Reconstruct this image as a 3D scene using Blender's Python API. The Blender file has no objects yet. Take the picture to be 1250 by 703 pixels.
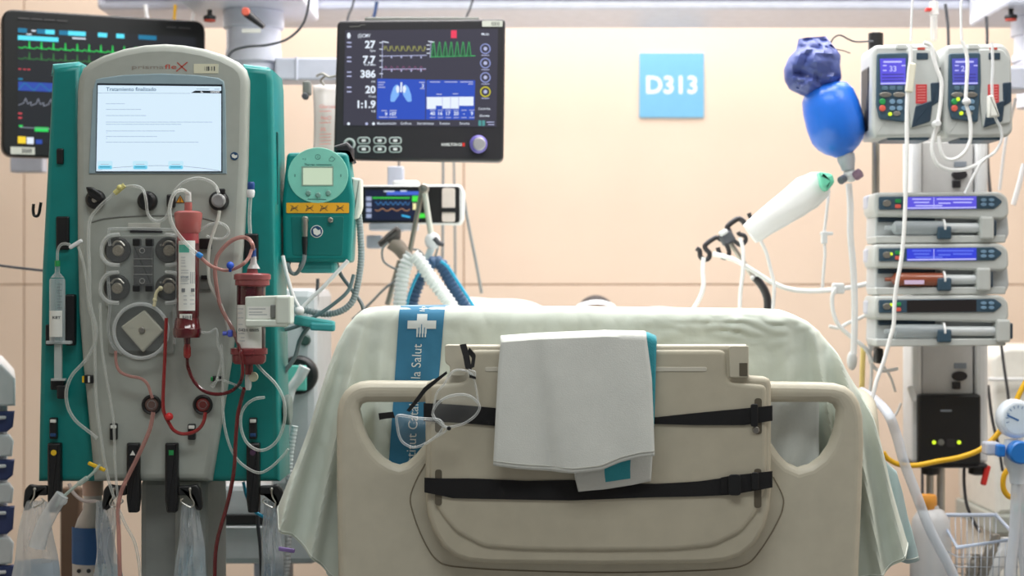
import bpy, bmesh, math, random
from mathutils import Vector, Matrix
random.seed(7)
PI = math.pi
scene = bpy.context.scene
COL = scene.collection
FPX, CX, CY, CAMZ = 1980.0, 625.0, 351.5, 1.10

def P(px, py, Y):
    return Vector(((px - CX) * Y / FPX, Y, CAMZ - (py - CY) * Y / FPX))
def PP(pts, Y):
    return [P(p[0], p[1], p[2] if len(p) > 2 else Y) for p in pts]
def S(r, g, b):
    f = lambda c: (c / 12.92 if c <= 0.04045 else ((c + 0.055) / 1.055) ** 2.4)
    return (f(r / 255), f(g / 255), f(b / 255))

# ---------------------------------------------------------------- materials
MATS = {}
def mat(name, rgb, rough=0.5, metal=0.0, var=0.04, scale=30.0, bump=0.0, bscale=200.0, trans=0.0, sheen=0.0, coat=0.0, spec=0.5):
    if name in MATS: return MATS[name]
    m = bpy.data.materials.new(name); m.use_nodes = True
    n, l = m.node_tree.nodes, m.node_tree.links
    b = n['Principled BSDF']
    b.inputs['Roughness'].default_value = rough; b.inputs['Metallic'].default_value = metal
    b.inputs['Transmission Weight'].default_value = trans
    b.inputs['Sheen Weight'].default_value = sheen
    b.inputs['Coat Weight'].default_value = coat
    b.inputs['Specular IOR Level'].default_value = spec
    tc = n.new('ShaderNodeTexCoord'); nz = n.new('ShaderNodeTexNoise')
    nz.inputs['Scale'].default_value = scale; nz.inputs['Detail'].default_value = 4
    l.new(tc.outputs['Object'], nz.inputs['Vector'])
    rp = n.new('ShaderNodeValToRGB')
    rp.color_ramp.elements[0].position = 0.3; rp.color_ramp.elements[1].position = 0.7
    rp.color_ramp.elements[0].color = (*[c * (1 - var) for c in rgb], 1)
    rp.color_ramp.elements[1].color = (*[min(1, c * (1 + var)) for c in rgb], 1)
    l.new(nz.outputs['Fac'], rp.inputs['Fac']); l.new(rp.outputs['Color'], b.inputs['Base Color'])
    if bump:
        n2 = n.new('ShaderNodeTexNoise'); n2.inputs['Scale'].default_value = bscale; n2.inputs['Detail'].default_value = 3
        l.new(tc.outputs['Object'], n2.inputs['Vector'])
        bp = n.new('ShaderNodeBump'); bp.inputs['Strength'].default_value = bump; bp.inputs['Distance'].default_value = 0.004
        l.new(n2.outputs['Fac'], bp.inputs['Height']); l.new(bp.outputs['Normal'], b.inputs['Normal'])
    MATS[name] = m; return m
def clear(name, rgb, opacity=0.25, rough=0.08, tint=None, edge=0.5):
    """thin clear plastic: transparent film plus a glossy, slightly milky body that thickens towards the rim"""
    if name in MATS: return MATS[name]
    m = bpy.data.materials.new(name); m.use_nodes = True
    n, l = m.node_tree.nodes, m.node_tree.links
    b = n['Principled BSDF']; out = n['Material Output']
    tc = n.new('ShaderNodeTexCoord'); nz = n.new('ShaderNodeTexNoise'); nz.inputs['Scale'].default_value = 25
    l.new(tc.outputs['Object'], nz.inputs['Vector'])
    rp = n.new('ShaderNodeValToRGB')
    rp.color_ramp.elements[0].color = (*[c * 0.93 for c in rgb], 1); rp.color_ramp.elements[1].color = (*rgb, 1)
    l.new(nz.outputs['Fac'], rp.inputs['Fac']); l.new(rp.outputs['Color'], b.inputs['Base Color'])
    b.inputs['Roughness'].default_value = rough
    t = n.new('ShaderNodeBsdfTransparent'); t.inputs['Color'].default_value = (*(tint or (0.97, 0.98, 0.98)), 1)
    lw = n.new('ShaderNodeLayerWeight'); lw.inputs['Blend'].default_value = 0.35
    ma = n.new('ShaderNodeMath'); ma.operation = 'MULTIPLY_ADD'; ma.use_clamp = True
    ma.inputs[1].default_value = edge; ma.inputs[2].default_value = opacity
    l.new(lw.outputs['Facing'], ma.inputs[0])
    mx = n.new('ShaderNodeMixShader'); l.new(ma.outputs[0], mx.inputs[0]); l.new(t.outputs[0], mx.inputs[1]); l.new(b.outputs[0], mx.inputs[2])
    l.new(mx.outputs[0], out.inputs['Surface'])
    MATS[name] = m; return m
def glow(name, rgb, strength=1.0, var=0.0, scale=40):
    if name in MATS: return MATS[name]
    m = bpy.data.materials.new(name); m.use_nodes = True
    n, l = m.node_tree.nodes, m.node_tree.links
    b = n['Principled BSDF']; b.inputs['Base Color'].default_value = (*[c * 0.15 for c in rgb], 1); b.inputs['Roughness'].default_value = 0.35
    b.inputs['Emission Color'].default_value = (*rgb, 1); b.inputs['Emission Strength'].default_value = strength
    MATS[name] = m; return m

# ---------------------------------------------------------------- mesh builder
def spline(pts, n=8, closed=False):
    pts = [Vector(p) for p in pts]
    if len(pts) < 3 and not closed: return pts
    out = []; N = len(pts)
    segs = N if closed else N - 1
    for i in range(segs):
        p1, p2 = pts[i], pts[(i + 1) % N]
        p0 = pts[i - 1] if (closed or i > 0) else p1 * 2 - p2
        p3 = pts[(i + 2) % N] if (closed or i + 2 < N) else p2 * 2 - p1
        for k in range(n):
            t = k / n
            out.append(0.5 * ((2 * p1) + (p2 - p0) * t + (2 * p0 - 5 * p1 + 4 * p2 - p3) * t * t + (3 * p1 - p0 - 3 * p2 + p3) * t ** 3))
    if not closed: out.append(pts[-1])
    return out
def rounded(poly, r, n=5):
    """2-D polygon with its corners rounded; r is one radius or a list"""
    out = []; N = len(poly)
    for i in range(N):
        p0, p1, p2 = (Vector(poly[i - 1][:2]), Vector(poly[i][:2]), Vector(poly[(i + 1) % N][:2]))
        ri = r[i] if isinstance(r, (list, tuple)) else r
        a, b = (p0 - p1), (p2 - p1)
        ri = min(ri, a.length * 0.49, b.length * 0.49)
        if ri < 1e-6: out.append(tuple(p1)); continue
        pa, pb = p1 + a.normalized() * ri, p1 + b.normalized() * ri
        for k in range(n + 1):
            t = k / n
            q = pa * (1 - t) ** 2 + p1 * 2 * t * (1 - t) + pb * t * t
            out.append(tuple(q))
    return out
def rrect(x0, y0, x1, y1, r, n=5):
    return rounded([(x0, y0), (x1, y0), (x1, y1), (x0, y1)], r, n)
def circ(cx, cy, r, n=28, ry=None):
    return [(cx + r * math.cos(2 * PI * k / n), cy + (ry or r) * math.sin(2 * PI * k / n)) for k in range(n)]
def inset(poly, d):
    """offset a 2-D polygon inwards by d"""
    N = len(poly); pts = [Vector(p) for p in poly]
    area = sum(pts[i - 1].x * pts[i].y - pts[i].x * pts[i - 1].y for i in range(N))
    sg = 1 if area > 0 else -1
    out = []
    for i in range(N):
        a = (pts[i] - pts[i - 1]); b = (pts[(i + 1) % N] - pts[i])
        if a.length < 1e-9: a = b
        if b.length < 1e-9: b = a
        na, nb = Vector((-a.y, a.x)).normalized() * sg, Vector((-b.y, b.x)).normalized() * sg
        nn = na + nb
        if nn.length < 1e-6: nn = na
        nn.normalize(); k = max(0.35, nn.dot(na))
        out.append(tuple(pts[i] + nn * (d / k)))
    return out

class MB:
    def __init__(s): s.v, s.f, s.m, s.s = [], [], [], []
    def add(s, vs, fs, mi=0, sm=False):
        b = len(s.v); s.v += [Vector(v) for v in vs]
        for f in fs: s.f.append([b + i for i in f]); s.m.append(mi); s.s.append(sm)
        return s
    def box(s, c, d, mi=0, bev=0.0, rot=None, seg=2):
        bm = bmesh.new(); bmesh.ops.create_cube(bm, size=1)
        for v in bm.verts: v.co = Vector((v.co.x * d[0], v.co.y * d[1], v.co.z * d[2]))
        if bev: bmesh.ops.bevel(bm, geom=bm.edges[:], offset=min(bev, min(d) * 0.49), segments=seg, profile=0.5, affect='EDGES')
        bm.verts.index_update(); M = rot or Matrix.Identity(3); c = Vector(c)
        s.add([M @ v.co + c for v in bm.verts], [[v.index for v in f.verts] for f in bm.faces], mi, False); bm.free(); return s
    def bx(s, x0, x1, y0, y1, z0, z1, mi=0, bev=0.0, seg=2):
        return s.box(((x0 + x1) / 2, (y0 + y1) / 2, (z0 + z1) / 2), (abs(x1 - x0), abs(y1 - y0), abs(z1 - z0)), mi, bev, None, seg)
    def pbox(s, px0, py0, px1, py1, Y, th, mi=0, bev=0.003):
        a, b = P(px0, py0, Y), P(px1, py1, Y)
        return s.bx(min(a.x, b.x), max(a.x, b.x), Y, Y + th, min(a.z, b.z), max(a.z, b.z), mi, bev)
    def plate(s, poly, Y, th, bev=0.004, mi=0, mi_front=None, bin_=None):
        """pixel polygon, front face at depth Y, thickness th going away; rounded front and back rims, bin_ widens the front rounding"""
        w = [P(p[0], p[1], Y) for p in poly]; q = [(p.x, p.z) for p in w]
        return s.slab(q, Y, Y + th, bev, mi, mi_front, bin_)
    def slab(s, q, y0, y1, bev=0.004, mi=0, mi_front=None, bin_=None):
        rings = []
        if bev > 0:
            K = 3
            for k in range(K + 1):
                a = k / K * PI / 2
                rings.append((bev * (1 - math.sin(a)), y0 + bev * (1 - math.cos(a))))
            for k in range(K + 1):
                a = (1 - k / K) * PI / 2
                rings.append((bev * (1 - math.sin(a)), y1 - bev * (1 - math.cos(a))))
        else: rings = [(0, y0), (0, y1)]
        N = len(q); b = len(s.v)
        for d, y in rings:
            if bin_ and y < (y0 + y1) / 2: d *= bin_ / bev
            for x, z in (inset(q, d) if d > 1e-9 else q): s.v.append(Vector((x, y, z)))
        for r in range(len(rings) - 1):
            for i in range(N):
                j = (i + 1) % N
                s.f.append([b + r * N + i, b + r * N + j, b + (r + 1) * N + j, b + (r + 1) * N + i]); s.m.append(mi); s.s.append(bev > 0)
        s.f.append([b + i for i in range(N)]); s.m.append(mi if mi_front is None else mi_front); s.s.append(False)
        e = b + (len(rings) - 1) * N
        s.f.append([e + i for i in reversed(range(N))]); s.m.append(mi); s.s.append(False)
        return s
    def tube(s, pts, r, mi=0, seg=8, n=8, closed=False, smooth=True, corr=None, caps=True):
        c = spline(pts, n, closed) if n > 1 else [Vector(p) for p in pts]
        if corr:   # (pitch, depth): a corrugated hose
            d = [0.0]
            for i in range(1, len(c)): d.append(d[-1] + (c[i] - c[i - 1]).length)
            L = d[-1]; M = max(4, int(L / corr[0] * 4)); cc = []; j = 0
            for k in range(M + 1):
                t = L * k / M
                while j < len(d) - 2 and d[j + 1] < t: j += 1
                u = (t - d[j]) / max(1e-9, d[j + 1] - d[j]); cc.append(c[j].lerp(c[j + 1], min(1, u)))
            c = cc
        N = len(c); b = len(s.v); up = None
        for i in range(N):
            if closed: t = c[(i + 1) % N] - c[i - 1]
            else: t = c[min(N - 1, i + 1)] - c[max(0, i - 1)]
            if t.length < 1e-9: t = Vector((0, 0, 1))
            t.normalize()
            if up is None:
                up = Vector((0, 1, 0)) if abs(t.y) < 0.9 else Vector((1, 0, 0))
            up = (up - t * up.dot(t))
            if up.length < 1e-6: up = t.orthogonal()
            up.normalize(); sd = t.cross(up)
            rr = r if not callable(r) else r(i / (N - 1))
            if corr and (i % 4) in (2, 3): rr -= corr[1]
            for k in range(seg):
                a = 2 * PI * k / seg
                s.v.append(c[i] + up * (rr * math.cos(a)) + sd * (rr * math.sin(a)))
        for i in range(N if closed else N - 1):
            i2 = (i + 1) % N
            for k in range(seg):
                k2 = (k + 1) % seg
                s.f.append([b + i * seg + k, b + i * seg + k2, b + i2 * seg + k2, b + i2 * seg + k]); s.m.append(mi); s.s.append(smooth)
        if caps and not closed:
            s.f.append([b + k for k in reversed(range(seg))]); s.m.append(mi); s.s.append(False)
            s.f.append([b + (N - 1) * seg + k for k in range(seg)]); s.m.append(mi); s.s.append(False)
        return s
    def lathe(s, prof, org, axis, mi=0, seg=28, smooth=True, ref=None):
        """prof: [(radius, height)...] along axis from org; rings with zero radius close it"""
        ax = Vector(axis).normalized(); u = (Vector(ref) if ref else ax.orthogonal()); u = (u - ax * u.dot(ax)).normalized(); w = ax.cross(u)
        org = Vector(org); b = len(s.v)
        for r, h in prof:
            for k in range(seg):
                a = 2 * PI * k / seg; s.v.append(org + ax * h + u * (max(r, 1e-5) * math.cos(a)) + w * (max(r, 1e-5) * math.sin(a)))
        for i in range(len(prof) - 1):
            for k in range(seg):
                k2 = (k + 1) % seg
                s.f.append([b + i * seg + k, b + i * seg + k2, b + (i + 1) * seg + k2, b + (i + 1) * seg + k]); s.m.append(mi); s.s.append(smooth)
        s.f.append([b + k for k in reversed(range(seg))]); s.m.append(mi); s.s.append(False)
        e = b + (len(prof) - 1) * seg
        s.f.append([e + k for k in range(seg)]); s.m.append(mi); s.s.append(False)
        return s
    def disc(s, px, py, rpx, Y, th, mi=0, bev=0.3, seg=28):
        """round button facing the viewer's side (towards -Y), front at Y"""
        c = P(px, py, Y); r = rpx * Y / FPX; e = min(th, r) * bev
        return s.lathe([(r, th), (r, e), (r - e * 0.4, e * 0.3), (r - e, 0)], c, (0, 1, 0), mi, seg)
    def ring(s, px, py, rpx, wpx, Y, mi=0, seg=32, th=None):
        c = P(px, py, Y); R = rpx * Y / FPX; w = wpx * Y / FPX
        pts = [c + Vector((R * math.cos(2 * PI * k / seg), 0, R * math.sin(2 * PI * k / seg))) for k in range(seg)]
        return s.tube(pts, w, mi, 8, 1, True)
    def ball(s, c, r, mi=0, sz=(1, 1, 1), seg=20, rot=None):
        c = Vector(c); vs = []; fs = []; R = seg // 2
        for i in range(R + 1):
            th = PI * i / R
            for k in range(seg):
                a = 2 * PI * k / seg
                q = Vector((r * math.sin(th) * math.cos(a) * sz[0], r * math.sin(th) * math.sin(a) * sz[1], r * math.cos(th) * sz[2]))
                vs.append(c + (rot @ q if rot else q))
        for i in range(R):
            for k in range(seg):
                k2 = (k + 1) % seg; fs.append([i * seg + k, (i + 1) * seg + k, (i + 1) * seg + k2, i * seg + k2])
        return s.add(vs, fs, mi, True)
    def grid(s, rows, mi=0, smooth=True, mfun=None, wrap=False):
        b = len(s.v); R, C = len(rows), len(rows[0])
        for r in rows: s.v += [Vector(p) for p in r]
        for i in range(R - 1):
            for j in range(C if wrap else C - 1):
                j2 = (j + 1) % C
                s.f.append([b + i * C + j, b + i * C + j2, b + (i + 1) * C + j2, b + (i + 1) * C + j])
                s.m.append(mfun(i / (R - 1), j / (C - 1)) if mfun else mi); s.s.append(smooth)
        return s
    def pquad(s, px0, py0, px1, py1, Y, mi=0):
        a, b = P(px0, py0, Y), P(px1, py1, Y)
        return s.add([(a.x, Y, a.z), (b.x, Y, a.z), (b.x, Y, b.z), (a.x, Y, b.z)], [[3, 2, 1, 0]], mi)
    def ppoly(s, poly, Y, mi=0):
        return s.add([P(p[0], p[1], Y) for p in poly], [list(range(len(poly)))], mi)
    def line(s, pts, wpx, Y, mi=0):
        """flat drawn line on a plane facing the viewer's side"""
        q = [P(p[0], p[1], Y) for p in pts]; w = wpx * Y / FPX / 2
        for a, b in zip(q, q[1:]):
            d = (b - a)
            if d.length < 1e-7: continue
            d.normalize(); nrm = Vector((-d.z, 0, d.x)) * w; d = d * w * 0.6
            s.add([a - d + nrm, b + d + nrm, b + d - nrm, a - d - nrm], [[0, 1, 2, 3]], mi)
        return s
    def text(s, txt, org, ux, uz, size, mi=0, bold=0.0, align='LEFT', width=None, shear=0.0, extrude=0.0):
        cu = bpy.data.curves.new('t', 'FONT'); cu.body = txt; cu.size = 1.0; cu.offset = bold; cu.align_x = 'LEFT'; cu.shear = shear
        cu.resolution_u = 3; cu.fill_mode = 'FRONT'
        ob = bpy.data.objects.new('t', cu); me = ob.to_mesh()
        if me and len(me.vertices):
            x0 = min(v.co.x for v in me.vertices); x1 = max(v.co.x for v in me.vertices)
            ux, uz, org = Vector(ux).normalized(), Vector(uz).normalized(), Vector(org)
            sx = size if width is None else width / max(1e-6, x1 - x0)
            off = {'LEFT': -x0, 'CENTER': -(x0 + x1) / 2, 'RIGHT': -x1}[align]
            s.add([org + ux * ((v.co.x + off) * sx) + uz * (v.co.y * size) for v in me.vertices], [list(p.vertices) for p in me.polygons], mi)
        ob.to_mesh_clear(); bpy.data.objects.remove(ob); bpy.data.curves.remove(cu); return s
    def ptext(s, txt, px, py, hpx, Y, mi=0, bold=0.0, align='LEFT', wpx=None, shear=0.0):
        """text whose baseline starts at pixel px,py; hpx is the cap height in pixels"""
        k = Y / FPX
        return s.text(txt, P(px, py, Y), (1, 0, 0), (0, 0, 1), hpx * k / 0.69, mi, bold, align, None if wpx is None else wpx * k, shear)

def wmat(o):
    m = o.matrix_basis.copy()
    while o.parent: o = o.parent; m = o.matrix_basis @ m
    return m
def tag(o, label, cat, group=None, kind=None):
    if label: o['label'] = label
    if cat: o['category'] = cat
    if group: o['group'] = group
    if kind: o['kind'] = kind
    return o
def build(mb, name, mats, parent=None, loc=None, local=False, solid=0.0, sub=0, label=None):
    """link one mesh object; vertices are world coordinates unless local"""
    me = bpy.data.meshes.new(name)
    if not isinstance(mats, (list, tuple)): mats = [mats]
    o = bpy.data.objects.new(name, me)
    if parent: o.parent = parent
    if local: vs = mb.v
    else:
        if parent:
            inv = wmat(parent).inverted(); vs = [inv @ v for v in mb.v]
        else:
            if loc is None:
                n = len(mb.v); lo = [min(v[i] for v in mb.v) for i in range(3)]; hi = [max(v[i] for v in mb.v) for i in range(3)]
                loc = ((lo[0] + hi[0]) / 2, (lo[1] + hi[1]) / 2, lo[2])
            o.location = loc; vs = [v - Vector(loc) for v in mb.v]
    me.from_pydata([tuple(v) for v in vs], [], mb.f)
    for m in mats: me.materials.append(m)
    for p, mi, sm in zip(me.polygons, mb.m, mb.s): p.material_index = min(mi, len(mats) - 1); p.use_smooth = sm
    bm = bmesh.new(); bm.from_mesh(me)
    if len(bm.faces) > 1: bmesh.ops.recalc_face_normals(bm, faces=bm.faces[:])
    for e in bm.edges:
        if len(e.link_faces) == 2 and e.calc_face_angle(0) > 0.72: e.smooth = False
    bm.to_mesh(me); bm.free(); me.update()
    COL.objects.link(o)
    if solid:
        md = o.modifiers.new('thickness', 'SOLIDIFY'); md.thickness = solid; md.offset = 0
    if sub:
        md = o.modifiers.new('smooth', 'SUBSURF'); md.levels = sub; md.render_levels = sub
    if label: o['label'] = label
    return o
def thing(name, label, cat, loc, rz=0.0, group=None, rx=0.0):
    o = bpy.data.objects.new(name, None); COL.objects.link(o); o.empty_display_size = 0.05
    o.location = loc; o.rotation_euler = (rx, 0, rz)
    return tag(o, label, cat, group)
def solo(mb, name, mats, label, cat, group=None, **k):
    return tag(build(mb, name, mats, **k), label, cat, group)
def structure(mb, name, mats):
    o = build(mb, name, mats); o['kind'] = 'structure'; return o
def ringplate(outer, holes, Y, half, bev, dy=0.0):
    """plate with holes: 2-D curve filled, extruded and bevelled. outlines in pixels at depth Y; returns an MB"""
    cu = bpy.data.curves.new('c', 'CURVE'); cu.dimensions = '2D'; cu.fill_mode = 'BOTH'
    cu.extrude = half - bev; cu.bevel_depth = bev; cu.bevel_resolution = 4; cu.offset = -bev
    for ol in [outer] + holes:
        sp = cu.splines.new('POLY'); sp.points.add(len(ol) - 1); sp.use_cyclic_u = True
        for p, q in zip(sp.points, ol):
            w = P(q[0], q[1], Y); p.co = (w.x, w.z, 0, 1)
    ob = bpy.data.objects.new('c', cu); me = ob.to_mesh(); mb = MB()
    mb.add([Vector((v.co.x, Y + half - v.co.z, v.co.y)) for v in me.vertices], [list(p.vertices) for p in me.polygons], 0, False)
    ang = [p.normal.z for p in me.polygons]
    mb.s = [abs(a) < 0.98 for a in ang]
    ob.to_mesh_clear(); bpy.data.objects.remove(ob); bpy.data.curves.remove(cu)
    return mb
def sample(pts, t):
    """point at fraction t of a polyline (by index-spaced arclength)"""
    d = [0.0]
    for a, b in zip(pts, pts[1:]): d.append(d[-1] + (Vector(b) - Vector(a)).length)
    L = d[-1] * t
    for i in range(len(pts) - 1):
        if d[i + 1] >= L or i == len(pts) - 2:
            u = 0 if d[i + 1] == d[i] else (L - d[i]) / (d[i + 1] - d[i]); return Vector(pts[i]).lerp(Vector(pts[i + 1]), min(1, max(0, u)))
def coons(top, bot, left, right, nr, nc):
    """grid between four pixel polylines: top and bot left to right, left and right downwards"""
    rows = []
    T0, T1, B0, B1 = Vector(top[0]), Vector(top[-1]), Vector(bot[0]), Vector(bot[-1])
    for i in range(nr):
        t = i / (nr - 1); L, R = sample(left, t), sample(right, t); row = []
        for j in range(nc):
            s_ = j / (nc - 1); T, B = sample(top, s_), sample(bot, s_)
            row.append((T * (1 - t) + B * t) + (L * (1 - s_) + R * s_) - (T0 * (1 - s_) * (1 - t) + T1 * s_ * (1 - t) + B0 * (1 - s_) * t + B1 * s_ * t))
        rows.append(row)
    return rows
def ribbon(top, bot, Y, th=0.002, mi=0, n=24):
    """flat strap between two pixel polylines"""
    mb = MB(); yf = Y if callable(Y) else (lambda t: Y)
    f, b = [], []
    for k in range(n + 1):
        t = k / n; a, c = sample(top, t), sample(bot, t); y = yf(t)
        f.append((P(a[0], a[1], y), P(c[0], c[1], y))); b.append((P(a[0], a[1], y) + Vector((0, th, 0)), P(c[0], c[1], y) + Vector((0, th, 0))))
    ring = [[f[k][0], f[k][1], b[k][1], b[k][0]] for k in range(n + 1)]
    mb.grid(ring, mi, False, wrap=True)
    mb.add(ring[0], [[0, 1, 2, 3]], mi); mb.add(ring[-1], [[3, 2, 1, 0]], mi)
    return mb
def hump(x, c, w): return math.exp(-((x - c) / w) ** 2)

# ---------------------------------------------------------------- palette
M_grey = mat('grey_housing', S(170, 174, 167), 0.45, bump=0.04, bscale=600)
M_grey_dk = mat('grey_recess', S(120, 122, 118), 0.5)
M_teal = mat('teal_plastic', S(14, 130, 126), 0.38)
M_teal_lt = mat('pale_teal_plastic', S(128, 205, 188), 0.45)
M_teal_md = mat('mid_teal_plastic', S(72, 172, 172), 0.45)
M_black = mat('black_plastic', S(26, 26, 28), 0.4)
M_dark = mat('dark_bezel', S(46, 44, 48), 0.35)
M_white = mat('white_plastic', S(228, 229, 230), 0.4)
M_offwhite = mat('offwhite_plastic', S(214, 216, 206), 0.45)
M_lav = mat('pale_lavender_metal', S(222, 224, 238), 0.4)
M_lav_dk = mat('lavender_grey_metal', S(196, 200, 214), 0.4)
M_steel = mat('brushed_steel', S(190, 188, 182), 0.28, 0.9)
M_silver = mat('satin_aluminium', S(165, 160, 152), 0.35, 0.85)
M_beige = mat('beige_bed_plastic', S(199, 192, 174), 0.42, bump=0.03, bscale=700, coat=0.05)
M_beige2 = mat('beige_panel_plastic', S(191, 183, 164), 0.42, bump=0.03, bscale=700)
M_beige_dk = mat('beige_shadow_gap', S(96, 88, 74), 0.6)
M_strap = mat('black_webbing', S(20, 19, 22), 0.85, bump=0.5, bscale=900)
M_red = mat('red_plastic', S(215, 50, 45), 0.4)
M_yellow = mat('yellow_plastic', S(240, 196, 40), 0.45)
M_orange = mat('orange_plastic', S(240, 165, 70), 0.45)
M_blue = mat('blue_plastic', S(40, 110, 215), 0.4)
M_green = mat('green_plastic', S(40, 150, 80), 0.45)
M_paper = mat('white_paper_label', S(232, 232, 226), 0.7, var=0.02)
M_ink = mat('dark_print', S(60, 62, 66), 0.7)
M_inkgrey = mat('grey_print', S(140, 148, 158), 0.7)
M_inkred = mat('red_print', S(190, 70, 55), 0.6)
M_cable = mat('grey_cable', S(128, 134, 136), 0.5)
M_cable_dk = mat('dark_cable', S(70, 72, 78), 0.5)
M_conduit = mat('grey_conduit', S(150, 160, 162), 0.5)
M_yellowcable = mat('yellow_cable', S(240, 185, 30), 0.45)
M_whitetube = mat('white_tubing', S(240, 240, 240), 0.35)
C_tube = clear('clear_tubing', (0.85, 0.86, 0.82), 0.22, 0.08, edge=0.75)
C_pink = clear('pink_tubing', (0.62, 0.34, 0.30), 0.5, 0.1, (0.9, 0.7, 0.68), edge=0.5)
M_blood = mat('blood_filled_tubing', S(98, 14, 20), 0.18, var=0.12, scale=60, coat=0.4)
M_bloodred = mat('red_filled_tubing', S(146, 36, 36), 0.2, var=0.1, scale=60, coat=0.4)
C_shell = clear('clear_shell', (0.86, 0.88, 0.88), 0.12, 0.06, edge=0.7)
C_smoke = clear('smoked_shell', (0.1, 0.1, 0.11), 0.62, 0.12, (0.4, 0.4, 0.42), edge=0.2)
C_film = clear('clear_bag_film', (0.82, 0.85, 0.88), 0.22, 0.12, (0.92, 0.95, 0.97), edge=0.6)
# ================================================================ the room
WALLY = 5.40
M_wall = mat('pale_wood_laminate', S(241, 219, 199), 0.5, var=0.025, scale=3.0)
M_wall2 = mat('seam_backing', S(186, 158, 132), 0.7)  # darker backing tone showing through the panel joints
M_ceil = mat('ceiling_paint', (0.82, 0.82, 0.82), 0.8)
M_floor = mat('grey_vinyl_floor', (0.26, 0.26, 0.25), 0.35, var=0.08, scale=8)
def wall_panels():
    mb = MB(); zs = [0.0, P(0, 347.5, WALLY).z, 2.9]
    xs = [-2.6] + [P(x, 0, WALLY).x for x in (29, 335, 566, 1206)] + [2.9]; g = 0.0022
    for i in range(len(xs) - 1):
        for j in range(2):
            mb.bx(xs[i] + g, xs[i + 1] - g, WALLY, WALLY + 0.03, zs[j] + g, zs[j + 1] - g, 0, 0.0015, 1)
    mb.bx(-2.6, 2.9, WALLY + 0.006, WALLY + 0.08, 0, 2.9, 1)
    return mb
structure(wall_panels(), 'wall_back', [M_wall, M_wall2])
structure(MB().bx(-2.7, -2.6, -0.6, WALLY + 0.08, 0, 2.9), 'wall_left', mat('side_wall_paint', (0.62, 0.55, 0.46), 0.7))
structure(MB().bx(2.9, 3.0, -0.6, WALLY + 0.08, 0, 2.9), 'wall_right', mat('side_wall_paint', (0.62, 0.55, 0.46), 0.7))
structure(MB().bx(-2.7, 3.0, -0.6, WALLY + 0.08, -0.1, 0), 'floor', M_floor)
structure(MB().bx(-2.7, 3.0, -0.6, WALLY + 0.08, 2.9, 3.0), 'ceiling', M_ceil)
structure(MB().bx(-2.6, 2.9, WALLY - 0.015, WALLY, 0.0, 0.10, 0, 0.003), 'baseboard_back', mat('baseboard_grey', S(150, 148, 142), 0.5))

# room number sign
def room_sign():
    Y = WALLY - 0.008
    t = thing('room_sign', 'light blue square sign reading D313 on the pale wall', 'sign', P(819.5, 104, Y + 0.008))
    build(MB().plate(rrect(780.5, 64.5, 859.5, 143.5, 1), Y, 0.0075, 0.001), 'panel', mat('sky_blue_panel', S(122, 190, 228), 0.5, var=0.02), t)
    build(MB().ptext('D313', 789, 113.6, 20.5, Y - 0.0006, 0, 0.022, wpx=62), 'lettering', mat('white_vinyl', S(250, 250, 250), 0.5), t)
room_sign()

# ---------------------------------------------------------------- overhead beam with its two carriages
def beam():
    Y = 4.55
    t = thing('service_beam', 'long pale lavender service beam spanning the top of the room', 'ceiling beam', P(660, -60, Y))
    a, b = P(118, 11, Y), P(1420, 11, Y); top = P(0, -150, Y).z
    build(MB().bx(a.x, b.x, Y, Y + 0.34, a.z, top, 0, 0.012), 'housing', M_lav, t)
    build(MB().bx(P(128, 0, Y).x, b.x - .03, Y - 0.012, Y, P(0, -1, Y).z, P(0, -9, Y).z, 0, 0.004), 'rail_strip', M_lav_dk, t)
    for px in (300, 1150):
        x = P(px, 0, Y).x; build(MB().bx(x - .09, x + .09, Y + 0.08, Y + 0.26, top, 2.9, 0, 0.01), 'ceiling_strut', M_lav, t)
beam()
def knob_under(px, py, Y, parent, red=True):
    c = P(px, py, Y); k = Y / FPX
    mb = MB().lathe([(3 * k, 9 * k), (3 * k, 3 * k), (7 * k, 1.5 * k), (8 * k, -1 * k), (7 * k, -3 * k)], c, (0, 0, 1), 0, 20)
    o = build(mb, 'locking_knob', M_black, parent)
    build(MB().lathe([(7 * k, 0), (7 * k, 1.6 * k), (5 * k, 2.2 * k)], c - Vector((0, 0, 3.4 * k)), (0, 0, -1), 0, 20), 'knob_cap', M_inkred, o)
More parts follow.
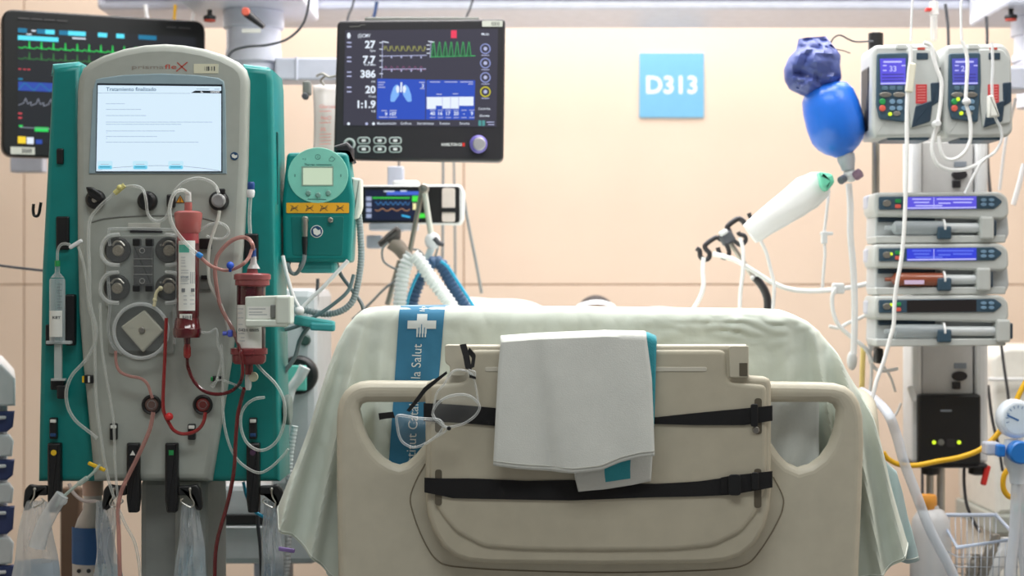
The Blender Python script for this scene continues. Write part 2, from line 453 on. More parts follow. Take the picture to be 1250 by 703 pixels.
def pendant_left():
    Y = 4.36
    t = thing('pendant_carriage', 'white pendant carriage under the beam with black red-tipped lever', 'ceiling pendant', P(310, 13, Y))
    a, b = P(231, 13, Y), P(379, 13, Y)
    build(MB().bx(a.x, b.x, Y - 0.17, Y + 0.18, a.z, P(0, -60, Y).z, 0, 0.008), 'housing', M_lav, t)
    k = Y / FPX; c = P(308, 13, Y)
    prof = [(37, 0), (37, -20), (33, -22), (33, -46), (34, -48), (34, -62), (29, -64), (29, -72), (26, -74), (26, -92)]
    build(MB().lathe([(r * k, h * k) for r, h in prof], c + Vector((0, 0.02, -.001)), (0, 0, 1), 0, 36), 'swivel_column', M_lav, t)
    e = MB(); L0, L1 = P(301, 15.5, Y - 0.2), P(322, 33, Y - 0.2)
    d = (L1 - L0); e.tube([L0 + d * (i / 6) for i in range(7)], lambda u: 0.0125 - 0.006 * u, 0, 12, 1)
    o = build(e, 'brake_lever', M_dark, t)
    build(MB().lathe([(0.010, 0.0), (0.011, 0.006), (0.009, 0.010)], L0 + Vector((0, -0.011, 0)), (0, -1, 0), 0, 18), 'lever_tip', mat('red_orange_cap', S(225, 105, 85), 0.4), o)
    knob_under(256, 21, Y - 0.12, t)
    build(MB().pbox(295, 35, 318, 40, Y - 0.163, 0.004, 0, 0.0005), 'asset_label', M_paper, t)
    # horizontal arm to the display
    arm = MB().bx(P(339, 0, Y).x, P(416, 0, Y).x, Y - 0.06, Y + 0.05, P(0, 101, Y).z, P(0, 74, Y).z, 0, 0.006)
    arm.bx(P(364, 0, Y).x, P(367, 0, Y).x, Y - 0.064, Y + 0.054, P(0, 101.5, Y).z, P(0, 73, Y).z, 0, 0.003)
    build(arm, 'support_arm', M_lav_dk, t)
pendant_left()
def pendant_right():
    Y = 4.36
    t = thing('pendant_carriage', 'grey pendant carriage under the beam at the picture edge with black knob', 'ceiling pendant', P(1300, 20, Y))
    a, b = P(1206, 20, Y), P(1370, 20, Y)
    build(MB().bx(a.x, b.x, Y - 0.17, Y + 0.18, a.z, P(0, -60, Y).z, 0, 0.008), 'housing', M_lav_dk, t)
    k = Y / FPX; c = P(1275, 20, Y)
    prof = [(37, 0), (37, -22), (33, -24), (33, -44), (36, -46), (36, -54), (30, -56), (30, -110)]
    build(MB().lathe([(r * k, h * k) for r, h in prof], c + Vector((0, 0.02, -.001)), (0, 0, 1), 0, 36), 'swivel_column', M_lav, t)
    knob_under(1234, 20, Y - 0.12, t)
    build(MB().bx(P(1242, 0, Y).x, P(1360, 0, Y).x, Y - 0.07, Y + 0.05, P(0, 101, Y).z, P(0, 75, Y).z, 0, 0.006), 'support_arm', M_lav_dk, t)
pendant_right()
solo(MB().tube(PP([(378, -20), (376, 10), (368, 32), (350, 48), (325, 55), (300, 57), (282, 64), (276, 82)], 4.02), 0.0032, 0, 8), 'power_cord', M_cable_dk,
     'thin grey cable looping in front of the left pendant column', 'cable', 'cables in the room')
for i, (pts, Y, r, m, lab) in enumerate([
        ([(214, 6), (213, 18), (212, 34)], 4.54, .0045, M_yellowcable, 'short yellow hose hanging from the beam above the corner monitor'),
        ([(177, 6), (179, 18), (183, 40)], 4.54, .0055, M_whitetube, 'short white hose hanging from the beam above the corner monitor'),
        ([(240, 6), (236, 18), (232, 40)], 4.54, .005, M_whitetube, 'short white hose hanging beside the black knob of left pendant'),
        ([(434, -8), (430, 8), (424, 26), (425, 60)], 4.50, .003, M_cable_dk, 'dark cable dropping behind the top left corner of ventilator display'),
        ([(460, 2), (458, 14), (455, 30), (457, 60)], 4.50, .005, mat('navy_hose', S(50, 70, 110), 0.5), 'navy hose dropping behind the ventilator display'),
        ([(579, -6), (574, 10), (569, 26), (572, 60)], 4.50, .003, M_cable_dk, 'dark cable dropping behind the top right of ventilator display'),
        ([(540, 150), (541, 220), (540, 330)], 4.70, .004, M_cable, 'grey cable behind the ventilator display running down past the slim monitor'),
        ([(553, 150), (555, 250), (556, 365)], 4.90, .0035, M_cable, 'grey cable on the wall right of the slim monitor'),
        ([(566, 240), (572, 275), (580, 315), (588, 358)], 4.40, .004, M_cable, 'bluish grey cable falling from the right end of slim monitor'),
        ([(486, 150), (487, 205), (486, 216)], 4.90, .003, M_cable_dk, 'short dark cable between the two ventilator side monitors')]):
    solo(MB().tube(PP(pts, Y), r, 0, 8), 'power_cord', m, lab, 'cable', 'cables in the room')

# ---------------------------------------------------------------- corner patient monitor
M_scr_dk = glow('monitor_screen_dark', S(38, 40, 48), 0.55)
G_cyan = glow('screen_cyan', S(90, 225, 250), 1.0); G_blue = glow('screen_teal_blue', S(20, 120, 160), 0.9)
G_green = glow('screen_green', S(40, 210, 90), 1.0); G_greendim = glow('screen_green_dim', S(50, 120, 60), 0.9)
G_white = glow('screen_white', S(220, 228, 240), 1.0); G_yel = glow('screen_yellow', S(240, 205, 50), 1.0)
G_red = glow('screen_red', S(200, 70, 80), 0.9); G_navy = glow('screen_navy', S(45, 75, 170), 0.9)
G_grey = glow('screen_grey', S(140, 145, 160), 0.8); G_royal = glow('screen_royal', S(48, 82, 190), 1.0)
def corner_monitor():
    Y = 4.30; k = Y / FPX; yaw = math.radians(22)
    c = P(128, 107.5, Y)
    t = thing('patient_monitor', 'large black patient monitor with green heart traces behind the teal machine', 'monitor', c, yaw)
    W, H = 0.526, 0.380
    pl = lambda u, v, y=-0.0265: Vector(((u - .5) * W, y, (.5 - v) * H))   # u across, v down
    mb = MB(); q = rounded([(-W / 2, H / 2), (W / 2, H / 2), (W / 2, -H / 2), (-W / 2, -H / 2)], 0.032, 6)
    mb.slab(q, -0.022, 0.03, 0.006)
    build(mb, 'casing', M_black, t, local=True)
    s = MB()
    def quad(u0, v0, u1, v1, mi, y): s.add([pl(u0, v0, y), pl(u1, v0, y), pl(u1, v1, y), pl(u0, v1, y)], [[3, 2, 1, 0]], mi)
    quad(.075, .12, .95, .9, 0, -0.0225)
    y = -0.0232
    for u0, u1, mi in [(.075, .118, 2), (.165, .205, 2), (.205, .25, 1), (.272, .315, 2), (.315, .4, 1), (.46, .505, 1), (.55, .59, 1), (.66, .75, 2)]:
        quad(u0, .125, u1, .155, mi, y)
    quad(.075, .175, .268, .205, 1, y)
    quad(.335, .168, .40, .178, 5, y); quad(.115, .16, .14, .168, 5, y); quad(.14, .133, .16, .143, 5, y)
    def line(pts, w, mi):
        for (a, b), (c2, d) in zip(pts, pts[1:]):
            p, q_ = pl(a, b, y), pl(c2, d, y); dd = (q_ - p).normalized(); n = Vector((-dd.z, 0, dd.x)) * w
            s.add([p + n, q_ + n, q_ - n, p - n], [[0, 1, 2, 3]], mi)
    for base, mi in ((.255, 3), (.33, 4)):
        pts = []; u = .077
        while u < .92:
            pts += [(u, base), (u + .02, base + .006), (u + .03, base - .006), (u + .042, base + .002), (u + .05, base + .002), (u + .0525, base - .045), (u + .055, base + .008)]; u += .0575
        line(pts, .0011, mi)
    for u in (.077, .1, .12): quad(u, .40, u + .014, .408, 6, y)
    quad(.077, .465, .098, .478, 2, y)
    pts = [];  u = .077
    quad(.077, .49, .95, .55, 7, y + .0002)
    while u < .9: pts += [(u, .545), (u + .03, .495), (u + .06, .53), (u + .075, .548)]; u += .075
    line(pts, .001, 2)
    pts = []; u = .077
    while u < .9: pts += [(u, .65), (u + .025, .635), (u + .035, .60), (u + .045, .64), (u + .06, .625)]; u += .06
    line(pts, .001, 8)
    for v in (.70, .73): quad(.077, v, .095, v + .012, 6, y)
    quad(.08, .785, .098, .797, 3, y); quad(.155, .795, .22, .825, 3, y); line([(.085, .80), (.6, .815)], .0011, 8)
    quad(.075, .862, .113, .91, 9, y - .0004); quad(.117, .866, .15, .912, 5, y - .0004); quad(.16, .88, .19, .91, 7, y - .0004)
    build(s, 'screen', [M_scr_dk, G_cyan, G_blue, G_green, G_greendim, G_white, G_red, G_navy, G_grey, G_yel], t, local=True)
    l = MB(); l.add([pl(.04, .935), pl(.155, .935), pl(.155, .985), pl(.04, .985)], [[3, 2, 1, 0]], 0)
    for i in range(6):
        u = .095 + i * .008; l.add([pl(u, .945, -.0272), pl(u + .004, .945, -.0272), pl(u + .004, .975, -.0272), pl(u, .975, -.0272)], [[3, 2, 1, 0]], 1)
    build(l, 'barcode_label', [M_offwhite, M_ink], t, local=True)
    for u0, u1 in [(.075, .13), (.14, .19), (.2, .25), (.26, .31), (.80, .85), (.86, .92)]:
        p = MB().add([pl(u0, .055), pl(u1, .055), pl(u1, .063), pl(u0, .063)], [[3, 2, 1, 0]], 0)
        build(p, 'bezel_print', mat('faint_print', S(88, 86, 88), 0.6), t, local=True)
    m = MB().box((0, .055, .02), (.12, .05, .12), 0, .006).box((0, .13, .02), (.05, .12, .05), 0, .006)
    build(m, 'mount_bracket', M_lav_dk, t, local=True)
corner_monitor()
solo(MB().pbox(12, 190, 52, 210, 4.6, .05, 0, .004), 'wall_rail_block', M_lav_dk, 'small grey rail block below the corner of the large patient monitor', 'rail block')
solo(MB().tube(PP([(-30, 318), (0, 324), (50, 330), (75, 332)], 3.9), .003, 0, 8), 'power_cord', M_cable_dk, 'dark cable crossing the wall left of the teal machine', 'cable', 'cables in the room')

# ---------------------------------------------------------------- drawer cart at the left edge
def cart():
    Y = 3.55
    t = thing('supply_cart', 'white supply cart with blue bins cut by the picture edge', 'cart', (P(19, 0, Y).x, Y, 0))
    x0 = P(-150, 0, Y).x; X = lambda px: P(px, 0, Y).x; Z = lambda py: P(0, py, Y).z
    build(MB().bx(x0, X(10), Y + .02, Y + .42, .08, Z(470), 0, .01), 'body', M_white, t)
    top = MB(); q = [(x0, Z(440)), (X(3), Z(443)), (X(19), Z(462)), (X(19), Z(495)), (x0, Z(495))]
    top.slab(q, Y - .01, Y + .44, .006); build(top, 'lid', M_white, t)
    for i, (a, b) in enumerate([(502, 527), (561, 586), (618, 652), (690, 730)]):
        q = [(x0 + .01, Z(a)), (X(18), Z(a)), (X(16), Z(b - 6)), (X(9), Z(b)), (x0 + .01, Z(b))]
        d = build(MB().slab(q, Y, Y + .02, .005), 'drawer', mat('navy_bin_plastic', S(62, 72, 118), 0.4), t)
        build(MB().bx(x0 + .05, X(8), Y - .012, Y, Z(a + 9), Z(a + 5), 0, .003), 'pull', M_white, d)
    for a, b in ((530, 557), (589, 614), (655, 688)):
        q = [(x0 + .01, Z(a)), (X(12), Z(a)), (X(17), Z(a + 8)), (X(15), Z(b)), (x0 + .01, Z(b))]
        build(MB().slab(q, Y - .002, Y + .02, .006), 'tray', M_white, t)
    for xx in (x0 + .05, X(0)):
        build(MB().lathe([(.034, -.014), (.04, -.006), (.04, .006), (.034, .014)], (xx, Y + .1, .04), (1, 0, 0), 0, 20), 'caster', M_black, t)
    t.rotation_euler = (0, 0, math.radians(17.5))
cart()
# ================================================================ the teal and grey blood-treatment machine
MY = 3.20                        # depth of its grey front face
k32 = MY / FPX
mach = thing('dialysis_machine', 'tall teal and grey dialysis machine with a lit touch screen', 'dialysis machine', (P(196, 0, MY).x, MY + 0.22, 0))
def m_side(pts, name='side_housing'):
    w = [P(p[0], p[1], MY + .025) for p in pts]
    return build(MB().slab([(p.x, p.z) for p in w], MY + .025, MY + .19, .012), name, M_teal, mach)
m_side([(63, 82), (99, 78), (99, 400), (110, 520), (122, 588), (45.5, 588), (50, 330)])
m_side([(296, 80), (331, 84), (333, 100), (341, 588), (247, 588), (264, 520), (280, 400), (290, 330)])
# bevelled top caps; light from above is painted in as a paler teal
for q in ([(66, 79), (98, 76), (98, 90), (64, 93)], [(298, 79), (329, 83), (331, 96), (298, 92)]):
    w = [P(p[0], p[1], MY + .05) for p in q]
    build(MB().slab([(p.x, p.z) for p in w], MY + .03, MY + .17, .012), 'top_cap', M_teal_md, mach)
# body behind
build(MB().bx(P(72, 0, MY + .1).x, P(316, 0, MY + .1).x, MY + .10, MY + .42, P(0, 580, MY).z, P(0, 84, MY).z, 0, .02), 'rear_housing', M_teal, mach)
arch = [(92, 150), (92.5, 112), (94, 96), (99, 83), (108, 75), (125, 66.5), (150, 58.5), (175, 54), (200, 52.5), (222, 54), (248, 58.5), (272, 66), (290, 75), (299, 84), (303, 97), (303, 112), (301, 200), (296, 300), (289, 380), (281, 440), (270, 510), (257, 588), (113, 588), (106, 510), (99, 440), (94.5, 380), (92.5, 300), (92, 200)]
front = build(MB().plate(arch, MY, .10, .016), 'front_housing', M_grey, mach)
# screen recess with arched top
rec = [(108, 212), (113, 110), (117, 97), (124, 95), (150, 91.5), (195, 89.5), (240, 91.5), (267, 95), (273, 99), (275, 110), (276.5, 212)]
bez = build(MB().plate(rec, MY - .003, .006, .002, 0), 'screen_bezel', mat('blue_grey_bezel', S(150, 172, 182), 0.35), mach)
def msc():
    s = MB(); Y = MY - .0042
    s.ppoly([(118.5, 101.5), (271.5, 103), (271.5, 210.5), (116.5, 210.5)], Y + .0006, 1)
    s.ppoly([(119.5, 104), (270, 105.5), (270, 209), (117.5, 209)], Y, 0)
    Y2 = Y - .0006
    s.ptext('Tratamiento finalizado', 129.5, 111, 4.4, Y2, 2, .012, wpx=61)
    s.line([(119.5, 113.5), (232, 114)], .35, Y2, 4)
    s.ppoly([(238.5, 110.6), (270, 110.9), (270, 114), (233, 113.4)], Y2, 1)
    s.ptext('CVVHDF', 257, 113.3, 2.0, Y2 - .0003, 5, .02, wpx=11); s.ptext('Fe', 245, 113.2, 2.0, Y2 - .0003, 5, .02)
    s.line([(240, 108.7), (255, 108.8)], .6, Y2, 4); s.line([(262, 108.8), (268, 108.9)], .6, Y2, 4)
    random.seed(3)
    for y, x1 in [(126.5, 152), (133.5, 172), (141, 178), (149, 259), (151.7, 221), (159.8, 214), (166.5, 192), (173.5, 242)]:
        x = 129.5
        while x < x1:
            e = min(x1, x + random.uniform(3, 9)); s.line([(x, y), (e, y + .1)], .75, Y2, 3); x = e + .9
    s.line([(129.8, 162), (131, 162)], .6, Y2, 3); s.line([(129.8, 169), (131, 169)], .6, Y2, 3)
    s.line([(119, 208), (140, 204.5), (170, 202.5), (195, 202), (225, 203), (250, 205.5), (268, 208.5)], .45, Y2, 4)
    for x0 in (119, 162, 205.5):
        s.ppoly(rrect(x0, 196.5, x0 + 18.5, 207, 2.2), Y2 - .0003, 6); s.ppoly(rrect(x0 + .8, 202, x0 + 17.7, 206.4, 2), Y2 - .0006, 7)
        s.line([(x0 + 4, 200.6), (x0 + 14, 200.6)], .8, Y2 - .0008, 3); s.line([(x0 + 3, 203.8), (x0 + 15, 203.8)], .9, Y2 - .0008, 8)
    return s
build(msc(), 'screen', [glow('lit_touch_screen', S(214, 235, 250), .95), glow('touch_screen_border', S(40, 52, 62), .35), glow('touch_screen_title', S(90, 130, 160), .7),
      glow('touch_screen_text', S(172, 195, 214), .9), glow('touch_screen_rule', S(130, 152, 170), .8), glow('touch_screen_white', S(240, 245, 250), 1),
      glow('touch_button_pale', S(190, 225, 240), 1), glow('touch_button_blue', S(110, 200, 230), 1), glow('touch_button_text', S(60, 140, 170), .8)], bez)
w = MB().ptext('prisma', 161, 84, 4.7, MY - .0008, 0, .0, wpx=39); w.ptext('fle', 201, 84, 5.4, MY - .0008, 1, .0, wpx=14.5)
for a, b in (((216.5, 76.5), (227.5, 86.5)), ((228.5, 76), (215.5, 86.8))): w.line([a, b], 1.3, MY - .0008, 1)
build(w, 'lettering', [mat('warm_grey_print', S(150, 140, 132), 0.6), M_inkred], mach)
l = MB().plate(rrect(236.5, 78, 266.5, 89.5, .5), MY - .0012, .0012, 0); 
for i, x in enumerate((250, 252.4, 254.4, 256, 258.6, 261.6)): l.line([(x, 81.5), (x, 86)], .5 + .5 * (i % 3), MY - .0016, 1)
build(l, 'barcode_label', [mat('cream_label', S(216, 214, 190), 0.6), M_ink], mach)
st = MB().disc(286, 190.5, 5, MY - .0015, .0015, 0, .2); st.ppoly([(282.5, 189), (285, 187.6), (287, 189.5), (289.6, 189), (289.5, 192), (286.5, 193.5), (283.4, 192)], MY - .0021, 1)
build(st, 'manual_sticker', [mat('deep_blue_sticker', S(24, 70, 110), 0.5), M_paper], mach)
# black slots and clips on the teal sides
sl = lambda x0, y0, x1, y1, Y=MY + .018: build(MB().pbox(x0, y0, x1, y1, Y, .012, 0, .003), 'side_slot', M_black, mach)
sl(68.5, 181, 77, 200); sl(68, 264, 84, 305); sl(298, 285, 315, 318)
build(MB().plate(rrect(335.5, 161, 339.5, 250, 1.8), MY + .06, .004, .0015), 'grip_recess', mat('deep_teal_recess', S(8, 84, 82), 0.5), mach)
# hook on the far left edge
solo_h = MB().tube(PP([(50, 247), (47, 262), (42, 263), (40.5, 257), (41, 249)], MY + .12), .0032, 0, 8); build(solo_h, 'side_hook', M_black, mach)
# upper row of black knobs
def knob(x, y, kind):
    mb = MB().disc(x, y, 12, MY - .016, .018, 0, .35)
    o = build(mb, 'pressure_pod_port', M_black, mach)
    if kind == 'lever':
        build(MB().plate(rounded([(104, 228), (112, 228), (124, 236), (127, 243), (121, 247), (108, 240)], 2, 3), MY - .021, .01, .003), 'port_lever', M_black, o)
        build(MB().disc(115, 244, 3.4, MY - .020, .01, 0), 'port_pin', M_silver, o)
    elif kind == 'bar':
        build(MB().pbox(x - 1.8, y - 11, x + 1.8, y + 11, MY - .022, .01, 0, .003), 'port_grip', M_dark, o)
    else:
        build(MB().disc(x, y - .5, 8.6, MY - .024, .010, 0, .4), 'pod_dome', clear('grey_clear_dome', (.55, .55, .55), .55, .1), o)
        build(MB().pbox(x - 1, y - 15, x + 8, y - 9, MY - .020, .014, 0, .002), 'port_lever', M_black, o)
knob(115, 243, 'lever'); knob(178.5, 245, 'bar'); knob(266, 245, 'dome')
build(MB().pbox(203, 237, 213, 253, MY - .012, .014, 0, .003), 'bubble_sensor', M_black, mach)
wt = MB().ppoly([(220, 237.5), (226, 248), (214, 248)], MY - .0008, 1); wt.ppoly([(220, 239), (224.6, 247.2), (215.4, 247.2)], MY - .0012, 0); wt.line([(220, 241.3), (220, 244.6)], 1.0, MY - .0016, 1); wt.line([(220, 245.6), (220, 246.4)], 1.0, MY - .0016, 1)
build(wt, 'warning_sticker', [mat('warning_orange', S(236, 160, 40), 0.5), M_ink], mach)
# cartridge bay: a slightly raised lower fascia line, label bar, cassette
build(MB().tube(PP([(112, 271), (130, 266.5), (160, 264), (200, 263), (240, 265), (262, 270)], MY - .0005), .0016, 0, 6), 'fascia_seam', M_grey_dk, mach)
build(MB().plate(rrect(156, 272, 195, 279, .6), MY - .006, .008, .001), 'label_bar', mat('pale_grey_label', S(196, 196, 188), 0.5), mach)
build(MB().plate(rrect(158.5, 281, 198, 284, .6), MY - .003, .004, .001), 'loader_slot', M_dark, mach)
fasc = rounded([(128, 287), (216, 287), (216, 372), (212, 376), (212, 432), (132, 432), (132, 376), (128, 372)], 3, 3)
build(MB().plate(fasc, MY - .006, .008, .003), 'pump_fascia', mat('pump_fascia_grey', S(158, 160, 154), 0.45), mach)
build(MB().pbox(243, 291, 258, 304, MY - .008, .010, 0, .002), 'sensor_block', M_black, mach)
build(MB().plate(rrect(243, 337, 258, 354, 2), MY - .006, .008, .002), 'sensor_block', M_grey_dk, mach)
build(MB().pbox(245, 336, 256, 341, MY - .010, .006, 0, .001), 'sensor_clip', M_black, mach)
def pump(x, y):
    o = build(MB().disc(x, y, 16, MY - .014, .009, 0, .3), 'pump_rotor', mat('rotor_black', S(44, 43, 42), 0.45), mach)
    build(MB().disc(x + .8, y + .8, 7.0, MY - .020, .008, 0, .3), 'rotor_hub', mat('scratched_metal', S(176, 166, 150), 0.42, 0.6, var=.25, scale=300), o)
    build(MB().tube(PP([(x - 6, y - 5), (x - 2, y - 10), (x + 4, y - 10), (x + 9, y - 5)], MY - .019), .0022, 0, 6), 'rotor_rim', M_silver, o)
    build(MB().disc(x - 9, y - 6, 1.4, MY - .017, .005, 0), 'rotor_screw', M_silver, o)
for x, y in ((143, 305), (205, 305), (142, 351), (205, 351)): pump(x, y)
o = build(MB().plate(rrect(162.5, 300, 186, 348, 1.5), MY - .020, .016, .003), 'centre_clamp', mat('smoked_clamp', S(92, 92, 92), 0.25, coat=.5), mach)
for y0, y1, x0 in ((291, 300, 161.5), (291, 300, 177), (348, 356, 161.5), (348, 356, 177)): build(MB().pbox(x0, y0, x0 + 9, y1, MY - .022, .02, 0, .002), 'clamp_clip', M_black, o)
g = MB().ring(173.5, 306, 3, .6, MY - .021, 0, 16); g.ring(173.5, 343, 3, .6, MY - .021, 0, 16)
for y in (316, 325, 335): g.tube(PP([(163, y), (186, y)], MY - .0205), .0009, 0, 5, 1)
build(g, 'clamp_ridges', mat('ridge_grey', S(150, 150, 148), 0.3), o)
# large lower pump with a tilted diamond rotor
o = build(MB().disc(172, 404, 31, MY - .010, .006, 0, .3), 'blood_pump', mat('pump_well', S(96, 98, 94), 0.4), mach)
build(MB().plate(rounded([(176, 378), (199, 404), (174, 430), (147, 399)], 2, 3), MY - .020, .011, .003), 'rotor_plate', mat('rotor_ivory', S(205, 200, 184), 0.45), o)
build(MB().disc(173, 403, 4, MY - .024, .005, 0), 'rotor_pin', M_silver, o)
# pressure pods in the lower area
for x, y, m in ((185, 494, mat('pod_brown', S(112, 88, 82), 0.25)), (247.5, 494, mat('pod_red', S(140, 66, 62), 0.2))):
    o = build(MB().ring(x, y, 10.4, 1.9, MY - .006, 0), 'pressure_pod', M_black, mach)
    build(MB().disc(x, y, 9, MY - .006, .008, 0, .3), 'pod_dome', m, o)
    build(MB().ring(x, y, 5, .5, MY - .0065, 0, 20), 'pod_rim', C_shell, o)
# small tube clips
def clip(x0, y0, x1, y1, Y=MY - .010, col=None, horiz=False):
    o = build(MB().pbox(x0, y0, x1, y1, Y, .014, 0, .002), 'tube_clip', M_black, mach)
    if horiz:
        build(MB().pbox((x0 + x1) / 2 - 1, y0 + 1, (x0 + x1) / 2 + 1.4, y1 - 1, Y - .004, .005, 0, .001), 'clip_insert', M_paper, o)
        if col: build(MB().pbox(x0 - 2, y0 + 1, x0 + .6, y1 - 1, Y - .001, .01, 0, .001), 'clip_marker', col, o)
    else:
        build(MB().pbox(x0 + 1, y0 + 2, x1 - 1, y0 + 6, Y - .004, .005, 0, .001), 'clip_insert', M_paper, o)
        if col: build(MB().pbox(x0 + 1, y1 - 7, x1 - 1, y1 - 3, Y - .003, .004, 0, .001), 'clip_marker', col, o)
clip(102, 458, 114, 468, col=M_yellow, horiz=True); clip(259, 459, 271, 466, col=M_green, horiz=True)
clip(133.5, 517, 142.5, 537); clip(229, 517.5, 238, 537)
mb_ = mat('marker_navy', S(30, 70, 120), 0.5)
clip(60, 510, 69, 536, MY + .012, mb_); clip(304, 510, 313, 536, MY + .012, mb_)
# scale hooks hanging from the underside, each with a coloured symbol
def scale_hook(x, side, sym):
    o = build(MB().plate(rounded([(x - 8, 541), (x + 8, 541), (x + 8, 610), (x + 6, 626), (x - 6, 626), (x - 8, 610)], 2, 3), MY - .012 if abs(x - 190) < 60 else MY + .008, .022, .004), 'scale_hook', M_black, mach)
    Y = (MY - .013 if abs(x - 190) < 60 else MY + .007)
    y = 552.5; s = MB(); m = {'circle': M_yellow, 'triangle': M_paper, 'square': M_green, 'dot': mat('dark_purple', S(78, 50, 78), 0.5)}[sym]
    if sym in ('circle', 'dot'): s.ppoly(circ(x, y, 3.6, 20), Y - .0004)
    elif sym == 'triangle': s.ppoly([(x, y - 3), (x + 3.4, y + 3.2), (x - 3.4, y + 3.2)], Y - .0004)
    else: s.ppoly([(x - 3, y - 3), (x + 3, y - 3), (x + 3, y + 3), (x - 3, y + 3)], Y - .0004)
    build(s, 'hook_symbol', m, o)
    c = MB().plate(rounded([(x + side * 8, 593), (x + side * 22, 593), (x + side * 30, 591), (x + side * 36, 598), (x + side * 38, 618), (x + side * 36, 624), (x + side * 29, 622), (x + side * 26, 605), (x + side * 8, 605)], 3, 3), Y + .002, .016, .004)
    build(c, 'pivot_arm', M_black, o)
    px = x + side * 23
    hk = MB().ball(P(px, 597, Y - .006), .0035, 0, seg=10)
    hk.tube(PP([(px, 597), (px + side * 1, 606), (px + side * 5, 614), (px + side * 2, 619), (px - side * 4, 617), (px - side * 11, 612), (px - side * 8, 608)], Y - .008), .0016, 0, 6)
    build(hk, 'wire_hook', M_steel, o)
scale_hook(65.5, -1, 'circle'); scale_hook(162, -1, 'triangle'); scale_hook(209, 1, 'square'); scale_hook(308.5, 1, 'dot')
# column, base, casters
build(MB().bx(P(175, 0, MY + .1).x, P(256, 0, MY + .1).x, MY + .07, MY + .3, .22, P(0, 590, MY).z, 0, .012), 'column', mat('column_grey', S(150, 152, 148), 0.5), mach)
build(MB().bx(P(205, 0, MY).x, P(237, 0, MY).x, MY + .063, MY + .075, .24, P(0, 592, MY).z, 0, .006), 'column_cover', mat('column_cover_grey', S(166, 168, 162), 0.5), mach)
build(MB().bx(P(60, 0, MY).x, P(318, 0, MY).x, MY + .0, MY + .50, .13, .22, 0, .03), 'base', M_teal, mach)
for px, dy in ((75, .06), (300, .06), (75, .44), (300, .44)):
    build(MB().lathe([(.055, -.018), (.065, -.008), (.065, .008), (.055, .018)], (P(px, 0, MY).x, MY + dy, .065), (1, 0, 0), 0, 22), 'caster', M_black, mach)

# ---------------------------------------------------------------- the disposable cassette clipped on the front
cas = thing('tubing_cassette', 'clear plastic pump cassette clipped over the four rotors of the grey machine', 'tubing cassette', P(172, 438, MY - .03))
Y = MY - .026
for x, y in ((143, 305), (142, 351), (205, 305), (205, 351)):
    d = -1 if x < 170 else 1
    c = MB().tube(PP([(x - d * 3, y - 19), (x + d * 10, y - 17), (x + d * 18, y - 8), (x + d * 19.5, y), (x + d * 18, y + 9), (x + d * 10, y + 17), (x - d * 3, y + 19)], Y), .0036, 0, 8)
    build(c, 'pump_segment', clear('raceway_tube', (.85, .86, .84), .3, .08, edge=.6), cas)
c = MB().tube(PP([(134, 300), (133, 283), (140, 279), (200, 280), (214, 281), (216, 290), (216, 360), (213, 374), (213, 420)], Y + .004), .0028, 0, 8)
c.tube(PP([(131, 330), (134, 372), (132, 402), (138, 422), (150, 432)], Y + .004), .0030, 0, 8)
build(c, 'channel', C_shell, cas)
c = MB().ring(172, 404, 33, 2.2, Y, 0, 40)
build(c, 'pump_ring', clear('clear_ring', (.8, .82, .82), .35, .06, edge=.7), cas)
build(MB().plate(rounded([(130, 284), (214, 284), (214, 372), (208, 380), (208, 428), (136, 428), (136, 380), (130, 372)], 4, 3), Y + .005, .001, 0), 'cover_sheet', clear('cover_sheet', (.8, .82, .82), .05, .05, edge=.25), cas)
c = MB().tube(PP([(196, 351), (191, 357), (189, 368), (188, 374)], Y - .005), .0032, 0, 8); c.ball(P(196, 352, Y - .005), .005, 0, seg=10); c.ball(P(189, 366, Y - .005), .0046, 0, seg=10)
build(c, 'injection_port', mat('cream_port', S(222, 214, 176), 0.5), cas)

# ---------------------------------------------------------------- two filters
def cyl(prof, x, y0, Y, mi=0, mb=None, seg=28):
    """prof [(radius px, y px)] turned about the vertical through pixel x"""
    k = Y / FPX; c0 = P(x, y0, Y); mb = mb or MB()
    return mb.lathe([(r * k, -(y - y0) * k) for r, y in prof], c0, (0, 0, 1), mi, seg, True, (0, -1, 0))
def wrap_label(x, r, y0, y1, a0, a1, Y, mi=0, mb=None):
    k = Y / FPX; mb = mb or MB(); rows = []
    for y in (y0, y1):
        rows.append([P(x, y, Y) + Vector((r * k * math.sin(a), -r * k * math.cos(a), 0)) for a in [a0 + (a1 - a0) * i / 14 for i in range(15)]])
    return mb.grid(rows, mi)
FY = MY - .062
fil = thing('blood_filter', 'tall dark red hollow fibre filter with white label beside the cassette', 'blood filter', P(230, 415, FY))
build(cyl([(13.2, 296), (13.5, 300), (13.5, 385), (12.5, 390)], 229.5, 296, FY, 1, cyl([(11, 268), (13, 275), (13.4, 297)], 229.5, 268, FY)), 'fibre_bundle', [mat('pale_blood_fibre', S(158, 62, 68), 0.25, var=.12, scale=40, coat=.6), mat('dark_blood_fibre', S(84, 18, 26), 0.25, var=.15, scale=40, coat=.6)], fil)
build(cyl([(4.6, 247), (4.6, 257), (14.5, 258), (17, 260), (17, 264), (16, 272), (14.6, 283), (13.2, 285)], 229.8, 247, FY), 'top_header', clear('pink_header', S(196, 112, 108), .62, .08, (.95, .8, .78), edge=.3), fil)
build(cyl([(3.4, 234), (3.6, 246)], 230, 234, FY), 'inlet_port', clear('port_clear', (.85, .82, .8), .45), fil)
build(cyl([(14, 388), (14.5, 390), (16, 400), (17, 401), (17, 408), (15.5, 412), (4, 413), (4, 420)], 228.5, 389, FY), 'bottom_header', mat('dark_header', S(92, 24, 30), 0.15, coat=.8), fil)
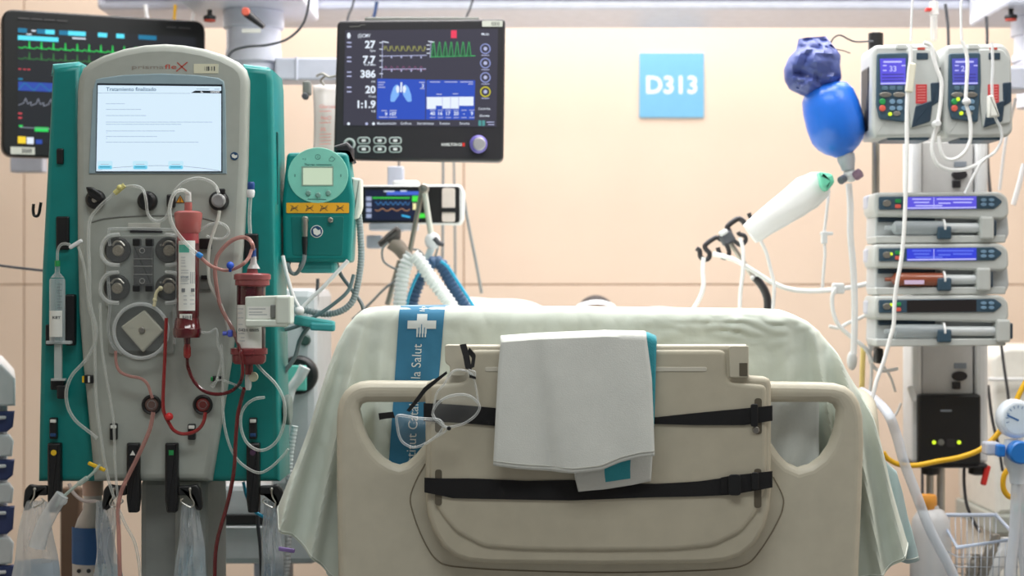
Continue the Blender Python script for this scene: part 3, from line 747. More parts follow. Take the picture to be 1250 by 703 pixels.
build(cyl([(3.2, 419), (4.6, 425), (4.6, 434), (3.2, 437)], 228.5, 419, FY), 'outlet_port', M_bloodred, fil)
L = wrap_label(229.5, 14.0, 294, 379, -.75, .85, FY)
L2 = wrap_label(229.5, 14.0, 383, 392, -.6, .55, FY, 0, L)
for y, x0, x1 in [(314, 221, 226), (318, 221, 226), (321, 221, 226), (325, 221, 227), (330, 221, 230), (333, 221, 230), (338, 220.5, 229), (341, 220.5, 231), (343, 220.5, 229), (346, 220.5, 230)]:
    L.line([(x0, y), (x1, y)], .55, FY - 14.2 * k32, 1)
L.ptext('ST150', 220.5, 339.5, 2.6, FY - 14.25 * k32, 1, .03)
for i in range(4): L.line([(232.5 + i * 1.6, 332), (232.5 + i * 1.6, 346)], .5, FY - 14.1 * k32, 1)
for a, b in ((221.5, 352), (233, 352)): L.ppoly([(a, b), (a + 4.4, b), (a + 4.4, b + 4.4), (a, b + 4.4)], FY - 14.2 * k32, 3)
for y in (361, 366, 371): L.line([(224, y), (228, y)], .6, FY - 14.2 * k32, 1); L.line([(232, y), (237, y)], .6, FY - 14.1 * k32, 1)
for i in range(8): L.line([(223.5 + i * 1.5, 385.3), (223.5 + i * 1.5, 389.4)], .5 + .4 * (i % 3 == 0), FY - 14.25 * k32, 2)
wrap_label(229.5, 14.05, 299, 308.5, -.68, .3, FY, 4, L)
build(L, 'label', [M_paper, M_inkgrey, M_ink, mat('code_grey', S(120, 122, 126), .7), mat('label_mint', S(90, 185, 165), .6)], fil)
HY = MY - .045
has = thing('bubble_trap_column', 'shorter dark red column with white label held by a white clamp', 'blood filter', P(307, 455, HY))
build(cyl([(16, 346), (17.5, 349), (17.5, 425), (16.5, 428)], 306.5, 346, HY), 'canister', mat('dark_plum_blood', S(66, 14, 24), 0.2, var=.15, scale=40, coat=.6), has)
build(cyl([(6, 328), (7, 333), (21, 334), (22.5, 335.5), (22.5, 341), (21, 342), (21, 348), (17, 350)], 308, 328, HY), 'top_cap', clear('pink_rim', S(170, 92, 94), .6, .08, (.9, .7, .7), edge=.35), has)
build(cyl([(3.5, 313), (4, 321), (8, 328)], 309.5, 313, HY), 'top_port', clear('port_clear', (.85, .82, .8), .45), has)
build(cyl([(3.6, 303), (3.6, 314)], 309, 303, HY), 'blue_connector', mat('navy_connector', S(36, 74, 140), .35), has)
build(cyl([(18, 424), (22.5, 425), (22.5, 432), (21, 433), (20.5, 441), (18, 444), (5, 445), (5, 457)], 304, 424, HY), 'bottom_cap', clear('red_rim', S(150, 66, 70), .66, .08, (.9, .6, .6), edge=.3), has)
build(cyl([(2.6, 456), (4, 461), (4, 472), (2.6, 476)], 303, 456, HY), 'bottom_port', clear('port_clear', (.85, .82, .8), .45), has)
build(MB().disc(309, 460, 6, HY - .006, .004, 0, .3), 'drain_disc', clear('pale_disc', (.75, .7, .5), .5), has)
L = wrap_label(306.5, 18.0, 372, 427, -1.05, .95, HY)
for y, x0, x1 in [(377, 290, 297), (382, 290, 296), (388, 290, 297), (396, 291, 296), (401, 291, 300), (407, 291, 299), (412, 294, 302), (416, 292, 302)]: L.line([(x0, y), (x1, y)], .6, HY - 17 * k32, 1)
L.ptext('0421 0505', 291, 404.5, 3.0, HY - 18.2 * k32, 2, .02, wpx=25)
build(L, 'label', [M_paper, M_inkgrey, M_ink], has)
hol = thing('column_clamp', 'white plastic clamp gripping the shorter red column', 'clamp', P(325, 398, HY))
build(MB().plate(rounded([(299, 362), (354, 360), (355, 366), (355, 394), (350, 398), (299, 399)], 2, 3), HY - .040, .012, .003), 'jaw_plate', mat('pale_mint_plastic', S(214, 220, 210), .4), hol)
build(MB().pbox(299, 390, 351, 399, HY - .050, .02, 0, .003), 'lower_jaw', mat('pale_mint_plastic', S(214, 220, 210), .4), hol)
build(MB().pbox(336, 361, 355, 396, HY - .052, .05, 0, .004), 'hinge_block', mat('pale_mint_plastic', S(214, 220, 210), .4), hol)
build(MB().pbox(330, 372, 338, 388, HY - .046, .006, 0, .002), 'latch', M_grey_dk, hol)
l = MB().pquad(302, 374, 330, 389, HY - .0408, 0)
for y, a, b in ((377, 304, 324), (381, 304, 320), (384, 304, 326)): l.line([(a, y), (b, y)], .7, HY - .0412, 1)
build(l, 'label', [M_paper, M_inkgrey], hol)

# ---------------------------------------------------------------- syringe on the left flank
SY = MY + .0
syr = thing('heparin_syringe', 'clear syringe with taped white label upright on the left teal flank', 'syringe', P(69, 485, SY))
build(cyl([(8.5, 340), (9.5, 342), (9.5, 417)], 70, 340, SY, seg=20), 'barrel', clear('syringe_barrel', (.75, .82, .84), .28, .06, edge=.6), syr)
build(cyl([(2.6, 322), (3, 333), (8.5, 339)], 70, 322, SY, seg=16), 'tip', C_shell, syr)
build(cyl([(3.2, 318), (3.4, 325)], 70, 318, SY, seg=16), 'luer_collar', M_green, syr)
build(MB().plate(rrect(56, 416, 86, 420, 1), SY - .008, .016, .001), 'flange', clear('syringe_flange', (.8, .85, .86), .5), syr)
build(MB().pbox(66, 420, 75, 464, SY - .003, .008, 0, .001).pbox(62, 462, 79, 465, SY - .006, .014, 0, .001), 'plunger', clear('plunger_clear', (.75, .78, .76), .55), syr)
L = wrap_label(70, 9.9, 379, 411, -1.0, .9, SY); L.ptext('KET', 64, 389, 3.0, SY - 10.1 * k32, 1, .02, wpx=10)
build(L, 'label', [M_paper, M_ink], syr)
g = MB()
for i in range(9): g.line([(70, 347 + i * 3.6), (73.5 if i % 2 else 75.5, 347 + i * 3.6)], .5, SY - 9.8 * k32)
build(g, 'graduations', M_ink, syr)
sh = build(MB().pbox(79, 359, 91, 422, MY + .010, .02, 0, .004), 'syringe_holder', M_black, mach)
build(MB().pbox(55, 396, 64, 422, MY + .012, .016, 0, .003), 'holder_jaw', M_black, sh)
o = build(MB().pbox(61, 463, 78, 476, MY + .004, .024, 0, .003), 'plunger_clamp', M_black, mach)
build(MB().pbox(69, 470, 80, 487, MY - .004, .022, 0, .003), 'clamp_key', M_black, o)

# ---------------------------------------------------------------- lines
TG = 'tubing lines on the dialysis machine'
def line_(label, m, segs, r=.0031, name='hanging_tube'):
    mb = MB()
    for s_ in (segs if isinstance(segs[0], list) else [segs]): mb.tube(PP(s_, MY - .03), r, 0, 8)
    return solo(mb, name, m, label, 'tube', TG)
line_('clear tube dropping down the left of the grey front from a yellow tap', C_tube,
      [(146, 231), (135, 240), (120, 254), (110, 268), (108, 290), (109, 330), (110, 370), (117, 398), (116, 418), (104, 440), (88, 458), (81, 477), (83, 497), (92, 513), (105, 524), (119, 535)], .0034)
line_('long clear tube bowing past the yellow clip towards the left bags', C_tube,
      [(111, 375), (115, 410), (116, 445), (117, 480), (120, 512), (124, 538), (127, 560), (133, 588), (141, 612), (153, 640), (165, 664), (171, 700), (171, 730)])
line_('thin clear tube running down beside the cassette to the white triangle hook', C_tube,
      [(122, 370), (124, 420), (129, 455), (135, 490), (139, 520), (140, 560), (143, 600), (146, 640)], .0026)
line_('clear tube looping under the middle black port', C_tube,
      [(150, 229, MY - .02), (163, 227), (174, 231), (178, 243, MY - .035), (180, 259), (185, 267), (193, 270), (202, 266), (207, 256), (210, 243), (216, 230), (227, 221), (242, 217.5), (256, 221), (264, 228), (267, 236, MY - .035)])
line_('clear tube arching over the red filter to the blue pinch', C_tube,
      [(231, 240, FY), (229, 235, FY - .006), (222, 232, FY - .02), (213, 236, FY - .03), (207.5, 250, FY - .03), (208, 266, FY - .03), (213, 279, FY - .03), (221, 290, FY - .03), (231, 301, FY - .03), (242, 311, FY - .028)], .0036)
line_('pinkish tube running from the blue pinch to the round blue stopper', C_pink,
      [(242, 311, FY - .028), (249, 318, FY - .02), (258, 325, FY - .02), (268, 328.5, FY), (276, 330, FY), (286, 328, FY), (297, 322, HY - .03), (304, 314, HY - .02), (307, 305, HY - .01)], .0034)
line_('milky tube hanging from the clear-domed black port', clear('milky_tubing', (.88, .88, .8), .5, .15),
      [(268, 257), (266, 268), (262, 279), (258, 292), (255, 306), (254, 325), (256, 345), (262, 359), (270, 373), (276, 390), (280, 405)], .0032)
line_('clear looped tube beside the top of the red filter', C_tube,
      [(244, 281), (256, 274), (268, 272), (277, 277), (279, 285), (272, 291), (262, 291), (252, 288)], .0026)
line_('pink tube curling over from the shorter column then running down', C_pink,
      [(309, 306, HY), (308, 298, HY - .012), (303, 291.5), (295, 289.5), (284, 293), (273, 302), (265, 314), (262.5, 330), (264, 348), (268, 370), (275, 386), (283, 400), (288, 412)], .0042)
line_('dark red filled loop joining the filter outlet to the pink tube', M_blood,
      [(288, 412), (293, 428, HY - .04), (296, 445, HY - .04), (295, 462, HY - .035), (287, 474), (275, 480), (261, 481), (247, 476), (236, 464), (229.5, 448), (228.5, 436, FY), (228.5, 428, FY)], .0037)
line_('red tube hanging from the large pump to the right pressure pod', M_bloodred,
      [(203, 388), (202, 410), (201, 440), (199.5, 470), (199, 495), (201, 506), (206, 516), (212, 525), (222, 529.5), (235, 528), (244, 522), (249, 513), (250.5, 503)], .0036)
line_('thin pink tube crossing from the cassette to the left pressure pod', C_pink,
      [(141, 428), (142, 444), (147, 454), (158, 459), (172, 462), (180, 469), (184, 480), (186, 486)], .0030)
line_('brownish pink tube falling from left pressure pod past triangle hook', C_pink,
      [(187, 503), (184, 520), (178, 536), (168, 558), (157, 580), (148, 600), (144, 622), (145, 650), (146, 690), (147, 740)], .0042)
line_('long dark red line falling from the shorter column past the machine edge', M_blood,
      [(298, 474, HY), (294, 490), (290, 508), (287.5, 540), (286, 570), (281, 600), (274, 628), (267, 652), (263, 675), (262, 705), (262, 740)], .0040)
line_('clear ribbed line curling over the right teal flank', C_tube,
      [(312, 443), (322, 454), (336, 468), (345, 484), (348, 501), (346, 520), (338, 538), (326, 548), (314, 549), (302, 541), (295, 526), (294, 508), (300, 495), (311, 487), (323, 485)], .0029)
line_('thin clear line sagging low across the square and purple markers', C_tube,
      [(270, 420), (272, 450), (272, 480), (273, 512), (279, 540), (289, 560), (303, 572), (317, 577), (330, 571), (345, 557), (352, 548)], .0027)
line_('clear tube crossing from the red filter to the column base', C_tube,
      [(243, 405), (255, 406), (264, 402), (266, 420), (270, 440), (262, 470), (258, 470), (268, 464), (283, 468), (295, 474)], .0022)
line_('short clear line with a blue cap on the right teal flank', C_tube, [(306, 238), (305, 252), (304.5, 268), (305.5, 285)], .0034)
solo(cyl([(3.5, 222), (4.5, 224), (4.5, 230), (3.5, 232)], 306.5, 222, MY - .03).add([], []), 'tube_stopper', mat('navy_connector', S(36, 74, 140), .35), 'dark blue cap on the short clear line at the right flank', 'cap', 'small caps and pinches on the lines')
solo(cyl([(4.5, 231.5), (5.2, 234), (4.6, 239), (3.6, 241)], 306, 231.5, MY - .03), 'luer_connector', M_white, 'white luer connector under the dark blue cap', 'connector')
solo(MB().box(P(243.5, 311.5, FY - .028), (.012, .014, .010), 0, .003, Matrix.Rotation(.6, 3, 'Y')), 'pinch_clamp', mat('bright_blue', S(40, 130, 205), .4), 'bright blue pinch clamp on the tube across the red filter', 'clamp', 'small caps and pinches on the lines')
solo(MB().ball(P(281, 324, FY - .012), .0075, 0, seg=16).tube(PP([(281, 324, FY - .012), (281, 331, FY - .004)], FY), .003, 0, 8, 1), 'blue_stopper', mat('round_blue', S(42, 90, 205), .35), 'round royal blue stopper between the two red filters', 'stopper', 'small caps and pinches on the lines')
solo(MB().box(P(281, 407, MY - .046), (.010, .012, .014), 0, .003).tube(PP([(277, 407), (272, 407)], MY - .046), .004, 0, 8, 1), 'pinch_clamp', mat('violet_blue', S(80, 96, 200), .4), 'violet blue pinch clamp on the pink tube beside the white clamp', 'clamp', 'small caps and pinches on the lines')
solo(MB().ball(P(206.5, 508.5, MY - .036), .0080, 0, seg=16), 'red_stopper', mat('stopper_red', S(215, 50, 52), .35), 'small bright red stopper on the lower red tube', 'stopper', 'small caps and pinches on the lines')
solo(MB().tube(PP([(70, 318, SY), (70.5, 306, SY), (74, 299, SY), (80, 297.5), (86, 299)], SY), .0028, 0, 8), 'hanging_tube', C_tube, 'short clear line curving over the top of the upright syringe', 'tube', TG)
solo(MB().box(P(92.5, 298, MY - .034), (.030, .008, .008), 0, .003, Matrix.Rotation(-.55, 3, 'Y')), 'slide_clamp', M_white, 'white slide clamp at the end of the syringe line', 'clamp')
solo(MB().tube(PP([(95, 300), (101, 318), (106, 345), (108.5, 372), (111, 384)], MY - .03), .0027, 0, 8), 'hanging_tube', C_tube, 'clear line falling from the white slide clamp to the long tube', 'tube', TG)
solo(MB().box(P(118, 569.5, MY - .040), (.036, .008, .007), 0, .002, Matrix.Rotation(.42, 3, 'Y')), 'hanging_slide_clamp', M_yellow, 'flat yellow slide clamp over the lower left teal flank', 'clamp')
solo(MB().ball(P(146, 229, MY - .036), .006, 0, seg=12).tube(PP([(140, 236), (152, 226)], MY - .034), .0052, 0, 10, 1), 'sampling_tap', clear('yellow_tap', (.85, .78, .3), .65), 'pale yellow tap joining two clear tubes under the lit screen', 'tap')
# ================================================================ the teal warmer box
def warmer():
    Y = 3.30
    t = thing('blood_warmer', 'small teal blood warmer with round mint keypad and orange-yellow sticker', 'blood warmer', P(388, 320, Y + .05))
    q = rounded([(350, 186), (424, 186), (432, 245), (428, 320), (345, 320), (344, 245)], [6, 6, 8, 5, 5, 8], 4)
    c = build(MB().plate(q, Y, .09, .008), 'casing', M_teal, t)
    build(MB().plate(circ(388, 214, 37, 40, 34), Y - .002, .004, .001), 'keypad', mat('mint_keypad', S(140, 214, 196), 0.4), t)
    s = MB().pquad(368, 203, 407, 227, Y - .0028, 1); s.pquad(370, 205, 405.5, 225.5, Y - .0032, 0)
    build(s, 'display', [glow('lcd_pale_green', S(206, 224, 196), .8), mat('lcd_rim', S(150, 176, 160), .4)], t)
    k = MB()
    for x, y in ((376, 235.5), (388, 238), (400.5, 235.5)): k.disc(x, y, 3.4, Y - .006, .005, 0, .4, 16)
    for x, y in ((376, 235.5), (388, 238), (400.5, 235.5)):
        build(MB().disc(x, y, 3.4, Y - .006, .005, 0, .4, 16), 'button', mat('keypad_button', S(120, 160, 150), .4), t)
    w = MB().ptext('Thermax', 371.5, 201.8, 2.3, Y - .0026, 0, .01, wpx=13); w.line([(386, 201), (405, 201.2)], .8, Y - .0026)
    ln = lambda pts, wd=.5: w.line(pts, wd, Y - .0026)
    ln([(x, y) for x, y in circ(388, 191.5, 3, 14)] + [(391, 191.5)]); ln([(388, 189.8), (388, 193)])
    ln([(402, 194), (405, 191), (409, 194), (406, 197), (402, 196.5), (402, 194)]); ln([(369, 194), (371, 194)]); ln([(373, 193), (373, 195.5)])
    for x in (360, 416): ln([(x, 213), (x, 215.5)], .9)
    ln([(376, 243), (398, 243.5)], .7)
    build(w, 'keypad_print', mat('teal_print', S(60, 110, 104), .6), t)
    l = MB().plate(rrect(349.5, 247.5, 426, 260, 1.2), Y - .0018, .0016, 0)
    for cx_ in (359.5, 378, 395.5, 415):
        for a, b in (((-4.5, -3.6), (4.5, 3.4)), ((4.5, -3.2), (-4.8, 3.6)), ((-3.5, .6), (4, -.4)), ((-4.5, 3), (-2, -3))): l.line([(cx_ + a[0], 254 + a[1]), (cx_ + b[0], 254 + b[1])], .55, Y - .0024, 1)
    build(l, 'warning_sticker', [mat('orange_yellow_sticker', S(246, 178, 40), .5), M_ink], t)
    build(MB().plate(rounded([(355, 264), (420, 264), (418, 312), (357, 312)], 3, 3), Y - .001, .004, .0015, 0), 'socket_recess', mat('dark_teal_recess', S(8, 112, 108), .45), t)
    st = MB().disc(386.5, 282.5, 7.6, Y - .0025, .002, 1, .2); st.disc(386.5, 282.5, 6.8, Y - .0029, .002, 0, .2)
    st.ppoly([(382, 280), (385, 278), (388.5, 281), (391, 280), (391.5, 285), (387, 287.5), (383, 285.5)], Y - .0034, 1)
    build(st, 'manual_sticker', [mat('deep_blue_sticker', S(24, 70, 110), .5), M_paper], t)
    build(MB().disc(403, 268.5, 3.4, Y - .010, .010, 0, .3, 16), 'socket', M_silver, t)
    build(MB().disc(372, 268, 4.4, Y - .008, .008, 0, .3, 16), 'socket', M_silver, t)
    z = lambda y: P(372, y, Y - .014)
    build(MB().lathe([(.0058, 0), (.0066, .004), (.0066, .022), (.0058, .026), (.0058, .036)], z(267), (0, 0, -1), 0, 16), 'metal_plug', M_silver, t)
    build(MB().lathe([(.006, 0), (.0062, .012), (.0042, .036), (.003, .040)], z(289), (0, 0, -1), 0, 14), 'plug_boot', M_black, t)
    build(MB().bx(P(362, 0, Y).x, P(408, 0, Y).x, Y + .02, Y + .08, P(0, 333, Y).z, P(0, 319, Y).z, 0, .008), 'heater_sleeve', M_teal_md, t)
    build(MB().plate(rounded([(407, 178), (424, 173), (430, 180), (430, 200), (424, 187), (408, 187)], 2, 3), Y + .02, .05, .006), 'rear_handle', M_dark, t)
    c = MB().plate(rounded([(428, 216), (441, 218), (441, 252), (437, 266), (429, 268)], 2, 3), Y + .03, .05, .005)
    build(c, 'pole_clamp', M_offwhite, t)
    build(MB().bx(P(346, 0, MY + .16).x, P(420, 0, Y).x, Y + .092, Y + .115, P(0, 262, Y).z, P(0, 244, Y).z, 0, .004), 'mount_arm', M_grey_dk, t)
    solo(MB().tube(PP([(372, 309, Y - .014), (371, 318, Y - .014), (367, 327, Y - .012), (361, 334), (355, 332), (352, 324), (354, 318, Y + .03)], Y), .0042, 0, 8), 'power_cord', M_cable, 'grey sensor cord looping under the teal warmer', 'cord')
warmer()
HB = 'hoses and wires between the teal machine and the bed'
def hose(label, m, pts, Y, r, corr=None, name='hanging_hose', cat='hose'):
    return solo(MB().tube(PP(pts, Y), r, 0, 10, corr=corr), name, m, label, cat, HB)
hose('grey ribbed conduit curving down from the warmer towards the mint clip', M_conduit, [(438, 262), (440, 285), (441, 315), (437, 345), (430, 368), (415, 380), (395, 383), (370, 378), (358, 377)], 3.36, .0075, (.006, .0012))
hose('white cord slanting from under the warmer to the mint clip knot', M_whitetube, [(345, 312), (350, 335), (358, 362), (366, 377)], 3.27, .0042)
hose('white cord rising from the mint clip knot towards the warmer pole', M_whitetube, [(364, 380), (378, 366), (395, 350), (412, 332), (425, 318)], 3.29, .0042)
hose('grey wire dipping from the warmer to the mint clip', M_cable, [(410, 318), (416, 335), (430, 354), (442, 372), (444, 388)], 3.38, .0042)
hose('dark green grey wire swinging from the conduit to the teal machine', mat('sea_grey_cable', S(112, 132, 136), .5), [(432, 335), (425, 355), (406, 372), (385, 386), (368, 396), (350, 402), (338, 402)], 3.34, .0040)
hose('grey wire hanging from the mint clip past the ventilator connector', M_cable, [(390, 392), (376, 400), (366, 416), (360, 436), (346, 456), (340, 470)], 3.34, .0046)
hose('thin dark wire hanging beside the left edge of the bed sheet', M_cable_dk, [(388, 340), (385, 400), (381, 440), (376, 480), (372, 540), (368, 600)], 3.9, .0042)
mc = thing('line_clip', 'mint teal hinged clip holding the grey conduit beside the sheet', 'clip', P(382, 402, 3.31))
build(MB().box(P(384, 394, 3.31), (.082, .03, .020), 0, .004, Matrix.Rotation(.17, 3, 'Y')), 'upper_jaw', M_teal_md, mc)
build(MB().box(P(394, 399, 3.30), (.050, .022, .016), 0, .004, Matrix.Rotation(.05, 3, 'Y')), 'lower_jaw', mat('deeper_mint', S(60, 158, 162), .45), mc)
build(MB().ball(P(365, 379, 3.272), .010, 0, (1.1, 1, 1), 14), 'knot', M_whitetube, mc)
# grey round clamp on the machine's right edge
rc = thing('round_pole_clamp', 'grey green round knob clamp at the right edge of teal machine', 'clamp', P(338, 517, 3.36))
build(MB().pbox(322, 484, 346, 517, 3.29, .05, 0, .008), 'body', mat('sage_grey_plastic', S(172, 184, 174), .45), rc)
build(MB().lathe([(.018, 0), (.029, .001), (.031, .004), (.031, .012), (.028, .014)], P(347, 500, 3.30), (1, 0, 0), 0, 28), 'knob_wheel', mat('darker_sage_grey', S(140, 148, 142), .45), rc)
build(MB().pbox(330, 493, 350, 508, 3.283, .03, 0, .006), 'spindle', mat('sage_grey_plastic', S(172, 184, 174), .45), rc)

# ================================================================ ventilator display
def vent_display():
    Y = 3.80; K = Y / FPX
    t = thing('ventilator_display', 'black ventilator display with a blue lung picture and white numbers', 'monitor', P(511, 198, Y))
    q = rounded([(411.5, 25), (617, 23), (614.5, 197.5), (407, 194)], [7, 5, 8, 8], 5)
    build(MB().plate(q, Y, .05, .006), 'casing', M_dark, t)
    build(MB().pbox(445, 20.5, 585, 27, Y + .012, .035, 0, .004), 'top_vent', M_grey_dk, t)
    y1 = Y - .0008; y2 = y1 - .0006; y3 = y2 - .0005
    s = MB().ppoly([(421.5, 37), (608, 35), (606, 155), (419, 153)], y1, 0)
    for tx, yy in (('27', 58.5), ('7.7', 77), ('386', 94.5), ('20', 113.5), ('1:1.9', 131.5)):
        s.ptext(tx, 458.5, yy, 8.6, y2, 1, .035, 'RIGHT')
    s.ptext('(S)CMV', 437, 45.5, 4.2, y2, 1, .01, shear=.15, wpx=15.5); s.ptext('Modo', 588, 43, 3, y2, 1, .01, wpx=9)
    for tx, x, yy, wpx in (('Fpico', 452, 63, 6.5), ('Vol Min', 444, 80.2, 14.5), ('VTE', 453, 101, 5), ('fTotal', 450, 119, 8.5), ('I:E', 453.5, 137, 5)):
        s.ptext(tx, x, yy, 2.4, y2, 1, .01, wpx=wpx)
    for yy in (52, 57, 70, 75, 88, 93, 106.5, 112): s.line([(424, yy), (428.5, yy)], 1.6, y2, 2)
    s.ball(P(425.8, 43.5, y2), 2.2 * K, 1, (1, .05, 1.7), 12)
    # curves
    s.line([(467, 50), (466, 95)], .7, y2, 2); s.line([(526, 50), (525, 70)], .7, y2, 2)
    for yy in (52, 60, 68, 74, 82, 90): s.line([(463.5, yy), (467, yy)], 1, y2, 1)
    s.line([(467, 50.5), (474, 52)], 1.2, y2, 1); s.line([(523, 50.5), (530, 51.5)], 1.2, y2, 1)
    for yy in (55, 60, 65): s.line([(521, yy), (524.5, yy)], 1, y2, 1)
    def curve(f, x0, x1, n, w, mi): s.line([(x0 + (x1 - x0) * i / n, f(i / n)) for i in range(n + 1)], w, y2, mi)
    curve(lambda u: 62 - (5.8 if (u * 7.2) % 1 < .06 else 5.8 * math.exp(-((((u * 7.2) % 1) - .3) / .2) ** 2)), 469, 519.5, 120, .9, 3)
    s.line([(467, 68.5), (521, 67.5)], .9, y2, 2); s.line([(526, 69.5), (580, 68)], 1.0, y2, 5)
    s.line([(467, 84.5), (520, 84)], .9, y2, 2)
    curve(lambda u: 84.5 - 3.5 * math.sin(u * 44) * (1 if (u * 7) % 1 < .5 else .25), 469, 519.5, 110, .6, 4)
    for i in range(4): s.line([(478 + i * 12, 69), (478 + i * 12, 70.5)], 1.6, y2, 2); s.line([(478 + i * 12, 85), (478 + i * 12, 87)], 1.6, y2, 2)
    for i in range(7):
        x = 529 + i * 7.2; s.ppoly([(x - 2.6, 69), (x - .4, 52), (x + .8, 52), (x + 2.6, 69)], y2, 6); s.line([(x - 2.6, 69), (x - .2, 51.5), (x + .8, 51.5), (x + 2.8, 69)], .7, y2 - .0003, 5)
    s.ppoly([(550.5, 37), (557.5, 37), (557.5, 46.5), (550.5, 46.5)], y2, 7)
    # blue tiles
    s.ppoly([(460.5, 96), (519.5, 97), (519, 146), (460, 145.5)], y2, 8); s.ppoly([(520.5, 97.5), (580, 98), (579, 146), (520, 146)], y2, 8)
    for d in (-1, 1):
        lung = [(489.5 + d * 1.8, 106), (489.5 + d * 5, 102.5), (489.5 + d * 9, 106), (489.5 + d * 12.5, 116), (489.5 + d * 13.2, 124), (489.5 + d * 8, 124.5), (489.5 + d * 4.5, 119), (489.5 + d * 2.4, 116)]
        s.ppoly(rounded(lung, 2, 3), y3, 9); s.ppoly(rounded([(489.5 + d * 2, 106), (489.5 + d * 4.5, 104), (489.5 + d * 6.5, 108), (489.5 + d * 4.5, 114), (489.5 + d * 2.2, 112)], 1, 3), y3 - .0004, 1)
    s.line([(490, 101), (489.5, 112)], 2.0, y3 - .0006, 1)
    for x, yy, w in ((462, 100.5, 8), (462, 103.5, 6), (462, 106.5, 8), (512, 100.5, 6), (513, 108, 5), (466, 135, 6), (476, 135, 8), (463, 143, 10), (475, 143, 9), (525, 100, 12), (543, 100, 15), (562, 100, 15), (572, 102.5, 5), (533, 115, 6), (553, 114.5, 6)): s.line([(x, yy), (x + w, yy)], 1.1, y3, 2)
    s.ptext('9', 470, 141, 4, y3, 1, .02); s.ptext('107', 476, 141, 4, y3, 1, .02); s.ptext('3', 515, 106.5, 4, y3, 1, .02)
    s.ppoly([(521, 118.5), (578, 118), (578, 129), (560, 129), (560, 132.5), (540, 132.5), (540, 129), (532, 129), (532, 133), (521, 133)], y3, 1)
    for a in (540, 550, 560): s.line([(a, 118), (a, 132)], .7, y3 - .0004, 2)
    for i, tx in enumerate(('40', '16', '17', '20', '-', '9')):
        x = 528 + i * 9.6; s.line([(x - 3, 134.5), (x + 3, 134.5)], .9, y3, 2); s.ptext(tx, x, 140.5, 4.2, y3, 1, .02, 'CENTER'); s.line([(x - 3, 143.5), (x + 3, 143.5)], .9, y3, 2)
    for tx, x, w in (('Monitorizaci\u00f3n', 460.5, 23), ('Gr\u00e1ficos', 489, 13), ('Herramientas', 509.5, 20), ('Eventos', 537, 12), ('Sistema', 561, 12)): s.ptext(tx, x, 152, 2.9, y2, 1, .005, wpx=w)
    s.disc(425.5, 151, 1.8, y2, .0005, 1, .1, 10); s.disc(447.5, 151, 1.8, y2, .0005, 2, .1, 10); s.disc(456, 151, 1.8, y2, .0005, 1, .1, 10)
    for yy, mi in ((59.5, 10), (77, 10), (94.5, 10), (112, 11)):
        s.line([(592.5 + 5.8 * math.cos(a / 9 * PI), yy + 5.8 * math.sin(a / 9 * PI)) for a in range(19)], 1.2, y2, mi); s.ball(P(592.5, yy, y2), 2.4 * K, 2, (1, .05, 1), 10)
        s.line([(588, yy + 8), (597, yy + 8)], .9, y2, 2)
    s.ptext('Controles', 584, 134, 2.8, y2, 1, .005, wpx=14.5); s.ptext('Alarmas', 585, 142.5, 2.8, y2, 1, .005, wpx=12.5)
    s.ppoly([(584, 147), (587.5, 147), (587.5, 153.5), (584, 153.5)], y2, 12); s.ppoly([(588.5, 147), (592, 147), (592, 153.5), (588.5, 153.5)], y2, 12); s.line([(594, 149), (603, 149)], 1, y2, 2); s.line([(596, 152), (603, 152)], 1, y2, 2)
    build(s, 'screen', [glow('vent_screen_base', S(62, 60, 74), .9), G_white, glow('vent_soft_white', S(180, 184, 220), .9), glow('vent_olive', S(150, 150, 90), .9), glow('vent_magenta', S(150, 90, 130), .9), glow('vent_green', S(70, 170, 100), 1),
          glow('vent_green_fill', S(40, 84, 60), .9), glow('vent_alarm_red', S(225, 60, 90), 1), glow('vent_royal', S(44, 76, 180), 1), glow('vent_lung', S(120, 170, 235), 1), glow('vent_ring', S(150, 160, 215), .9), glow('vent_ring_yellow', S(210, 200, 50), 1), glow('vent_icon_teal', S(80, 150, 150), .9)], t)
    for yy in (171.5, 182):
        for x in (444, 463.5, 482.5):
            o = build(MB().plate(rrect(x - 8, yy - 4.5, x + 8, yy + 4.5, 4.4), Y - .003, .004, .001), 'key', mat('key_rim_grey', S(176, 188, 186), .4), t)
            build(MB().plate(rrect(x - 6.2, yy - 2.8, x + 6.2, yy + 2.8, 2.7), Y - .0036, .002, 0), 'key_face', M_dark, o)
            g = MB().plate(rrect(x - 2.5, yy - 1.6, x + 2.5, yy + 1.6, 1), Y - .0042, .001, 0); build(g, 'key_symbol', M_white, o)
    o = build(MB().disc(584, 175.5, 11, Y - .016, .018, 0, .3), 'rotary_knob', mat('knob_violet_ring', S(120, 108, 190), .3), t)
    build(MB().disc(585, 175.5, 8, Y - .020, .008, 0, .3), 'knob_face', mat('knob_silver', S(178, 174, 180), .35, .3), o)
    build(MB().ring(426.5, 176, 6, 1.6, Y - .001, 0, 24), 'power_ring', mat('key_rim_grey', S(176, 188, 186), .4), t)
    n = MB().ptext('HAMILTON-C6', 539, 178, 3.4, Y - .0006, 0, .03, wpx=25); n.pquad(564.5, 174.3, 567.5, 178.6, Y - .0007, 1)
    build(n, 'lettering', [M_white, M_red], t)
    p = MB().line([(427, 32.5), (439, 32), (440, 30.5), (446, 30.2)], .7, Y - .0006, 0)
    build(p, 'bezel_print', mat('faint_print_light', S(130, 128, 124), .6), t)
    l = MB().plate(rrect(588.5, 25.5, 613.5, 32.5, .5), Y - .001, .001, 0)
    for i in range(7): l.line([(600 + i * 1.6, 27), (600 + i * 1.6, 31)], .5 + .3 * (i % 2), Y - .0014, 1)
    build(l, 'barcode_label', [M_offwhite, M_ink], t)
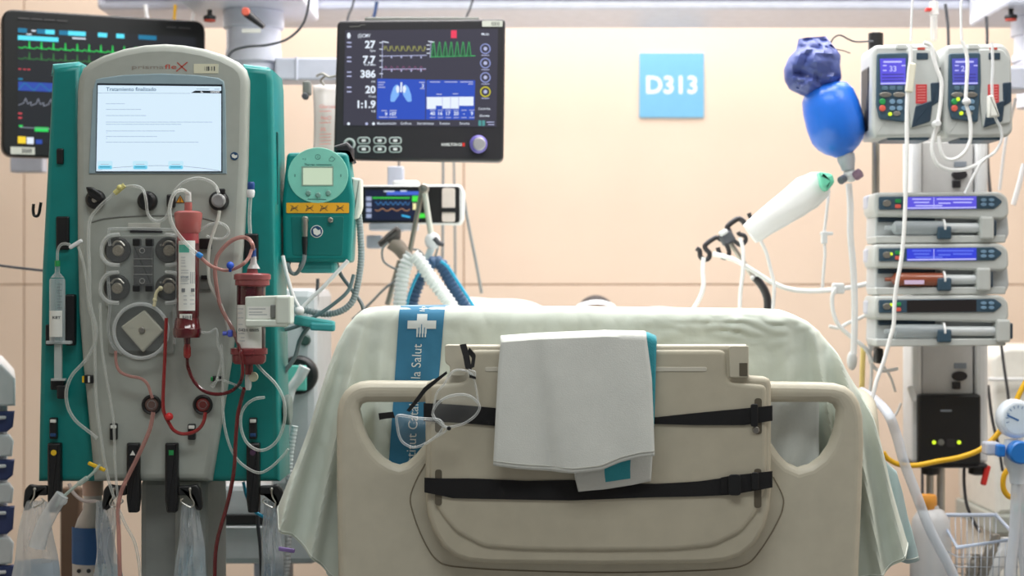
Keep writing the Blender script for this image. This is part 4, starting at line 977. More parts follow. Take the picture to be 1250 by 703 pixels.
    b = MB().bx(P(425, 0, Y).x, P(470, 0, Y).x, Y + .05, Y + .56, P(0, 100, Y).z, P(0, 78, Y).z, 0, .006)
    build(b, 'mount_arm', M_lav_dk, t)
vent_display()
# infusion bag and bracket left of it
ib = thing('hanging_fluid_bag', 'clear fluid bag with red print behind the left edge of ventilator display', 'fluid bag', P(398, 195, 4.0))
rows = []
for i in range(13):
    v = i / 12; rows.append([P(382 + (u * 28) + 2 * math.sin(v * 3), 104 + 88 * v, 4.0) + Vector((0, -0.016 * math.sin(PI * u) * (0.3 + math.sin(PI * v)), 0)) for u in [j / 8 for j in range(9)]])
build(MB().grid(rows), 'pouch', clear('milky_bag', (.9, .88, .88), .55, .2), ib, solid=.004)
w = MB()
for x, yy, s_ in ((390, 132, 'Glucosa'), (392, 146, 'NaCl'), (391, 160, '5%')): w.ptext(s_, x, yy, 4.2, 3.975, 0, .01)
for yy in (136, 150, 164, 168, 172, 176): w.line([(390, yy), (404, yy - .6)], .8, 3.975)
build(w, 'print', mat('faded_red_print', S(226, 130, 120), .6), ib)
o = MB().tube(PP([(386, 93), (394, 90), (402, 94), (412, 92)], 3.98), .003, 0, 8); o.tube(PP([(396, 104), (392, 98), (398, 92)], 3.98), .003, 0, 8)
build(o, 'wire_hanger', M_silver, ib)
bc = build(MB().box(P(375, 108, 3.97), (.02, .03, .035), 0, .005), 'bracket', M_grey_dk, ib)
build(MB().disc(372, 117, 4, 3.94, .02, 0, .3, 14), 'bracket_screw', M_cable_dk, bc)

# ================================================================ slim transport monitor
def slim():
    Y = 4.15
    t = thing('transport_monitor', 'slim white-backed monitor with coloured traces under the ventilator display', 'monitor', P(505, 272, Y))
    build(MB().plate(rounded([(432, 226), (562, 225), (567, 232), (566, 268), (562, 274), (434, 271)], 4, 4), Y, .08, .006), 'casing', M_white, t)
    build(MB().plate(rrect(432, 227.5, 561, 272, 4), Y - .008, .010, .002), 'front_bezel', M_black, t)
    Y2 = Y - .0088
    s = MB().pquad(446, 232, 514, 269, Y2, 0); y3 = Y2 - .0006
    s.pquad(472, 233.5, 511, 238, y3, 1); s.line([(469, 233.5), (481, 233.5)], 1.4, y3, 2); s.line([(489, 233), (496, 233)], 1.4, y3, 2)
    s.line([(455 + i * 1.5, 241.5 + (.9 if i % 2 else -.9)) for i in range(31)], .9, y3, 3)
    s.line([(458 + i * 1.5, 248 + (1.8 if (i // 2) % 2 else -1.2)) for i in range(29)], .8, y3, 4)
    s.line([(458 + i * 1.5, 256 + 1.4 * math.sin(i * .8)) for i in range(29)], .9, y3, 5)
    for yy in (240, 247, 254, 261): s.pquad(447, yy, 453.5, yy + 5, y3, 6)
    s.pquad(503, 239, 512, 246, y3, 3); s.pquad(504, 248, 508, 256, y3, 8); s.pquad(508.5, 248, 512, 256, y3, 6); s.pquad(510, 260.5, 519, 266, y3, 3); s.line([(491, 263), (500, 265)], 2.4, y3, 7)
    build(s, 'screen', [glow('slim_base', S(30, 34, 62), .8), glow('slim_bar', S(70, 100, 200), 1), G_white, glow('slim_green', S(70, 220, 70), 1), glow('slim_blue', S(70, 130, 190), .9), glow('slim_tan', S(190, 140, 100), .9), glow('slim_grey', S(160, 170, 200), .9), glow('slim_cyan', S(60, 170, 220), 1), glow('slim_cream', S(240, 230, 170), 1)], t)
    o = build(MB().plate(rrect(539.5, 229.5, 555.5, 271, 3), Y - .0095, .004, .001), 'module_bay', mat('bay_cream', S(226, 214, 206), .4), t)
    build(MB().pbox(539, 253.5, 556, 259, Y - .012, .004, 0, .001), 'latch', M_black, o)
    build(MB().pbox(479, 220, 511, 227, Y + .02, .05, 0, .005), 'carry_handle', M_white, t)
    m = MB().pbox(450, 272, 510, 281, Y + .02, .06, 0, .004); build(m, 'docking_plate', M_lav, t)
    build(MB().bx(P(470, 0, Y).x, P(490, 0, Y).x, Y + .075, Y + .12, P(0, 281, Y).z, P(0, 200, Y).z, 0, .004), 'mount_bracket', M_lav_dk, t)
    build(MB().pbox(447, 287, 466, 303, Y + .04, .06, 0, .005), 'battery_box', M_lav_dk, t)
slim()

# ================================================================ breathing circuit on its jointed arm
def circuit_arm():
    Y = 4.05
    t = thing('circuit_support_arm', 'jointed metal arm holding the breathing hoses before the slim monitor', 'support arm', P(472, 372, Y))
    build(MB().tube(PP([(515.5, 231), (508, 268), (500, 309)], Y), .0066, 0, 10, 1), 'lower_rod', M_silver, t)
    build(MB().tube(PP([(518, 232), (522, 260), (526.5, 288)], Y - .01), .0075, 0, 10, 1), 'upper_rod', M_offwhite, t)
    o = build(MB().disc(517, 230, 6, Y - .03, .035, 0, .25), 'elbow_joint', M_silver, t)
    build(MB().disc(517, 230, 2.4, Y - .034, .01, 0, .25), 'joint_screw', M_grey_dk, o)
    j = build(MB().ball(P(528, 294, Y - .01), .019, 0, (1.05, .8, 1.15), 18), 'wrist_joint', M_white, t)
    build(MB().tube(PP([(530, 291), (536, 297), (542, 299)], Y - .02), lambda u: .008 - .003 * u, 0, 10, 1), 'clamp_lever', M_cable_dk, j)
    build(MB().tube(PP([(527, 302), (523, 312), (520, 322)], Y), .009, 0, 10, 2), 'hose_bracket', mat('pale_aqua', S(206, 222, 226), .4), t)
    build(MB().tube(PP([(488.5, 318), (482, 340), (473, 372)], Y + .06), .0075, 0, 10, 1), 'base_post', M_silver, t)
    build(MB().plate(rounded([(460, 296), (474, 283), (484, 275.5), (489, 280), (488.5, 291), (480, 294), (464, 302)], 2, 3), Y - .02, .03, .008), 'grip_handle', mat('dark_taupe', S(92, 86, 84), .45), t)
    build(MB().tube(PP([(478, 295), (487, 302), (495, 312), (501, 318)], Y), lambda u: .020 - .004 * u, 0, 12, 3), 'clamp_body', mat('taupe', S(150, 138, 126), .45), t)
circuit_arm()
WH = mat('white_corrugated_hose', S(238, 240, 240), .4); NB = mat('navy_corrugated_hose', S(58, 88, 122), .4)
hose('white ribbed breathing hose going straight down from the clamp', WH, [(503, 311), (497, 320), (492, 335), (489.5, 352), (488, 372), (488, 392)], 4.0, .0185, (.011, .003))
hose('white ribbed breathing hose slanting right under the jointed arm', WH, [(504, 311), (513, 320), (525, 338), (538, 355), (549, 370), (560, 388)], 3.96, .0180, (.011, .003))
hose('navy ribbed breathing hose arching over to the right of the white one', NB, [(524, 324), (531, 320), (538, 322.5), (545, 334), (553, 350), (561, 364), (571, 380)], 4.02, .0180, (.011, .003))
hose('navy ribbed breathing hose standing between the two white hoses', NB, [(524, 326), (517, 334), (510, 348), (504, 366), (500, 390)], 4.05, .0170, (.011, .003))
TB = mat('turquoise_line', S(40, 165, 205), .4)
hose('turquoise heater wire along the right navy hose', TB, [(538, 318.5), (547, 326), (557, 341), (566, 355), (577, 372), (588, 390)], 3.99, .0040)
hose('turquoise heater wire along the left navy hose', TB, [(520, 324), (511, 334), (504, 348), (498, 366), (495, 385)], 4.0, .0040)
hose('clear thin wire dangling beside the taupe clamp body', M_cable, [(474, 296), (467, 304), (468, 318), (478, 326), (489, 330)], 4.0, .0028)
hose('grey thin wire looping beside the wrist joint of jointed arm', M_cable, [(500, 304), (512, 306), (522, 318), (530, 316), (535, 300)], 4.1, .0028)
hose('thin grey wire slanting from the hose clamp down to the sheet', M_cable, [(490, 338), (470, 352), (450, 372), (430, 390)], 4.1, .0032)

# ================================================================ ventilator body
def ventilator():
    Y = 3.86; X = lambda p: P(p, 0, Y).x; Z = lambda p: P(0, p, Y).z
    t = thing('ventilator', 'pale grey ventilator tower standing between the teal machine and the bed', 'ventilator', (X(330), Y + .2, 0))
    build(MB().bx(X(330), X(386), Y, Y + .34, Z(600), Z(352), 0, .02), 'tower', mat('ventilator_white', S(206, 208, 212), .4), t)
    build(MB().bx(X(250), X(386), Y + .01, Y + .40, Z(690), Z(592), 0, .015), 'lower_cabinet', mat('ventilator_white', S(206, 208, 212), .4), t)
    build(MB().plate(rrect(258, 628, 331, 641, 3), Y - .002, .02, .003), 'handle_recess', M_black, t)
    build(MB().bx(X(262), X(330), Y - .03, Y - .015, Z(643), Z(641), 0, .004), 'handle_lip', mat('ventilator_white', S(206, 208, 212), .4), t)
    o = build(MB().disc(363, 458, 24, Y - .025, .03, 0, .3), 'filter_port', M_black, t)
    build(MB().plate(rrect(346, 446, 374, 477, 2), Y - .035, .012, .003), 'water_trap', mat('aqua_plastic', S(110, 205, 190), .35), o)
    build(MB().tube(PP([(372, 448), (366, 460), (356, 474), (352, 492)], Y - .06), lambda u: .014 - .004 * u, 0, 12, 4), 'connector_hose', M_white, o)
    build(MB().disc(372, 415, 7, Y - .008, .012, 0, .3), 'knob', mat('dark_green_knob', S(60, 84, 78), .4), t)
    build(MB().disc(373, 398, 5, Y - .006, .010, 0, .3), 'knob', M_cable_dk, t)
    build(MB().bx(X(296), X(342), Y + .16, Y + .24, .12, Z(690) + .01, 0, .01), 'stand_post', M_lav_dk, t)
    for i, (a, b) in enumerate(((X(250), Y + .02), (X(386), Y + .02), (X(250), Y + .38), (X(386), Y + .38))):
        build(MB().tube([(X(318), Y + .2, .14), ((X(318) + a) / 2, (Y + .2 + b) / 2, .125), (a, b, .095)], .02, 0, 10, 1), 'foot', M_lav_dk, t)
        build(MB().lathe([(.04, -.012), (.046, -.006), (.046, .006), (.04, .012)], (a, b, .046), (1, 0, 0), 0, 20), 'caster', M_black, t)
ventilator()
# ---------------------------------------------------------------- jugs standing on the machine's base
def jug():
    Y = 3.38
    t = thing('fluid_jug', 'white jug with a big blue label behind the hanging bags at the machine foot', 'jug', P(107, 735, Y))
    b = P(106, 0, Y); k = Y / FPX; z0 = .2205
    prof = [(22, 0), (25, 4), (25, 80), (23.5, 86), (19, 92), (12, 97), (11, 104)]
    build(MB().lathe([(r * k, h * .00425) for r, h in prof], (b.x, Y + .05, z0), (0, 0, 1), 0, 28), 'bottle', mat('cream_white_jug', S(222, 214, 208), .4), t)
    yb = Y + .05 - 25.4 * k
    rows = [[Vector((b.x + 25.4 * k * math.sin(a), Y + .05 - 25.4 * k * math.cos(a), z)) for a in [-1.25 + 2.5 * i / 14 for i in range(15)]] for z in (P(0, 690, yb).z, P(0, 645, yb).z)]
    build(MB().grid(rows), 'label', mat('ocean_blue_label', S(50, 100, 160), .5), t)
    w = MB()
    for x in (96, 108, 117): w.disc(x, 697, 2.6, yb - .001, .002, 0 if x < 115 else 1, .2, 12)
    build(w, 'hazard_print', [M_ink, M_orange], t)
    build(MB().lathe([(12.5 * k, 0), (12.5 * k, .03), (11 * k, .034)], (b.x, Y + .05, z0 + 104 * .00425), (0, 0, 1), 0, 24), 'cap', mat('peach_cap', S(214, 178, 160), .45), t)
jug()
solo(MB().bx(P(73, 0, 4.3).x, P(97, 0, 4.3).x, 4.3, 4.34, 0, P(0, 596, 4.3).z, 0, .006), 'brown_strip', mat('dark_brown_strip', S(92, 70, 54), .6), 'dark brown upright strip behind the blue labelled jug', 'panel')  # upright strip set in for a dark brown streak of unclear origin
# ---------------------------------------------------------------- bags hanging from the four scale hooks
def bag(label, x, top, bot, wt, wb, Y, liquid_y, tilt=0, crumple=.006, seed=1, liq=(.62, .72, .82), neck=None):
    random.seed(seed); t = thing('hanging_effluent_bag', label, 'fluid bag', P(x, top, Y), group='bags on the scale hooks')
    ph = [random.uniform(0, 6) for _ in range(6)]
    def surf(y0, y1, sgn, grow=1.0):
        rows = []; n = 26
        for i in range(n + 1):
            v = i / n; y = y0 + (y1 - y0) * v; vv = (y - top) / (bot - top)
            hw = (wt + (wb - wt) * (vv ** .8)) * .5
            if neck: hw *= 1 - neck[1] * hump(vv, neck[0], .16)
            row = []
            for j in range(15):
                u = j / 14 * 2 - 1; e = 1 - u * u
                d = (.004 + .030 * math.sin(PI * min(1, vv * .9 + .05))) * e * grow
                d += crumple * math.sin(7 * u + 9 * vv + ph[0]) * math.sin(11 * vv + ph[1]) * e + crumple * .6 * math.sin(17 * u - 6 * vv + ph[2]) * e
                row.append(P(x + tilt * vv + hw * u + .8 * math.sin(14 * vv + ph[3]), y, Y) + Vector((0, sgn * d, 0)))
            rows.append(row)
        return rows
    m = MB().grid(surf(top, bot, -1)); m.grid(surf(top, bot, 1))
    build(m, 'film', C_film, t)
    m = MB().grid(surf(liquid_y, bot, -1, .86)); m.grid(surf(liquid_y, bot, 1, .86))
    build(m, 'fluid', clear('pale_fluid_%d' % seed, liq, .55, .15, (.8, .88, .93), edge=.2), t)
    build(MB().plate(rrect(x - wt * .45, top - 1, x + wt * .45, top + 7, 2), Y - .003, .006, .002), 'hang_seam', C_shell, t)
    return t
b1 = bag('wide clear bag with bluish fluid on the yellow circle hook', 44, 612, 770, 26, 78, MY + .01, 685, 0, .003, 1)
b = MB().tube(PP([(45, 668), (52, 645), (62, 625), (76, 604)], MY - .055), lambda u: .016 - .003 * u, 0, 14, 3)
build(b, 'filling_spout', clear('spout_clear', (.82, .84, .86), .3, .06, edge=.7), b1)
bag('crumpled clear bag hanging on the white triangle hook', 128, 612, 770, 22, 46, MY + .005, 690, 6, .009, 2, (.66, .76, .78), (.35, .3))
bag('narrow clear bag hanging on the green square hook', 233, 616, 770, 22, 50, MY + .005, 668, 0, .010, 3, (.68, .80, .82), (.15, .1))
bag('bluish crumpled bag on the purple marked hook beside the sheet corner', 331, 612, 770, 18, 34, MY + .03, 690, 2, .010, 4, (.62, .72, .80))
b = MB().tube(PP([(68, 618), (79, 605), (89, 596), (98, 589)], MY - .05), .0030, 0, 8)
b.tube(PP([(96, 591), (107, 583)], MY - .05), .0052, 0, 10, 1); b.tube(PP([(106, 584), (114, 577), (122, 567)], MY - .05), .0030, 0, 8)
solo(b, 'hanging_tube', clear('green_grey_connector', (.62, .74, .68), .55, .12), 'greenish connector line rising from the wide left bag to yellow clamp', 'tube', TG)
solo(MB().disc(76, 611, 6, MY - .052, .003, 0, .3, 18), 'spout_disc', M_white, 'small white disc cap on the spout of the wide left bag', 'cap')
solo(MB().tube(PP([(84, 590), (90, 602), (102, 611), (118, 612), (128, 616)], MY + .02), .0036, 0, 8), 'hanging_tube', mat('flesh_tube', S(206, 190, 184), .4), 'pale pinkish tube sagging from the machine to the crumpled bag', 'tube', TG)
solo(MB().box(P(350, 671, 3.16), (.032, .008, .008), 0, .002, Matrix.Rotation(.15, 3, 'Y')), 'hanging_clip', mat('lilac_plastic', S(150, 124, 190), .4), 'small lilac clip in front of the bluish bag near the sheet corner', 'clip')
solo(MB().tube(PP([(297, 588), (301, 605), (309, 622), (322, 631), (332, 634)], 3.42), .0035, 0, 8), 'hanging_tube', TB, 'short turquoise tube behind the purple marked hook', 'tube', HB)
solo(MB().tube(PP([(316, 612), (315, 640), (318, 670), (320, 720)], 3.5), .0042, 0, 8), 'power_cord', M_cable_dk, 'dark olive cord falling behind the bluish bag', 'cord')
solo(MB().tube(PP([(360, 520), (354, 560), (352, 620), (351, 680), (346, 730)], 3.45), .0075, 0, 10, corr=(.008, .001)), 'hanging_hose', M_white, 'white ribbed hose falling between the machine and bed sheet', 'hose', HB)
# ================================================================ the bed
BY = 2.90
bed = thing('hospital_bed', 'beige hospital bed seen from its moulded foot board', 'bed', (P(733, 0, BY).x, 3.95, 0))
outer = [(413, 800), (412, 700), (410, 600), (410, 515), (411, 500), (414, 488), (420, 478), (428, 471), (438, 466.5), (450, 465), (520, 465.5), (735, 466), (940, 466), (1000, 467), (1020, 468), (1034, 472), (1044, 480), (1051, 492), (1055, 510), (1056, 540), (1054, 600), (1050, 700), (1049, 800)]
hl = [(438.5, 500), (441, 494), (447, 491.5), (470, 491.5), (500, 491.5), (530, 491.5), (532, 515), (526, 530), (516, 545), (506, 557), (496, 565.5), (487, 568.5), (478, 566), (467, 559), (458, 550), (449, 535), (443, 520)]
hr = [(930, 491.5), (1000, 491.5), (1012, 491.5), (1019, 494), (1023, 501), (1022, 514), (1019, 528), (1013, 544), (1003, 558), (990, 567.5), (976, 571.5), (963, 566), (953, 556), (942, 540), (932, 520)]
build(ringplate(outer, [hl, hr], BY, .020, .0165), 'foot_board', M_beige, bed)
# recessed seams around the removable panel
sm = MB().tube(PP([(519, 566), (508, 586), (501, 606), (503, 622), (512, 648), (524, 672), (534, 684), (546, 690), (570, 693), (620, 696), (735, 699), (840, 697), (890, 694), (908, 690), (920, 682), (936, 660), (950, 635), (956, 618), (955, 604), (944, 582)], BY - .0004), .0013, 0, 6)
build(sm, 'seam_groove', mat('beige_seam', S(132, 122, 104), .6), bed)
YP = BY - .036
pan = [(549, 421), (912, 420.5), (912, 455), (917, 459), (934, 460), (940, 463), (942, 470), (942, 600), (940, 622), (934, 645), (922, 665), (905, 679), (885, 686), (860, 688.5), (735, 690), (600, 688.5), (572, 686), (555, 680), (540, 668), (529, 650), (522, 630), (519.5, 610), (519, 475), (521, 468), (527, 464), (545, 460), (549, 455)]
panel = build(MB().plate(pan, YP, .034, .009), 'removable_panel', M_beige2, bed)
face = [(573, 427), (886, 427), (888, 466), (936, 470), (936, 590), (925, 625), (905, 650), (870, 667), (820, 672), (735, 673), (640, 672), (590, 668), (556, 650), (536, 625), (525, 590), (525, 470), (571, 466)]
build(MB().plate(rounded(face, 8, 3), YP - .0045, .0095, .0044, bin_=.0085), 'panel_face', M_beige2, panel)
Y0 = YP - .0045
build(MB().plate(rounded([(543, 421), (568, 421), (568, 459), (550, 459), (549.5, 447), (543.5, 443)], 3, 3), Y0 - .004, .04, .0018), 'panel_clip', M_beige, bed)
o = build(MB().plate(rounded([(890.5, 422), (914, 422), (914, 461), (890.5, 461)], 2.5, 3), Y0 - .004, .04, .0018), 'panel_clip', M_beige, bed)
build(MB().pbox(902.5, 443, 912.5, 459, Y0 - .0048, .002, 0, .0006), 'clip_recess', M_beige_dk, o)
build(MB().plate(rrect(592, 448, 863, 453.5, 2.6), Y0 - .0010, .003, .0008), 'card_slot', mat('pale_groove', S(208, 202, 188), .4), panel)
for x0, x1, y0, y1 in ((531, 539.5, 573, 617), (531, 539.5, 488, 528), (921, 930, 486, 530), (920.5, 929.5, 572, 620)):
    build(MB().plate(rrect(x0, y0, x1, y1, 4), Y0 - .0006, .002, 0), 'strap_slot', M_beige_dk, panel)
build(MB().disc(923, 525, 4.4, Y0 - .003, .004, 0, .4, 18), 'slot_stud', M_silver, panel)
# frame, platform, mattress, legs
bx0, bx1 = P(440, 0, BY).x, P(1026, 0, BY).x
build(MB().bx(bx0, bx1, BY + .17, 5.05, .66, .74, 0, .015), 'platform', M_offwhite, bed)
build(MB().bx(bx0 + .1, bx1 - .1, BY + .25, 4.9, .36, .44, 0, .015), 'base_frame', M_grey_dk, bed)
for yy in (3.3, 4.6): build(MB().bx((bx0 + bx1) / 2 - .07, (bx0 + bx1) / 2 + .07, yy - .07, yy + .07, .43, .67, 0, .01), 'lift_column', M_grey, bed)
for xx in (bx0 + .06, bx1 - .06):
    for yy in (3.2, 4.85):
        c = build(MB().lathe([(.055, -.02), (.065, -.008), (.065, .008), (.055, .02)], (xx, yy, .065), (1, 0, 0), 0, 22), 'caster', M_black, bed)
        build(MB().bx(xx - .03, xx + .03, yy - .03, yy + .03, .12, .38, 0, .006), 'caster_fork', M_grey, c)
build(MB().bx(bx0, bx1, 5.0, 5.05, .70, .98, 0, .02), 'head_board', M_beige, bed)
rl = MB(); q = [(3.46, .58), (3.44, .78), (3.47, .86), (3.55, .877), (4.2, .877), (4.28, .85), (4.3, .76), (4.28, .62)]
q = rounded(q, .05, 4); xr = P(1057, 0, 3.5).x
s_ = MB().slab(q, -.02, .02, .014); s_.v = [Vector((xr - v.y, v.x, v.z)) for v in s_.v]
build(s_, 'side_rail', M_beige, bed)
M_bedwhite = mat('white_linen', S(238, 240, 242), .8, bump=.12, bscale=60, sheen=.2)
m = MB().bx(bx0 + .01, bx1 - .01, BY + .17, 4.98, .742, .84, 0, .05, 4)
solo(m, 'mattress', M_bedwhite, 'white mattress on the beige bed under the draped sheet', 'mattress')
# ---------------------------------------------------------------- pillow and white bedclothes at the head
def puff(x0, x1, y0, y1, zb, top, seed, nm, label, cat, matl):
    random.seed(seed); a = [random.uniform(0, 6) for _ in range(4)]; n, mcols = 16, 26; up, dn = [], []
    for i in range(n + 1):
        v = i / n; ru, rd = [], []
        for j in range(mcols + 1):
            u = j / mcols; e = (1 - (2 * u - 1) ** 6) * (1 - (2 * v - 1) ** 4); e = max(0, e) ** .5
            x, y = x0 + (x1 - x0) * u, y0 + (y1 - y0) * v; z = top(u, v)
            w_ = .006 * math.sin(9 * u + a[0] + 3 * v) * math.sin(7 * v + a[1])
            ru.append((x, y, zb + (z - zb) * e + w_ * e)); rd.append((x, y, zb - .004 * e))
        up.append(ru); dn.append(rd)
    mb = MB().grid(up); mb.grid(dn)
    return solo(mb, nm, matl, label, cat)
X45 = lambda p: P(p, 0, 4.45).x
puff(X45(535), X45(692), 4.40, 4.98, .845, lambda u, v: 1.097 - .046 * u ** 1.1 - .02 * v, 1, 'pillow', 'bright white pillow propped beside the hoses at the bed head', 'pillow', M_bedwhite)
puff(X45(764), X45(965), 4.42, 4.98, .845, lambda u, v: 1.046 - .02 * u + .006 * math.sin(9 * u), 2, 'pillow', 'flat white pillow right of the patient at the bed head', 'pillow', M_bedwhite)
build(MB().grid([[P(x, 379.5 + 5 * t, 4.415 - .002) + Vector((0, -.004 * t, 0)) for x in (868, 885, 905, 920)] for t in (0, .5, 1)]), 'blue_print', mat('pale_blue_print', S(180, 205, 236), .7), bpy.data.objects['pillow.001'])
# ---------------------------------------------------------------- the patient: only hair, brow and dressing show above the sheet
def patient():
    hx = P(727, 0, 4.62).x; hz = .985
    V, E, R = [], [], []
    def j(p, r, par=None):
        V.append(p); R.append(r)
        if par is not None: E.append((par, len(V) - 1))
        return len(V) - 1
    pel = j((hx - .03, 3.80, .915), .10); ab = j((hx - .02, 3.98, .920), .095, pel); ch = j((hx - .01, 4.20, .925), .105, ab); nk = j((hx, 4.50, .885), .055, ch)
    for d in (-1, 1):
        sh = j((hx + d * .14, 4.32, .915), .055, ch); el = j((hx + d * .22, 4.06, .905), .038, sh); wr = j((hx + d * .21, 3.82, .900), .026, el); j((hx + d * .21, 3.74, .898), .03, wr)
        hp = j((hx - .03 + d * .09, 3.72, .910), .078, pel); kn = j((hx - .05 + d * .10, 3.40, .915), .052, hp); an = j((hx - .06 + d * .09, 3.12, .905), .034, kn); j((hx - .06 + d * .11, 3.075, .925), .03, an)
    me = bpy.data.meshes.new('person'); me.from_pydata(V, E, []); o = bpy.data.objects.new('person', me); COL.objects.link(o)
    sk = o.modifiers.new('skin', 'SKIN'); sk.use_smooth_shade = True
    for i, r in enumerate(R): me.skin_vertices[0].data[i].radius = (r, r * .8)
    me.skin_vertices[0].data[0].use_root = True
    sb = o.modifiers.new('sub', 'SUBSURF'); sb.levels = 1; sb.render_levels = 1
    bpy.context.view_layer.update()
    dg = bpy.context.evaluated_depsgraph_get(); m2 = bpy.data.meshes.new_from_object(o.evaluated_get(dg))
    body = MB(); body.add([v.co for v in m2.vertices], [list(p.vertices) for p in m2.polygons], 0, True)
    bpy.data.objects.remove(o); bpy.data.meshes.remove(me); bpy.data.meshes.remove(m2)
    # head: lying on its back on the pillow, crown towards the wall, face up
    c = Vector((hx, 4.60, .968)); UP = Vector((0, .50, .866)); FW = Vector((0, -.866, .50)); SD = Vector((1, 0, 0))
    def headpt(th, ph):
        d = Vector((math.sin(th) * math.cos(ph), math.cos(th), math.sin(th) * math.sin(ph)))   # y: crown direction, z: face
        r = Vector((.074 * d.x, .112 * d.y, .092 * d.z)); f = max(0, d.z)
        if d.y < 0: r.x *= 1 + .25 * d.y * f
        r.z += f ** 10 * .022 * hump(d.y, -.18, .16) - .010 * f * (hump(d.x, .35, .16) + hump(d.x, -.35, .16)) * hump(d.y, .08, .16)
        r.z += .006 * f ** 6 * hump(d.y, -.52, .07) * hump(d.x, 0, .3)
        return c + SD * r.x + UP * r.y + FW * r.z
    rows = [[headpt(PI * i / 24, 2 * PI * k / 32) for k in range(32)] for i in range(25)]
    body.grid(rows, 0, True, wrap=True)
    for d in (-1, 1): body.ball(c + Vector((d * .074, 0, -.015)), .03, 0, (.3, .65, 1), 12)
    t = solo(body, 'person', mat('skin', S(176, 128, 100), .5, bump=.05), 'person lying under the sheet with only dark hair and a white head dressing showing', 'person')
    N1, N2 = 90, 120; g_ = [[headpt(PI * a / N1, 2 * PI * b_ / N2) for b_ in range(N2)] for a in range(N1 + 1)]
    zt = max(p.z for r in g_ for p in r)
    def shell(test, sc):
        mb = MB(); mb.v = [c + (p - c) * sc for r in g_ for p in r]
        for a in range(N1):
            for b_ in range(N2):
                b2 = (b_ + 1) % N2; p = (g_[a][b_] + g_[a + 1][b2]) / 2; lv = zt - p.z - 5.0 * (p.x - c.x) ** 2
                if test(p, lv): mb.f.append([a * N2 + b_, a * N2 + b2, (a + 1) * N2 + b2, (a + 1) * N2 + b_]); mb.m.append(0); mb.s.append(True)
        used = sorted({i_ for f in mb.f for i_ in f}); ix = {v: k for k, v in enumerate(used)}
        mb.v = [mb.v[v] for v in used]; mb.f = [[ix[i_] for i_ in f] for f in mb.f]; return mb
    build(shell(lambda p, lv: (lv < .018 or p.y > c.y + .035) and p.z > c.z - .03, 1.04), 'hair', mat('dark_hair', S(58, 54, 56), .6, bump=.6, bscale=150), t)
    build(shell(lambda p, lv: .015 < lv < .025 and p.y < c.y + .05, 1.065), 'head_dressing', M_bedwhite, t)
patient()
solo(MB().bx(P(696, 0, 4.5).x, P(758, 0, 4.5).x, 4.50, 4.95, .842, .850, 0, .006), 'folded_pad', M_bedwhite, 'flat white pad under the head of the patient', 'pad')

